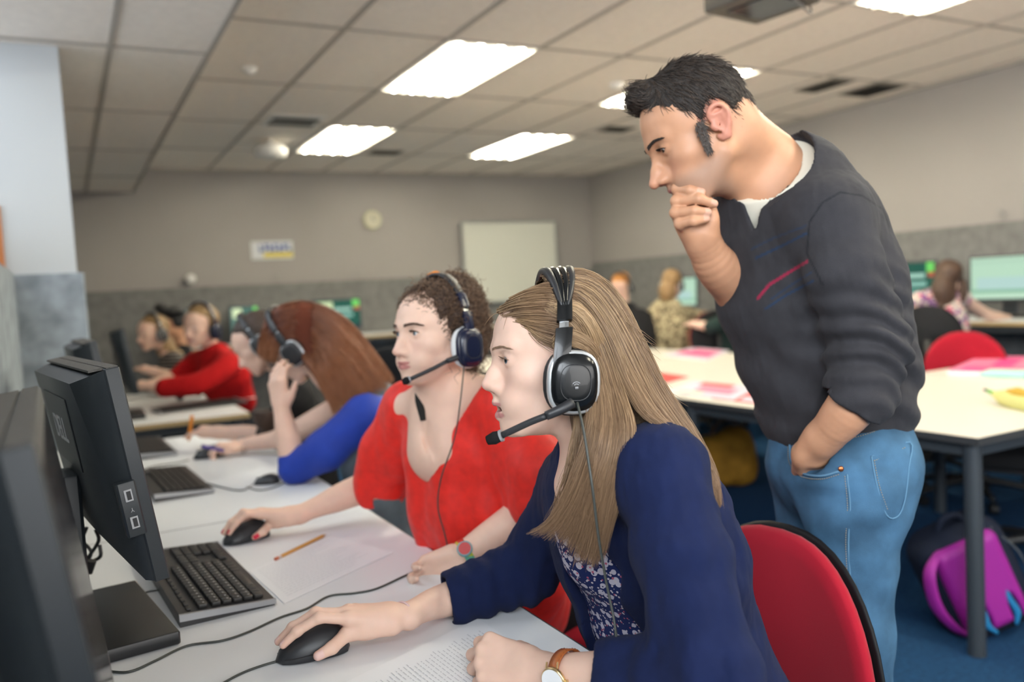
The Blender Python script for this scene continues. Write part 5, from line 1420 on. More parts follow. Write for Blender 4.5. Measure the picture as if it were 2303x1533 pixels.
# pocket mouth for the hand
jn.ell(D(1822, 1028, 1.475), (.046, .022, .026), np.array([RGT, FWD, UPV]), .006, 'sub')
jnm = jn.build(smooth=1); JQ = jnm[0]; X_, Y_, Dp = px_of(JQ)
vobj('jeans', jnm, m_jean, pm, None, ORG_m)
m_stitch = mat('tan_stitching', (.30, .25, .17), .8); m_hemd = mat('denim_edge', (.10, .21, .32), .85)
def stitch(name, pts, off=0., dash=.004, r_=.0007):
    P_ = resample(spline([on_surf(jnm, x, y, .0015) for x, y in pts], 8), 60); L_ = np.linalg.norm(np.diff(P_, axis=0), axis=1).sum(); n_ = max(4, int(L_/dash)); Q_ = resample(P_, n_*2); mb = MB()
    for k in range(n_-1): mb.cyl(Q_[2*k]-ORG_m, Q_[2*k+1]-ORG_m, r_, n=5)
    mb.obj(name, m_stitch, pm)
def edge(name, pts, r_=.0022): MB().tube([on_surf(jnm, x, y, .0005)-ORG_m for x, y in pts], r_, n=8, sm=4).obj(name, m_hemd, pm, smooth=True)
edge('pocket_edge', [(1776, 1000), (1780, 1035), (1800, 1062), (1845, 1070), (1892, 1058)]); stitch('pocket_stitching', [(1772, 1004), (1775, 1040), (1798, 1069), (1845, 1077), (1892, 1065)])
edge('side_seam', [(1905, 1066), (1912, 1140), (1908, 1220), (1912, 1300), (1915, 1380)], .0014); stitch('side_stitching', [(1900, 1070), (1906, 1140), (1902, 1220), (1906, 1300)])
edge('back_pocket', [(1960, 1026), (1972, 1090), (1994, 1158), (2020, 1160), (2036, 1120), (2044, 1050), (2046, 994), (1960, 1026)], .0013); stitch('back_pocket_stitching', [(1966, 1034), (1978, 1092), (1998, 1150)]); stitch('back_pocket_stitching', [(1966, 1036), (2040, 1004)])
stitch('waistband_stitching', [(1896, 990), (1960, 972), (2036, 942)])
MB().lathe([(.0045, 0), (.005, .001), (.003, .002)], on_surf(jnm, 1891, 1054, .002)-ORG_m, 14, axis=tuple(-FWD)).obj('rivet', mat('copper', (.45, .15, .06), .3, .9), pm, smooth=True)
# shoes
sh = Vol(.008)
for p in (fLg, fRg): sh.chain([V(p[0]+.04, p[1], .055), V(p[0]-.06, p[1], .045), V(p[0]-.18, p[1], .03)], (.045, .042, .028), k=.02)
vobj('shoes', sh.build(), mat('dark_shoe', (.03, .022, .018), .5), pm, None, ORG_m)
# short dark hair
m_hairm = mat('short_dark_hair', (.045, .032, .025), .5, shade=('shade', (.016, .012, .010), (.075, .052, .038)))
m_hairm_b = mat('short_dark_hair_base', (.022, .017, .014), .7, bump=(500, 1.0, .002))
def mhair_line(y, z):
    """signed: >0 hair. y forward, z up in head units"""
    front = np.interp(z, [-.05, -.030, -.012, .012, .035, .060, .085, .105, .125], [-.040, -.035, .013, .016, .022, .045, .068, .080, .095])
    return front-y
hm = Vol(.0032)
hm.ell(Wm(0, -.005, .050), np.array((.0795, .0880, .0835))*S_m, A_m, .01)
hm.cap(Wm(0, -.052, .01), Wm(0, -.050, -.025), .038*S_m, .028*S_m, .02)
hm.cap(Wm(-.025, .055, .108), Wm(.025, .055, .108), .024*S_m, .024*S_m, .02)
oM = np.array(o_m)
def mcut(P):
    q = (P-oM)@A_m.T/S_m; x, y, z = q.T; d = mhair_line(y, z)*S_m
    # clear around the ear
    er = (np.sqrt(((y+.012)/.026)**2+((z-.002)/.040)**2)-1)*.03*S_m; er = np.where((z > .045), 1, er)
    low = (z+.035-.0*(y))*S_m
    return np.minimum(np.minimum(d, er), np.where(y < -.03, low, 1))
hm.custom(oM-.2, oM+.2, mcut, .003, 'sub')
hmv = hm.build(smooth=1)
def hbump(vq, amp, f, seed): v_, q_ = vq; n_ = normals(v_, q_); return v_+n_*(amp*snoise(v_, f, seed))[:, None], q_
hmv = hbump(hmv, .0016, 190, 31)
vobj('hair_mass', hmv, m_hairm_b, pm, None, ORG_m)
# short strands on the surface
def fuzz(vq, o, A, s, n, L, flow, jit=.35, lift=.35, seed=1, segs=4, keep=None):
    v_, q_ = vq; r_ = np.random.default_rng(seed); nn = normals(v_, q_); i = r_.integers(0, len(v_), n)
    if keep is not None: i = i[keep((v_[i]-o)@A.T/s)]
    p = v_[i]; nv = nn[i]; fl = flow((p-o)@A.T/s)@A; fl = fl-(fl*nv).sum(1)[:, None]*nv; fl = fl/(np.linalg.norm(fl, axis=1)[:, None]+1e-9)
    d = fl+nv*lift+r_.normal(size=p.shape)*jit; d /= np.linalg.norm(d, axis=1)[:, None]
    ll = L*r_.uniform(.6, 1.2, len(p)); t = np.linspace(0, 1, segs)
    P = p[:, None]-nv[:, None]*.001+d[:, None]*ll[:, None, None]*t[None, :, None]+(fl-nv*.5)[:, None]*(ll[:, None, None]*.35*t[None, :, None]**2)
    return P
def mflow(q):
    x, y, z = q.T; d = np.stack([x*2.0, -.35*np.ones_like(x), -.9*np.ones_like(x)], 1); fr = smoothstep(y, .02, .07)*smoothstep(z, .06, .1)
    return d*(1-fr)[:, None]+np.stack([x*.5, .5*np.ones_like(x), .45*np.ones_like(x)], 1)*fr[:, None]
PS = fuzz(hmv, oM, A_m, S_m, 9000, .016, mflow, .22, .25, seed=5)
edge = fuzz(hmv, oM, A_m, S_m, 3000, .022, mflow, .3, .55, seed=6, keep=lambda q: (q[:, 1] > .045) & (q[:, 2] > .075))
PS = np.concatenate([PS, edge]); o = strands('hair', PS, .0006, m_hairm, pm, ORG_m); o['kind'] = 'stuff'
# sideburn
r_ = np.random.default_rng(4); sb = []
for i in range(420):
    z = r_.uniform(-.030, .02); y = .026-.2*z+r_.uniform(-.009, .007)*(1 if z > -.01 else .7); base = Wm(-.0725-.002, y, z); d = V(-.10, .1+.3*r_.normal(), -1)@A_m
    sb.append([base+nrm(d)*k*.009 for k in (0, .5, 1)])
strands('sideburn', np.array(sb), .0006, m_hairm, pm, ORG_m)
# =================================================================== woman in the red top
f_r = nrm(-FWD*math.cos(R(47))-RGT*math.sin(R(47))-UPV*.04); u_r = UPV-.05*RGT
A_r = frame(f_r, u_r); S_r = .96; ORG_r = V(.95, 1.75, 0)
o_r = D(911, 750, 1.735)-S_r*(V(0, .0850, .0142)@A_r)
pr = thing('person', 'seated woman in a loose red top with curly brown hair and a dark blue headset', 'person', tuple(ORG_r))
v = Vol(.0027)
Wr = head_field(v, o_r, A_r, S_r, ear=(False, False), nose=-.003)
nbr = D(1022, 905, 1.855)
v.chain([Wr(0, -.030, -.03), D(1000, 850, 1.845), nbr], (.049, .046, .052), k=.03)
v.cap(Wr(0, .030, -.072), D(985, 870, 1.83), .024, .038, .03)
v.cap(D(1015, 925, 1.85), D(1012, 1010, 1.83), .085, .085, .05, sq=(RGT, 1.1)); v.cap(nbr, D(1110, 895, 1.80), .045, .050, .04); v.cap(nbr, D(925, 915, 1.93), .043, .048, .04)
v.ell(D(968, 985, 1.752), (.006, .03, .03), None, .02, 'sub')
vh = v.build()
hf = Vol(.0023); ml2 = V(mo2[0], mo2[1], DZ); mx2 = V(math.cos(mz2), math.sin(mz2), 0); my2 = V(-math.sin(mz2), math.cos(mz2), 0); ns2 = 1 if my2@(CAM-ml2) > 0 else -1
wr2 = Zp(668, 1158, .775); Ar2, TR2 = mouse_hand(hf, wr2, ml2, mx2, my2, .95, ns2, None)
er = D(862, 1078, 2.10); mr = wr2*.5+er*.5
hf.chain([wr2, wr2*.75+er*.25, mr, er], (.0205, .025, .033, .040), k=.015, sq=(np.cross(UZ, nrm(er-wr2)), 1.18)); hf.cap(er, D(880, 1000, 2.04), .040, .042, .02)
vR = hf.build(); nR = nail_attr(vR[0], TR2, [UZ*.9+mx2*.3]*4+[my2*ns2+UZ*.35])
hf = Vol(.0026); wl2 = D(1038, 1248, 1.68); el2 = D(1190, 1150, 1.72)
hf.chain([wl2, wl2*.6+el2*.4, el2], (.0215, .029, .037), k=.015, sq=(UPV, 1.1)); hf.cap(el2, D(1190, 1010, 1.72), .038, .044, .02)
fyl = nrm(D(985, 1275, 1.67)-wl2); axl = nrm(np.cross(fyl, FWD)); AL2 = np.array([axl, fyl, nrm(np.cross(axl, fyl))])
hand_field(hf, wl2, AL2, .9, [(40, 50, 30)]*4)
vL = hf.build()
bv, bq = merge([vh, vR, vL]); at = head_attrs(vh[0], o_r, A_r, S_r); n1, n2 = len(vR[0]), len(vL[0])
for k_ in list(at): at[k_] = np.r_[at[k_], np.zeros(n1+n2)]
at['nail'] = np.r_[np.zeros(len(vh[0])), nR, np.zeros(n2)]
vobj('body', (bv, bq), m_skin, pr, at, ORG_r)
eyes(pr, o_r, A_r, S_r, ORG_r, look=nrm(f_r-.35*RGT-.10*UPV)); brow(pr, o_r, A_r, S_r, ORG_r, mat('eyebrow_hair_brown', (.10, .055, .035), .7), vh[0], w_=.0055, n=200, thick=.0009)
m_red = mat('red_chiffon', (.78, .018, .009), .6, sheen=.3, bump=(500, .4, .0012), noise=(50, .12))
FR = nrm(-RGT*.70-FWD*.72); LR = nrm(np.cross(FR, UZ))
rv = Vol(.0042)
RP = [D(1030, 925, 1.86), D(1035, 1010, 1.87), D(1050, 1130, 1.88), D(1085, 1260, 1.90), D(1140, 1350, 1.92)]
for i, (a, b, ff) in enumerate(((.080, .105, 1.4), (.105, .110, 1.42), (.110, .115, 1.4), (.115, .125, 1.35))): rv.cap(RP[i], RP[i+1], a, b, .04, sq=(LR, ff))
shl, shr = D(1135, 915, 1.77), D(918, 915, 1.96)
rv.cap(RP[0], shl, .06, .058, .04); rv.cap(RP[0], shr, .058, .055, .04)
rv.cap(shr, D(878, 1010, 2.02), .058, .066, .03); rv.cap(D(878, 1010, 2.02), D(858, 1085, 2.06), .066, .072, .02, sq=(UPV*.5+RGT, 1.0)); 
rv.cap(shl, D(1195, 1050, 1.72), .060, .070, .03); rv.cap(D(1195, 1050, 1.72), D(1205, 1120, 1.72), .070, .074, .02)
rv.cap(D(1185, 1300, 1.82), D(1160, 1345, 1.84), .085, .09, .05)
# neckline: scoop reaching the upper chest
def rcut(P):
    X, Y, d = px_of(P); return None
def rneck(P):
    q = P-D(1018, 930, 1.86)-RGT*.030; l = q@LR; z = q@UZ; f = q@FR
    # V scoop in front of the plane f>0, opening up to the neck
    w_ = .030+.062*smoothstep(z, -.085, .075)
    front = np.maximum(np.abs(l)-w_, -(z+.078)); front = np.maximum(front, -(f-.0))
    top = np.sqrt(l*l+(f+.005)**2)-.046; top = np.maximum(top, -(z+.02))
    return np.minimum(front*.8, top)
rv.custom(RP[0]-.2, RP[0]+.2, rneck, .006, 'sub')
der = nrm(D(840, 1115, 2.07)-D(880, 1010, 2.02)); rv.custom(D(845, 1110, 2.07)-.12, D(845, 1110, 2.07)+.12, cuffcut(D(850, 1098, 2.065), der, .064, .12), .003, 'sub')
def rfold(P):
    q = P-D(1040, 1100, 1.86); l = q@LR
    f = .0040*snoise(P*V(1, 1, .35), 30, 42)+.0018*snoise(P*V(1, 1, .5), 75, 43)
    f = f+.0055*np.sin(l*58+1.5*snoise(P*V(1, 1, .3), 9, 44))*smoothstep(-(P@UZ), -1.02, -.9)
    return f
rv.custom(RP[4]-.5, shl+.5, rfold, 0, 'off')
vobj('red_top', rv.build(), m_red, pr, None, ORG_r)
MB().tube([D(944, 862, 1.81), D(944, 900, 1.785), D(952, 945, 1.768)], [.010, .010, .006], n=10, flat=.3).obj('black_strap', m_dark, pr, mw=Matrix.Translation(-Vector(ORG_r)))
tv2 = Vol(.009); hr = V(1.02, 1.80, .52)
tv2.cap(RP[4], hr, .11, .12, .03, sq=(LR, 1.3))
for q in (-1, 1):
    kn = V(.52, 1.76, .54)+V(0, .10*q, 0); tv2.chain([hr+V(0, .09*q, 0), kn, V(kn[0]+.03, kn[1], .08)], (.085, .06, .042), k=.03); tv2.cap(V(kn[0]+.03, kn[1], .05), V(kn[0]-.12, kn[1], .04), .04, .03, .02)
vobj('trousers', tv2.build(), mat('black_trousers', (.01, .01, .012), .9), pr, None, ORG_r)
# curly hair
m_curl = mat('curly_brown_hair', (.12, .07, .045), .5, shade=('shade', (.045, .024, .015), (.19, .11, .065)))
m_curl_b = mat('curly_brown_base', (.06, .035, .024), .7, bump=(260, 1, .004))
cv = Vol(.0042)
cv.ell(Wr(0, -.022, .052), np.array((.084, .100, .082))*S_r, A_r, .01)
cv.ell(D(1020, 665, 1.86), (.055, .055, .050), None, .03); cv.ell(D(1050, 740, 1.86), (.035, .05, .065), None, .03); cv.ell(D(1040, 800, 1.84), (.022, .04, .035), None, .02)
cv.custom(o_r-.2, o_r+.2, facecut(o_r, A_r, S_r, z0=.066, slope=.60, yb=.024), .004, 'sub')
cm = hbump(cv.build(), .0040, 95, 51)
vobj('hair_mass', cm, m_curl_b, pr, None, ORG_r)
def curls(vq, n, L, rad, turns, seed, keep=None, segs=18, out=.5):
    v_, q_ = vq; r_ = np.random.default_rng(seed); nn = normals(v_, q_); i = r_.integers(0, len(v_), n)
    if keep is not None: i = i[keep(v_[i])]
    p = v_[i]; nv = nn[i]; n = len(p); d = nv*out+np.array([0, 0, -.8])+r_.normal(size=p.shape)*.5; d -= (d*nv).sum(1)[:, None]*nv*.6; d /= np.linalg.norm(d, axis=1)[:, None]
    a = np.cross(d, r_.normal(size=p.shape)); a /= np.linalg.norm(a, axis=1)[:, None]; b = np.cross(d, a); t = np.linspace(0, 1, segs)[None, :, None]
    ll = (L*r_.uniform(.5, 1.2, n))[:, None, None]; ph = r_.uniform(0, 6.28, (n, 1, 1)); rr = rad*r_.uniform(.6, 1.3, (n, 1, 1))*smoothstep(t, 0, .25)
    return p[:, None]+d[:, None]*ll*t+a[:, None]*rr*np.cos(t*turns*6.28+ph)+b[:, None]*rr*np.sin(t*turns*6.28+ph)
def rooted(q):
    l = (q-o_r)@A_r.T/S_r; k = np.sqrt((((l-V(0, -.018, .047))/V(.0775, .0975, .079))**2).sum(1)); ln = .024+np.maximum(0, l[:, 2])*.60+np.maximum(0, l[:, 2]-.066)*1.6
    return (k > 1.0) & (l[:, 1] < ln-.030)
def rooted2(q):
    l = (q-o_r)@A_r.T/S_r; k = np.sqrt((((l-V(0, -.018, .047))/V(.0775, .0975, .079))**2).sum(1)); ln = .024+np.maximum(0, l[:, 2])*.60+np.maximum(0, l[:, 2]-.066)*1.6
    return (k > 1.0) & (l[:, 1] > ln-.022) & (l[:, 1] < ln-.004)
PC = np.concatenate([curls(cm, 9000, .012, .0030, 1.0, 13, keep=rooted2, out=.2), curls(cm, 4600, .027, .0050, 1.8, 3, keep=rooted), curls(cm, 700, .075, .007, 3, 4, keep=lambda q: ((q-o_r)@A_r[1] < -.005) & ((q-o_r)@A_r[2] < .04))])
loc = [[D(x, y, 1.80) for x, y in p_] for p_ in ([(985, 740), (978, 770), (988, 800), (975, 835)], [(992, 760), (986, 795), (1000, 830), (985, 850)], [(1030, 790), (1040, 825), (1022, 850)], [(1052, 700), (1075, 745), (1068, 790)])]
LC = []
r_ = np.random.default_rng(8)
for g in loc:
    q = resample(spline(g, 8), 18)
    for k in range(40):
        ph = r_.uniform(0, 6.28); t = np.linspace(0, 1, 18)[:, None]; LC.append(q+RGT*.010+.0032*np.hstack([np.cos(t*14+ph), np.sin(t*14+ph), 0*t])+r_.normal(size=3)*.002)
PC = np.concatenate([PC, np.array(LC)]); o = strands('hair', PC, .00075, m_curl, pr, ORG_r); o['kind'] = 'stuff'
wr = [D(1046, 792, 1.735), D(1042, 840, 1.72), D(1035, 905, 1.70), D(1022, 985, 1.70), D(992, 1075, 1.70), D(985, 1140, 1.71), D(1000, 1200, 1.72), D(1010, 1245, 1.72)]
bt = [D(1068, 778, 1.73), D(1040, 798, 1.715), D(1005, 812, 1.70), D(975, 828, 1.69), D(921, 853, 1.675), D(906, 859, 1.67)]
headset('dark blue headset with white cushions worn by the woman in red', o_r, A_r, S_r, -1, boom=(bt, .0042), shell=m_navyp, pad=m_padw, fan=False, cup=(-.012, -.022), wire=(wr, .0015), rad=.098, top=.140, bandmat=m_matte, spot=(1.62, 1.80))
# striped watch
wc = wl2*.94+el2*.06; wdir = nrm(el2-wl2); t = thing('wristwatch', 'multicoloured plastic watch on the wrist of the woman in red', 'watch', tuple(wc)); fcd = nrm(-FWD*.9+UPV*.5); fcd = nrm(fcd-wdir*(fcd@wdir))
mb = MB(); wrist_band(mb, V(0, 0, 0), wdir, fcd, .0245, .017, .0025, 1.05); sb_ = mb.obj('strap', mat('striped_strap', (.5, .6, .3), .5), t, smooth=True)
nt = sb_.data.materials[0].node_tree; tc = nt.nodes.new('ShaderNodeTexCoord'); sp_ = nt.nodes.new('ShaderNodeSeparateXYZ'); rp = nt.nodes.new('ShaderNodeValToRGB'); ml_ = nt.nodes.new('ShaderNodeMapRange')
nt.links.new(tc.outputs['Generated'], sp_.inputs[0]); nt.links.new(sp_.outputs[2], rp.inputs[0]); nt.links.new(rp.outputs[0], nt.nodes['Principled BSDF'].inputs['Base Color']); nt.nodes.remove(ml_)
cr = rp.color_ramp; cr.interpolation = 'CONSTANT'; cr.elements[0].color = (.12, .35, .42, 1); cr.elements[1].position = .9; cr.elements[1].color = (.65, .05, .03, 1)
for p_, c_ in ((.35, (.10, .42, .30, 1)), (.5, (.50, .60, .05, 1)), (.65, (.25, .5, .10, 1)), (.78, (.70, .50, .03, 1))): e_ = cr.elements.new(p_); e_.color = c_
MB().lathe([(.014, 0), (.0155, .001), (.0155, .005), (.013, .007)], fcd*.026, 28, axis=tuple(fcd)).obj('watch_case', mat('teal_plastic', (.20, .42, .45), .4), t, smooth=True)
MB().lathe([(.0125, .0068), (.0125, .0074)], fcd*.026, 28, axis=tuple(fcd)).obj('dial', mat('red_dial', (.55, .05, .05), .4), t)

# =================================================================== red-haired woman, blue sleeve
f_h = nrm(-RGT*.72-UPV*.62+FWD*.18); u_h = nrm(-RGT*.64+UPV*.74); A_h = frame(f_h, u_h); S_h = .97
o_h = D(668, 790, 2.68)-S_h*(V(-.06, -.012, -.02)@A_h)+FWD*.03; ORG_h = V(.95, 2.6, 0)
ph_ = thing('person', 'seated red haired woman in a blue sleeved top with one hand at her ear', 'person', tuple(ORG_h))
v = Vol(.0045); Wh = head_field(v, o_h, A_h, S_h, ear=(False, False))
nh = D(775, 870, 2.72); v.chain([Wh(0, -.03, -.03), D(730, 840, 2.72), nh], (.048, .046, .055), k=.03)
# left arm: elbow on the desk, hand beside the ear cup
ehl = D(662, 1052, 2.57); whl = D(632, 915, 2.59); hhl = D(622, 868, 2.58)
v.chain([ehl, ehl*.5+whl*.5, whl], (.040, .036, .0235), k=.02)
fyh = nrm(D(622, 840, 2.58)-whl); axh = nrm(RGT*.9-FWD*.3-fyh*np.dot(RGT*.9-FWD*.3, fyh)); AH = np.array([axh, fyh, np.cross(axh, fyh)]); AH[2] = AH[2] if AH[2]@FWD < 0 else -AH[2]
hand_field(v, whl, AH, .92, [(25, 45, 25), (22, 42, 25), (20, 40, 25), (22, 40, 25)], thumb=[(.020, .015, -.008), (.040, .038, -.010), (.052, .060, -.012), (.060, .078, -.012)])
# right arm lying on the desk with a pen
ehr = Zp(640, 985, .79); whr = Zp(545, 1000, .765)
v.chain([ehr, whr], (.036, .022), k=.02, sq=(np.cross(UZ, nrm(ehr-whr)), 1.15)); v.cap(ehr, D(760, 920, 2.85), .038, .045, .03)
fyr = nrm(Zp(480, 1003, .775)-whr); axr = nrm(-FWD-fyr*np.dot(-FWD, fyr)); AR = np.array([axr, fyr, np.cross(axr, fyr)]); AR[2] = AR[2] if AR[2][2] > 0 else -AR[2]
hand_field(v, whr, AR, .92, [(40, 55, 30), (45, 55, 30), (50, 60, 30), (55, 60, 30)], thumb=[(.020, .015, -.008), (.036, .045, -.014), (.030, .072, -.020), (.020, .092, -.024)])
vq = v.build(); at = head_attrs(vq[0], o_h, A_h, S_h); at['nail'] = np.zeros(len(vq[0]))
vobj('body', vq, m_skin_n, ph_, at, ORG_h)
bl = Vol(.0060); m_blue = mat('royal_blue_jersey', (.003, .035, .34), .75, sheen=.2, bump=(600, .3, .001), noise=(20, .10))
shh = D(822, 935, 2.56)
bl.cap(D(860, 930, 2.66), shh, .06, .062, .04); bl.cap(shh, D(735, 1010, 2.54), .064, .060, .03); bl.cap(D(735, 1010, 2.54), ehl+V(.01, 0, .0), .060, .052, .02); bl.cap(ehl, ehl+(whl-ehl)*.10, .052, .045, .01)
bl.custom(ehl-.4, shh+.4, lambda P: .003*snoise(P, 30, 61), 0, 'off')
vobj('blue_sleeve', bl.build(), m_blue, ph_, None, ORG_h)
vt = Vol(.0065); m_vest = mat('washed_denim_vest', (.16, .21, .25), .9, bump=(300, .5, .002), noise=(14, .25))
HP = [D(850, 905, 2.74), D(872, 980, 2.74), D(880, 1090, 2.74), D(890, 1240, 2.76)]; LH = nrm(V(.1, -1, 0))
for i, (a, b) in enumerate(((.07, .10), (.10, .105), (.105, .12))): vt.cap(HP[i], HP[i+1], a, b, .04, sq=(LH, 1.4))
vt.cap(D(820, 1050, 2.66), D(850, 1130, 2.66), .075, .085, .04)
vt.custom(HP[3]-.4, HP[0]+.4, lambda P: .006*snoise(P*V(1, 1, .6), 18, 62), 0, 'off')
vobj('denim_vest', vt.build(), m_vest, ph_, None, ORG_h)
lw = Vol(.01); hh = V(1.05, 2.62, .52); lw.cap(HP[3], hh, .12, .12, .03)
for q in (-1, 1): kn = V(.55, 2.62+.1*q, .54); lw.chain([hh+V(0, .09*q, 0), kn, V(.6, kn[1], .05)], (.085, .06, .045), k=.03)
vobj('trousers', lw.build(), MATS['dark_trousers'], ph_, None, ORG_h)
m_auburn = mat('auburn_hair', (.2, .06, .03), .38, spec=.5, shade=('shade', (.085, .018, .010), (.20, .060, .025), (.34, .135, .055)))
m_aub_b = mat('auburn_base', (.10, .026, .013), .85)
ab = Vol(.0055); ab.ell(Wh(0, -.020, .048), np.array((.083, .102, .083))*S_h, A_h, .01)
ab.chain([Wh(0, -.07, .04), D(765, 775, 2.72), D(805, 825, 2.69), D(840, 865, 2.67)], (.068, .055, .038, .015), k=.04); ab.chain([Wh(-.03, -.05, 0), D(745, 850, 2.64), D(765, 895, 2.61)], (.055, .040, .012), k=.03)
ab.ell(Wh(.022, .040, -.02), (.050*S_h, .060*S_h, .080*S_h), A_h, .02)
vobj('hair_mass', ab.build(), m_aub_b, ph_, None, ORG_h)
GH = lambda pts: [scalp_hit(o_h, A_h, S_h, p[0], p[1], .021) if len(p) == 2 else D(*p) for p in pts]
PS = np.concatenate([sheet([GH([(606, 706), (596, 735, 2.72), (588, 770, 2.73), (585, 800, 2.73)]), GH([(625, 700), (612, 745, 2.71), (604, 785, 2.71), (600, 810, 2.71)]), GH([(645, 700), (632, 745, 2.69), (624, 785, 2.69), (618, 815, 2.69)])], 700, 16, .004, .003, 2, seed=20), sheet([GH([(600, 715), (640, 690), (700, 684), (770, 715, 2.66), (830, 780, 2.63), (888, 858, 2.60)]), GH([(604, 730), (650, 705), (705, 705), (760, 740, 2.60), (815, 800, 2.58), (868, 880, 2.57)]),
     GH([(612, 745), (655, 730), (700, 740), (745, 790, 2.56), (790, 840, 2.55), (828, 905, 2.55)]), GH([(625, 760), (660, 760), (695, 780), (725, 830, 2.56), (760, 880, 2.55), (785, 920, 2.54)]), GH([(640, 775), (670, 790), (700, 820, 2.58), (722, 860, 2.56), (742, 905, 2.55), (752, 935, 2.54)])], 3600, 16, .006, .004, 2, clump=60, seed=21, lend=.18)])
o = strands('hair', PS, .0011, m_auburn, ph_, ORG_h); o['kind'] = 'stuff'
bt = [D(662, 815, 2.57), D(650, 822, 2.56), D(640, 830, 2.56), D(630, 838, 2.56), D(618, 842, 2.56), D(608, 846, 2.56)]
headset('black headset with grey trim worn by the red haired woman', o_h, A_h, S_h, -1, shell=m_matte, fan=False, cup=(-.012, -.020), rad=.114, top=.160)
pen = [D(500, 988, 2.90), D(470, 1012, 2.86)]
a, b = Zp(455, 1003, .80), Zp(500, 1012, .765)
tag(MB().cyl(a, b, .006, n=10).cyl(b, b+(b-a)*.12, .006, .001, n=10).obj('pen', mat('purple_pen', (.05, .02, .25), .4)), 'purple pen held in the hand of the red haired woman', 'pen')
def bangle(c, d, r_, m, lab, w_=.006):
    mb = MB(); wrist_band(mb, V(0, 0, 0), d, UZ, r_, w_, .003, 1.1); o_ = mb.obj('bracelet', m, smooth=True); o_.location = Vector(c); tag(o_, lab, 'bracelet')
bangle(whr, ehr-whr, .027, m_silver, 'silver bracelet on the wrist of the red haired woman')

# =================================================================== people farther back, simpler
def far_person(lab, hpx, d, f, u, s, org, skin=None, hair=None, torso=None, arms=(), top=None, hairadd=None, h=.007, face=True, fcut=(.066, .5, .02), hs=None, hair_k=1.0, low=True, dm=1.0):
    """torso: list of (x, y, depth, radius); arms: list of chains [(x,y,depth,r)...] with a flag for the number of covered points"""
    torso = [(p[0], p[1], p[2]*dm, p[3]*dm) for p in torso]; arms = [([(p[0], p[1], p[2]*dm, p[3]*dm) for p in ch], cv_) for ch, cv_ in arms]; hairadd = [(p[0], p[1], p[2]*dm, tuple(np.array(p[3])*dm)) for p in (hairadd or ())]; d = d*dm
    A = frame(f, u); o_ = D(*hpx, d); P0 = V(*org); t = thing('person', lab, 'person', tuple(P0)); v = Vol(h); W_ = head_field(v, o_, A, s, ear=(False, False))
    tp = [D(*p[:3]) for p in torso]; v.chain([W_(0, -.03, -.03), (W_(0, -.03, -.03)+tp[0])/2, tp[0]], (.048, .045, .05), k=.03)
    for ch, cov in arms:
        pts = [D(*p[:3]) for p in ch]; v.chain(pts[cov:], [p[3] for p in ch][cov:], k=.02)
        e_, w_ = pts[-2], pts[-1]; dd = nrm(w_-e_); ax = nrm(np.cross(dd, UZ)+V(1e-3, 0, 0)); v.cap(w_, w_+dd*.06, .022, .026, .02, sq=(ax, 1.3))
        for k in range(4): b0 = w_+dd*.07+ax*(k-1.5)*.017; v.cap(b0, b0+dd*.035-UZ*.006, .009, .008, .006); v.cap(b0+dd*.035-UZ*.006, b0+dd*.055-UZ*.022, .008, .007, .004)
        v.cap(w_+dd*.02+ax*.02, w_+dd*.06+ax*.05, .011, .008, .01)
    vq = v.build(); at = head_attrs(vq[0], o_, A, s); at['nail'] = np.zeros(len(vq[0])); vobj('body', vq, skin or m_skin_n, t, at, P0)
    c_ = Vol(h); lat = nrm(V(A[0][0], A[0][1], 0))
    for i in range(len(tp)-1): c_.cap(tp[i], tp[i+1], torso[i][3], torso[i+1][3], .04, sq=(lat, 1.45))
    for ch, cov in arms:
        pts = [D(*p[:3]) for p in ch]; c_.chain([tp[0]]+pts[:cov+1], [.06]+[p[3]+.014 for p in ch][:cov+1], k=.03)
    c_.custom(tp[-1]-.6, tp[0]+.6, lambda P: .005*snoise(P, 22, 71), 0, 'off'); vobj('clothes', c_.build(), top, t, None, P0)
    if face: eyes(t, o_, A, s, P0)
    hv = Vol(h*.85); hv.ell(W_(0, -.020, .050), np.array((.083, .102, .084))*s*hair_k, A, .01)
    for p in (hairadd or ()): hv.ell(D(*p[:3]), p[3], None, .03)
    hv.custom(o_-.2, o_+.2, facecut(o_, A, s, *fcut), .004, 'sub'); hq = hbump(hv.build(), .003, 90, 81); vobj('hair', hq, hair, t, None, P0)
    if hs is not None: headset(hs[0], o_, A, s, hs[1], shell=hs[2] if len(hs) > 2 else m_matte, fan=False, rad=.098, top=.145)
    if low:
        l_ = Vol(.012); hb_ = tp[-1]; hip = V(hb_[0], hb_[1], .50); l_.cap(hb_, hip, .11, .13, .03); fd = nrm(V(f[0], f[1], 0)); sd_ = np.cross(fd, UZ)
        for q in (-1, 1): kn = hip+fd*.42+sd_*.09*q; l_.chain([hip+sd_*.09*q, kn, V(kn[0], kn[1], .05)], (.08, .06, .045), k=.03)
        vobj('trousers', l_.build(), MATS['dark_trousers'], t, None, P0)
    return t
def hairm(n_, c_): return mat(n_, c_, .55, noise=(120, .35), bump=(200, .8, .004))
m_hd, m_hbl, m_hbk, m_hg, m_hbr = hairm('dark_brown_hair', (.045, .026, .018)), hairm('dark_blond_hair', (.26, .16, .07)), hairm('black_hair', (.012, .011, .011)), hairm('ginger_hair', (.42, .17, .03)), hairm('brown_hair', (.055, .028, .016))
m_blk = mat('black_jersey', (.012, .012, .014), .9)
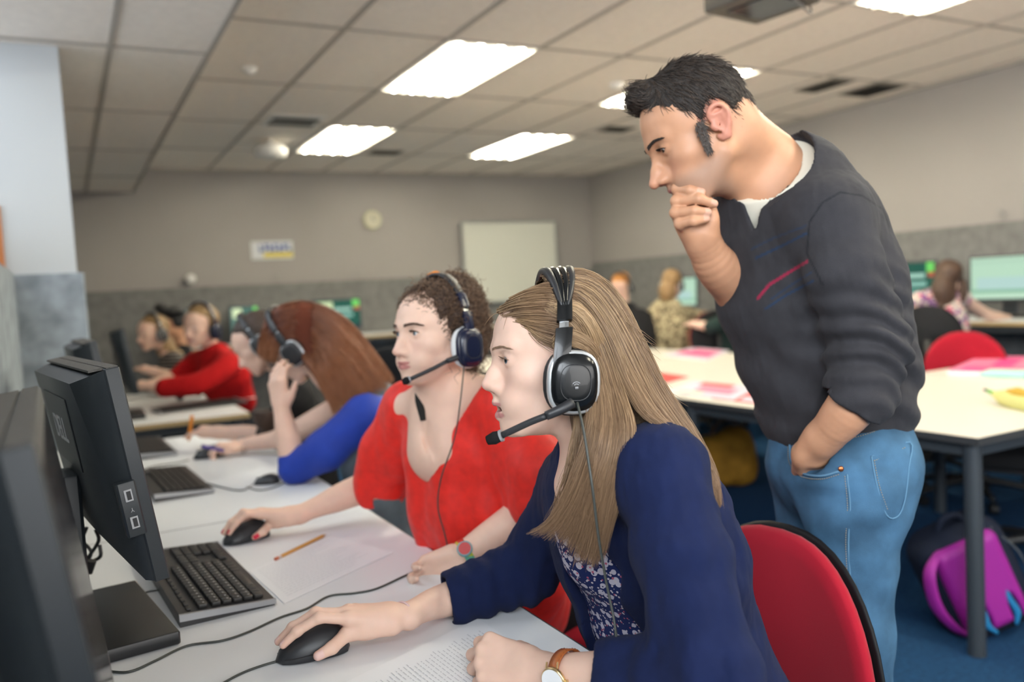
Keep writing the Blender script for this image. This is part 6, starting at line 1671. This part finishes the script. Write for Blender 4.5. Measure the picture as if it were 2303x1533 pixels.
far_person('dark haired woman bending over her paper behind the red haired woman', (585, 775), 3.30, -RGT*.75-UPV*.60-FWD*.10, -RGT*.5+UPV*.8, .97, (.95, 3.4, 0), hair=m_hd, top=m_blk,
    torso=[(660, 880, 3.35, .07), (680, 960, 3.35, .10), (700, 1080, 3.38, .11)], arms=[([(660, 905, 3.22, .05), (600, 985, 3.30, .040), (555, 975, 3.30, .034), (492, 972, 3.30, .024)], 1)],
    hairadd=[(620, 850, 3.25, (.06, .06, .09)), (598, 920, 3.20, (.05, .05, .10)), (575, 870, 3.25, (.03, .04, .07)), (640, 760, 3.3, (.08, .08, .08))], hs=('black headset worn by the dark haired woman bending over her paper', -1), fcut=(.07, .5, .03))
a, b = D(432, 935, 3.26), D(425, 985, 3.28)
tag(MB().cyl(a, b, .007, n=8).cyl(b, b+(b-a)*.15, .007, .001, n=8).obj('pencil', mat('orange_pencil', (.75, .25, .02), .5)), 'orange pencil held upright in the far hand on the desk', 'pencil')
m_redj = mat('red_wool_jumper', (.42, .008, .010), .9, bump=(300, .5, .002), noise=(20, .1))
far_person('young man in a red jumper wearing dark headphones, leaning on the pale desk', (452, 738), 4.95, -FWD*.86-RGT*.36-UPV*.16, UPV, 1.06, (.85, 5.25, 0), hair=m_hbl, top=m_redj,
    torso=[(482, 800, 5.0, .075), (505, 850, 5.0, .11), (525, 900, 5.1, .10)], arms=[([(512, 820, 4.85, .055), (450, 862, 4.72, .05), (372, 872, 4.70, .042), (342, 868, 4.70, .028)], 2), ([(440, 815, 5.15, .05), (400, 850, 5.1, .045), (360, 858, 5.0, .03)], 1)],
    hs=('navy headphones worn by the young man in the red jumper', -1, m_navyp), fcut=(.062, .6, .03), hair_k=1.0)
m_strp = mat('striped_dark_top', (.035, .033, .034), .9)
_nt = m_strp.node_tree; _w = _nt.nodes.new('ShaderNodeTexWave'); _w.wave_type = 'BANDS'; _w.bands_direction = 'Z'; _w.inputs['Scale'].default_value = 14; _t = _nt.nodes.new('ShaderNodeTexCoord'); _nt.links.new(_t.outputs['Object'], _w.inputs[0]); _rp = _nt.nodes.new('ShaderNodeValToRGB'); _nt.links.new(_w.outputs[0], _rp.inputs[0]); _rp.color_ramp.elements[0].position = .62; _rp.color_ramp.elements[0].color = (.03, .028, .03, 1); _rp.color_ramp.elements[1].position = .7; _rp.color_ramp.elements[1].color = (.22, .20, .18, 1); _nt.links.new(_rp.outputs[0], _nt.nodes['Principled BSDF'].inputs['Base Color'])
far_person('fair haired woman in a dark striped top with a headset, at the far left', (345, 752), 5.55, -FWD*.75-RGT*.60-UPV*.2, UPV-.15*RGT, .98, (.75, 5.9, 0), hair=m_hbl, top=m_strp,
    torso=[(385, 812, 5.6, .07), (400, 860, 5.6, .11), (410, 930, 5.65, .115)], arms=[([(420, 830, 5.5, .045), (400, 850, 5.35, .04), (345, 835, 5.35, .026)], 1)],
    hairadd=[(372, 780, 5.6, (.06, .06, .08)), (395, 800, 5.6, (.05, .05, .05))], hs=('black headset worn by the fair haired woman in stripes', -1), fcut=(.062, .5, .02))
far_person('person with a dark peaked cap and black headphones between the two at the far left', (392, 735), 6.4, -RGT*.8-FWD*.4-UPV*.2, UPV, 1.0, (.95, 6.9, 0), hair=m_hbk, top=m_blk,
    torso=[(410, 795, 6.4, .075), (420, 840, 6.4, .12), (425, 900, 6.45, .12)], hairadd=[(362, 692, 6.3, (.05, .05, .035)), (385, 700, 6.35, (.09, .09, .04))], fcut=(.055, .5, .02), skin=m_skin_m)
# right-hand side of the room
far_person('ginger haired person in black beside a green lit screen', (1397, 645), 6.6, -RGT*.4-FWD*.6-UPV*.5, UPV, 1.0, (3.9, 5.5, 0), hair=m_hg, top=m_blk,
    torso=[(1405, 700, 6.6, .075), (1410, 760, 6.6, .12), (1415, 860, 6.6, .13)], dm=1.18, fcut=(.060, .5, .02), hs=('dark headset worn by the ginger haired person', -1))
def blotch(name, cols):
    m = mat(name, cols[0], .85); floral_mat(m, cols[0], [(c_, sc_, th) for c_, sc_, th in cols[1:]]); return m
m_leo = blotch('leopard_print', [(.40, .34, .21), ((.08, .06, .035), 22., .45), ((.48, .42, .28), 40., .33), ((.10, .07, .04), 60., .30)])
m_flo2 = blotch('pale_floral_print', [(.55, .48, .42), ((.20, .09, .22), 20., .50), ((.55, .08, .14), 30., .38), ((.62, .57, .50), 34., .36), ((.12, .07, .16), 40., .34)])
far_person('fair haired woman in a leopard print top facing her computer', (1512, 640), 5.9, RGT*.55+FWD*.75-UPV*.15, UPV, 1.0, (3.9, 4.7, 0), hair=m_hbl, top=m_leo,
    torso=[(1500, 690, 5.9, .075), (1500, 740, 5.9, .115), (1505, 850, 5.9, .12)], arms=[([(1475, 705, 5.85, .05), (1480, 760, 5.9, .045), (1520, 770, 6.0, .03)], 1), ([(1535, 705, 6.0, .05), (1575, 715, 6.1, .045), (1625, 712, 6.2, .028)], 2)],
    hairadd=[(1500, 655, 5.86, (.06, .06, .08))], dm=1.24, fcut=(.066, .5, .02), hs=('black headset worn by the woman in leopard print', 1))
far_person('brown haired woman in a sleeveless floral top facing a large pale screen', (2132, 632), 4.75, RGT*.35+FWD*.93-UPV*.1, UPV, 1.0, (4.4, 3.0, 0), hair=m_hbr, top=m_flo2,
    torso=[(2115, 672, 4.75, .07), (2110, 720, 4.75, .10), (2112, 830, 4.75, .12)], arms=[([(2068, 675, 4.72, .038), (2055, 740, 4.75, .036), (2080, 765, 4.85, .026)], 0), ([(2165, 672, 4.82, .040), (2215, 705, 4.98, .034), (2275, 718, 5.2, .026)], 0)],
    hairadd=[(2122, 655, 4.70, (.075, .06, .10)), (2160, 655, 4.74, (.03, .04, .08)), (2115, 705, 4.66, (.03, .03, .05))], dm=1.12, fcut=(.066, .5, .02))
far_person('person in dark clothes and jeans sitting behind the standing man elbow', (1690, 640), 6.7, RGT*.5+FWD*.8, UPV, 1.0, (5.0, 5.0, 0), hair=m_hbk, top=mat('dark_green_jersey', (.015, .03, .028), .9),
    torso=[(1680, 700, 6.7, .08), (1665, 740, 6.7, .12), (1660, 840, 6.7, .13)], arms=[([(1650, 710, 6.6, .05), (1600, 735, 6.6, .045), (1570, 730, 6.7, .03)], 1)], fcut=(.066, .5, .02))
# ------------------------------------------------------------------ swivel chairs
m_seatr = mat('red_upholstery', (.33, .008, .022), .9, sheen=.3, bump=(1100, .5, .0010), noise=(3, .10))
m_shell = mat('chair_shell_plastic', (.007, .007, .008), .55, spec=.2)
m_seatk = mat('black_upholstery', (.014, .014, .015), .9, bump=(700, .5, .001))
def superell(v, c, hw, hh, th, n=2.6, bow=.0):
    pass
def cushion(mb, cx, cz, hw, hh, x0, x1, bow, crown, n=40, ex=.78, taper=0.0):
    """rounded slab across Y/Z, thickness along X from x0 (back) to x1 (front); bow: curvature, taper: narrower top"""
    rs = []
    for (x, k) in ((x0, .90), (x0+(x1-x0)*.15, .985), (x0+(x1-x0)*.45, 1.0), (x0+(x1-x0)*.75, .97), (x0+(x1-x0)*.93, .86), (x1, .62), (x1+crown*.6, .3), (x1+crown*.7, .05)):
        r_ = []
        for i in range(n):
            a = 2*math.pi*i/n; c_, s_ = math.cos(a), math.sin(a); y = hw*k*math.copysign(abs(c_)**ex, c_); z = hh*k*math.copysign(abs(s_)**ex, s_)
            y *= 1-taper*.7*max(0, z/hh)**1.5; r_.append((x+bow*(y/hw)**2, y+cx, z+cz))
        rs.append(r_)
    mb.rings(rs); return mb
def swivel_chair(lab, loc, rz, fabric, zseat=.47, zback=.80, hw=.215, hh=.20):
    """faces local +X"""
    t = thing('swivel_chair', lab, 'chair', loc, rz, None)
    cushion(MB(), 0, zback, hw, hh, -.235, -.200, .050, .012, ex=.82, taper=.22).obj('backrest', fabric, t, smooth=True)
    cushion(MB(), 0, zback, hw+.003, hh+.003, -.250, -.236, .050, .0, ex=.82, taper=.22).obj('back_shell', m_shell, t, smooth=True)
    s = Vol(.008); s.rbox((0, 0, zseat), (.22, .22, .035), .03, None, .01); s.ell((0, 0, zseat+.02), (.20, .20, .03), None, .02)
    vobj('seat', s.build(), fabric, t)
    MB().box((0, 0, zseat-.045), (.36, .36, .02), bev=.008).obj('seat_pan', m_black, t)
    MB().tube([(-.06, 0, zseat-.06), (-.24, 0, zseat-.07), (-.285, 0, zseat+.02), (-.275, 0, zback)], [.022, .024, .024, .018], n=8).obj('back_post', m_black, t, smooth=True)
    MB().cyl((0, 0, zseat-.05), (0, 0, .20), .025).cyl((0, 0, .26), (0, 0, .08), .032).obj('gas_lift', m_black, t)
    for k in range(5):
        a = 2*math.pi*k/5+.3; c_, s_ = math.cos(a), math.sin(a)
        b_ = MB().tube([(0, 0, .12), (c_*.15, s_*.15, .105), (c_*.29, s_*.29, .075)], [.026, .020, .014], n=8).obj('base_arm', m_black, t, smooth=True)
        MB().cyl((c_*.29-s_*.018, s_*.29+c_*.018, .028), (c_*.29+s_*.018, s_*.29-c_*.018, .028), .028, n=14).cyl((c_*.29, s_*.29, .03), (c_*.29, s_*.29, .075), .007, n=8).obj('castor', m_black, b_)
    MB().cyl((.02, .10, zseat-.055), (.02, .26, zseat-.06), .006).obj('lever', m_black, t)
    return t
c = (Xp(1640, 1300, 1.09)+Xp(1955, 1330, 1.09))/2
ztop = Xp(1790, 1168, 1.09)[2]
swivel_chair('large red upholstered chair back behind the woman in navy, nearest the camera', (.865, Xp(1762, 1300, 1.09)[1], 0), R(180), m_seatr, zback=ztop-.262, hw=.232, hh=.24)
swivel_chair('red chair under the woman in the red top', (1.02, 1.80, 0), R(180), m_seatr, zback=.70, hh=.16)
c = D(850, 830, 3.35); swivel_chair('black backed chair right of the red haired woman', (c[0]-.1, c[1]+.1, 0), R(195), m_seatk, zback=.86, hh=.21)
c = D(2170, 800, 4.75); swivel_chair('red topped chair beyond the table with pink booklets', (c[0]-.19, c[1]-.14, 0), R(217), m_seatr, zback=c[2]-.06, hw=.21, hh=.20)
c = D(2078, 755, 5.0); swivel_chair('black backed chair of the woman in the floral top', (c[0]+.15, c[1]+.10, 0), R(38), m_seatr, zback=c[2]-.02, hw=.20, hh=.20)
c = D(1432, 745, 7.2); swivel_chair('black backed chair of the woman in leopard print', (c[0]+.1, c[1]+.2, 0), R(60), m_seatr, zback=c[2], hw=.20, hh=.20)
c = D(1598, 748, 6.75); swivel_chair('black backed chair with a red edge behind the table, near the standing man elbow', (c[0]+.1, c[1]+.2, 0), R(75), m_seatr, zback=c[2]-.02, hw=.21, hh=.20)
c = D(2140, 1010, 4.0); swivel_chair('empty chair pushed under the big white table', (3.55, 2.05, 0), R(200), m_seatk, zback=.56, hh=.12)
# ------------------------------------------------------------------ things on the right-hand tables
def booklet(lab, corners, th, m, m2=None, z=TZ, spots=None):
    P = [Zp(x, y, z) for x, y in corners]; c = sum(P)/4; t = thing('booklet', lab, 'booklet', (c[0], c[1], z))
    Q = [p-c for p in P]; vs = [(q[0], q[1], h) for h in (.0, th) for q in Q]
    MB().add(vs, [(3, 2, 1, 0), (4, 5, 6, 7), (0, 1, 5, 4), (1, 2, 6, 5), (2, 3, 7, 6), (3, 0, 4, 7)]).obj('pages', m2 or m_paper, t)
    vs = [(q[0]*1.0, q[1]*1.0, h) for h in (th, th+.0015) for q in Q]; MB().add(vs, [(3, 2, 1, 0), (4, 5, 6, 7), (0, 1, 5, 4), (1, 2, 6, 5), (2, 3, 7, 6), (3, 0, 4, 7)]).obj('cover', m, t)
    for (u0, u1, v0, v1, mm) in (spots or ()):
        at = lambda u_, v_: tuple(Q[0][:2]*(1-u_)*(1-v_)+Q[1][:2]*u_*(1-v_)+Q[2][:2]*u_*v_+Q[3][:2]*(1-u_)*v_)+(th+.0022,)
        MB().add([at(u0, v0), at(u1, v0), at(u1, v1), at(u0, v1)], [(0, 1, 2, 3)]).obj('printed_patch', mm, t)
m_pink, m_mag, m_redp, m_mint, m_lil = mat('pink_paper', (.72, .20, .34), .5), mat('magenta_paper', (.70, .04, .22), .5), mat('red_paper', (.68, .03, .03), .5), mat('mint_folder', (.42, .74, .66), .4), mat('lilac_paper', (.66, .62, .74), .5)
booklet('pink and white booklet on the far half of the table, left of the standing man', [(1490, 800), (1560, 782), (1640, 790), (1590, 812)], .006, m_lil, spots=[(.25, .6, .1, .9, m_mag), (.65, .9, .2, .9, m_pink)])
booklet('red cornered leaflet beside the fair hair at the table edge', [(1430, 850), (1480, 838), (1550, 848), (1500, 862)], .002, m_redp)
booklet('open magazine with red pictures on the table edge', [(1500, 882), (1560, 858), (1705, 872), (1650, 902)], .005, m_lil, spots=[(.25, .65, .3, .85, m_pink), (.7, .95, .2, .7, m_redp), (.05, .25, .1, .5, mat('cream_paper', (.75, .72, .58), .6))])
booklet('bright red leaflet against the standing man', [(1600, 897), (1650, 878), (1745, 888), (1720, 912)], .002, m_redp, spots=[(.1, .5, .5, .9, m_lil)])
booklet('pink booklets stacked at the right edge of the table', [(2130, 842), (2205, 808), (2420, 812), (2400, 850)], .02, m_pink, spots=[(.0, .25, .1, .9, m_mag), (.3, .9, .3, .5, m_mag), (.3, .9, .65, .8, m_lil)])
P = [Zp(x, y, TZ) for x, y in ((2165, 858), (2190, 832), (2400, 832), (2380, 866))]; c = sum(P)/4
mfo = MB().box((0, 0, .014), (.26, .15, .028), bev=.009).obj('pencil_box', m_mint); mfo.location = (c[0], c[1], TZ); mfo.rotation_euler = (0, 0, aim(P[0], P[3])); tag(mfo, 'mint green flat case beside the pink booklets', 'case')
# yellow corn-shaped pencil case
c = Zp(2290, 918, TZ); t = thing('pencil_case', 'yellow banana shaped pencil case with a green end', 'pencil case', (c[0], c[1], TZ))
dv = nrm(Zp(2205, 905, TZ)-Zp(2330, 935, TZ)); nv_ = V(-dv[1], dv[0], 0)
MB().tube([dv*.16+UZ*.035, dv*.09+UZ*.030, UZ*.026, -dv*.12+UZ*.03, -dv*.2+UZ*.045], [.010, .030, .034, .030, .008], n=16, sm=6).obj('case', mat('pale_yellow_fabric', (.70, .68, .26), .7), t, smooth=True)
MB().tube([dv*.07+UZ*.056, UZ*.058, -dv*.10+UZ*.058], [.008, .022, .016], n=12, sm=6).obj('opening', mat('amber_lining', (.60, .36, .03), .6), t, smooth=True)
MB().tube([dv*.155+UZ*.036, dv*.20+UZ*.042], [.011, .006], n=10).obj('green_end', mat('leaf_green', (.15, .45, .05), .6), t, smooth=True)
MB().tube([dv*.20+UZ*.042, dv*.225+UZ*.045], [.007, .005], n=8).obj('zip_pull', m_dark, t)
# ------------------------------------------------------------------ bags
m_bagb = mat('navy_backpack_cloth', (.010, .014, .028), .8, bump=(500, .5, .001)); m_bagp = mat('magenta_backpack_panel', (.30, .010, .25), .6); m_bagc = mat('cyan_piping', (.02, .20, .42), .4)
c = V(2.72, 1.84, 0); t = thing('backpack', 'navy backpack with magenta panels on the carpet under the table', 'backpack', tuple(c))
bg = Vol(.008); ax0 = nrm(RGT*V(1, 1, 0)); ay0 = nrm(FWD*V(1, 1, 0)); Ab = np.array([ax0, ay0, UZ]); tl = nrm(UZ*.92-ax0*.38)
Ab2 = np.array([nrm(ax0*.92+UZ*.38), ay0, tl]); cb0 = ax0*.02+UZ*.19
bg.rbox(cb0, (.155, .11, .205), .08, Ab2, .02); bg.custom(cb0-.4, cb0+.4, lambda P: .006*snoise(P, 16, 91), 0, 'off')
vobj('bag_body', bg.build(), m_bagb, t)
def on_bag(x, z, y=-.118): return cb0+Ab2[0]*x+Ab2[1]*y+Ab2[2]*z
pn = Vol(.006); pn.rbox(on_bag(-.01, .01, -.09), (.115, .035, .165), .033, Ab2, .01); pn.ell(on_bag(-.055, -.10, -.125), (.022, .04, .085), Ab2, .01, 'sub'); pn.ell(on_bag(.055, -.12, -.125), (.018, .04, .075), Ab2, .01, 'sub')
vobj('magenta_panel', pn.build(), m_bagp, t)
for (x, s_) in ((-.055, 1), (.055, -1)):
    MB().tube([on_bag(x-.005, -.02), on_bag(x+.006*s_, -.07), on_bag(x, -.12), on_bag(x+.02*s_, -.16)], [.006, .010, .012, .006], n=10).obj('cyan_piping', m_bagc, t, smooth=True)
MB().tube([on_bag(-.09, .17, -.09), on_bag(-.16, .13, -.12), on_bag(-.185, .02, -.12), on_bag(-.16, -.08, -.12), on_bag(-.11, -.15, -.10)], [.014, .022, .026, .022, .014], n=10, flat=.45).obj('shoulder_strap', m_bagp, t, smooth=True)
MB().tube([on_bag(-.05, .19, -.02), on_bag(-.02, .235, -.03), on_bag(.03, .235, -.03), on_bag(.06, .19, -.02)], .012, n=8).obj('carry_handle', m_bagb, t, smooth=True)
MB().tube([on_bag(.10, .17, -.085), on_bag(.155, .05, -.085), on_bag(.16, -.10, -.085)], .0045, n=6).obj('zip', m_steel, t)
c = Zp(1640, 1062, 0); c = V(3.55, 3.95, 0); t = thing('shoulder_bag', 'mustard brown bag on the floor under the white table', 'bag', tuple(c))
bg = Vol(.01); bg.rbox((0, 0, .16), (.17, .12, .15), .08, np.array([ax0, ay0, UZ]), .02); bg.ell(ax0*.06+UZ*.30, (.11, .08, .06), None, .05); bg.custom(V(-.4, -.4, -.1), V(.4, .4, .5), lambda P: .016*snoise(P, 14, 92), 0, 'off')
vobj('bag_body', bg.build(), mat('mustard_cloth', (.34, .17, .02), .8, noise=(12, .3)), t)
MB().tube([-ax0*.12+UZ*.27, -ax0*.04+UZ*.40, ax0*.06+UZ*.40, ax0*.12+UZ*.30], .01, n=8).obj('strap', mat('brown_leather', (.10, .05, .02), .6), t)
c = V(2.05, 2.35, 0); t = thing('shoulder_bag', 'dark blue bag on the carpet left of the standing man legs', 'bag', tuple(c))
bg = Vol(.01); bg.rbox((0, 0, .15), (.13, .10, .15), .07, np.array([ax0, ay0, UZ]), .02); bg.custom(V(-.4, -.4, -.1), V(.4, .4, .5), lambda P: .012*snoise(P, 14, 93), 0, 'off')
vobj('bag_body', bg.build(), mat('dark_blue_cloth', (.008, .02, .06), .8), t)
MB().tube([-ax0*.09+UZ*.28, -ax0*.03+UZ*.36, ax0*.05+UZ*.36, ax0*.09+UZ*.28], .009, n=8).obj('strap', m_bagc, t)
# small blue and white binder at the left edge
b_ = MB().box((-.10, 1.32, DZ+.11), (.09, .05, .22)).obj('pages', m_paper, None); b_.name = 'ring_binder'; tag(b_, 'white and blue binder standing against the partition at the left edge', 'binder')
MB().box((-.05, 1.32, DZ+.11), (.004, .052, .222)).obj('cover', mat('blue_card', (.02, .06, .30), .5), b_)
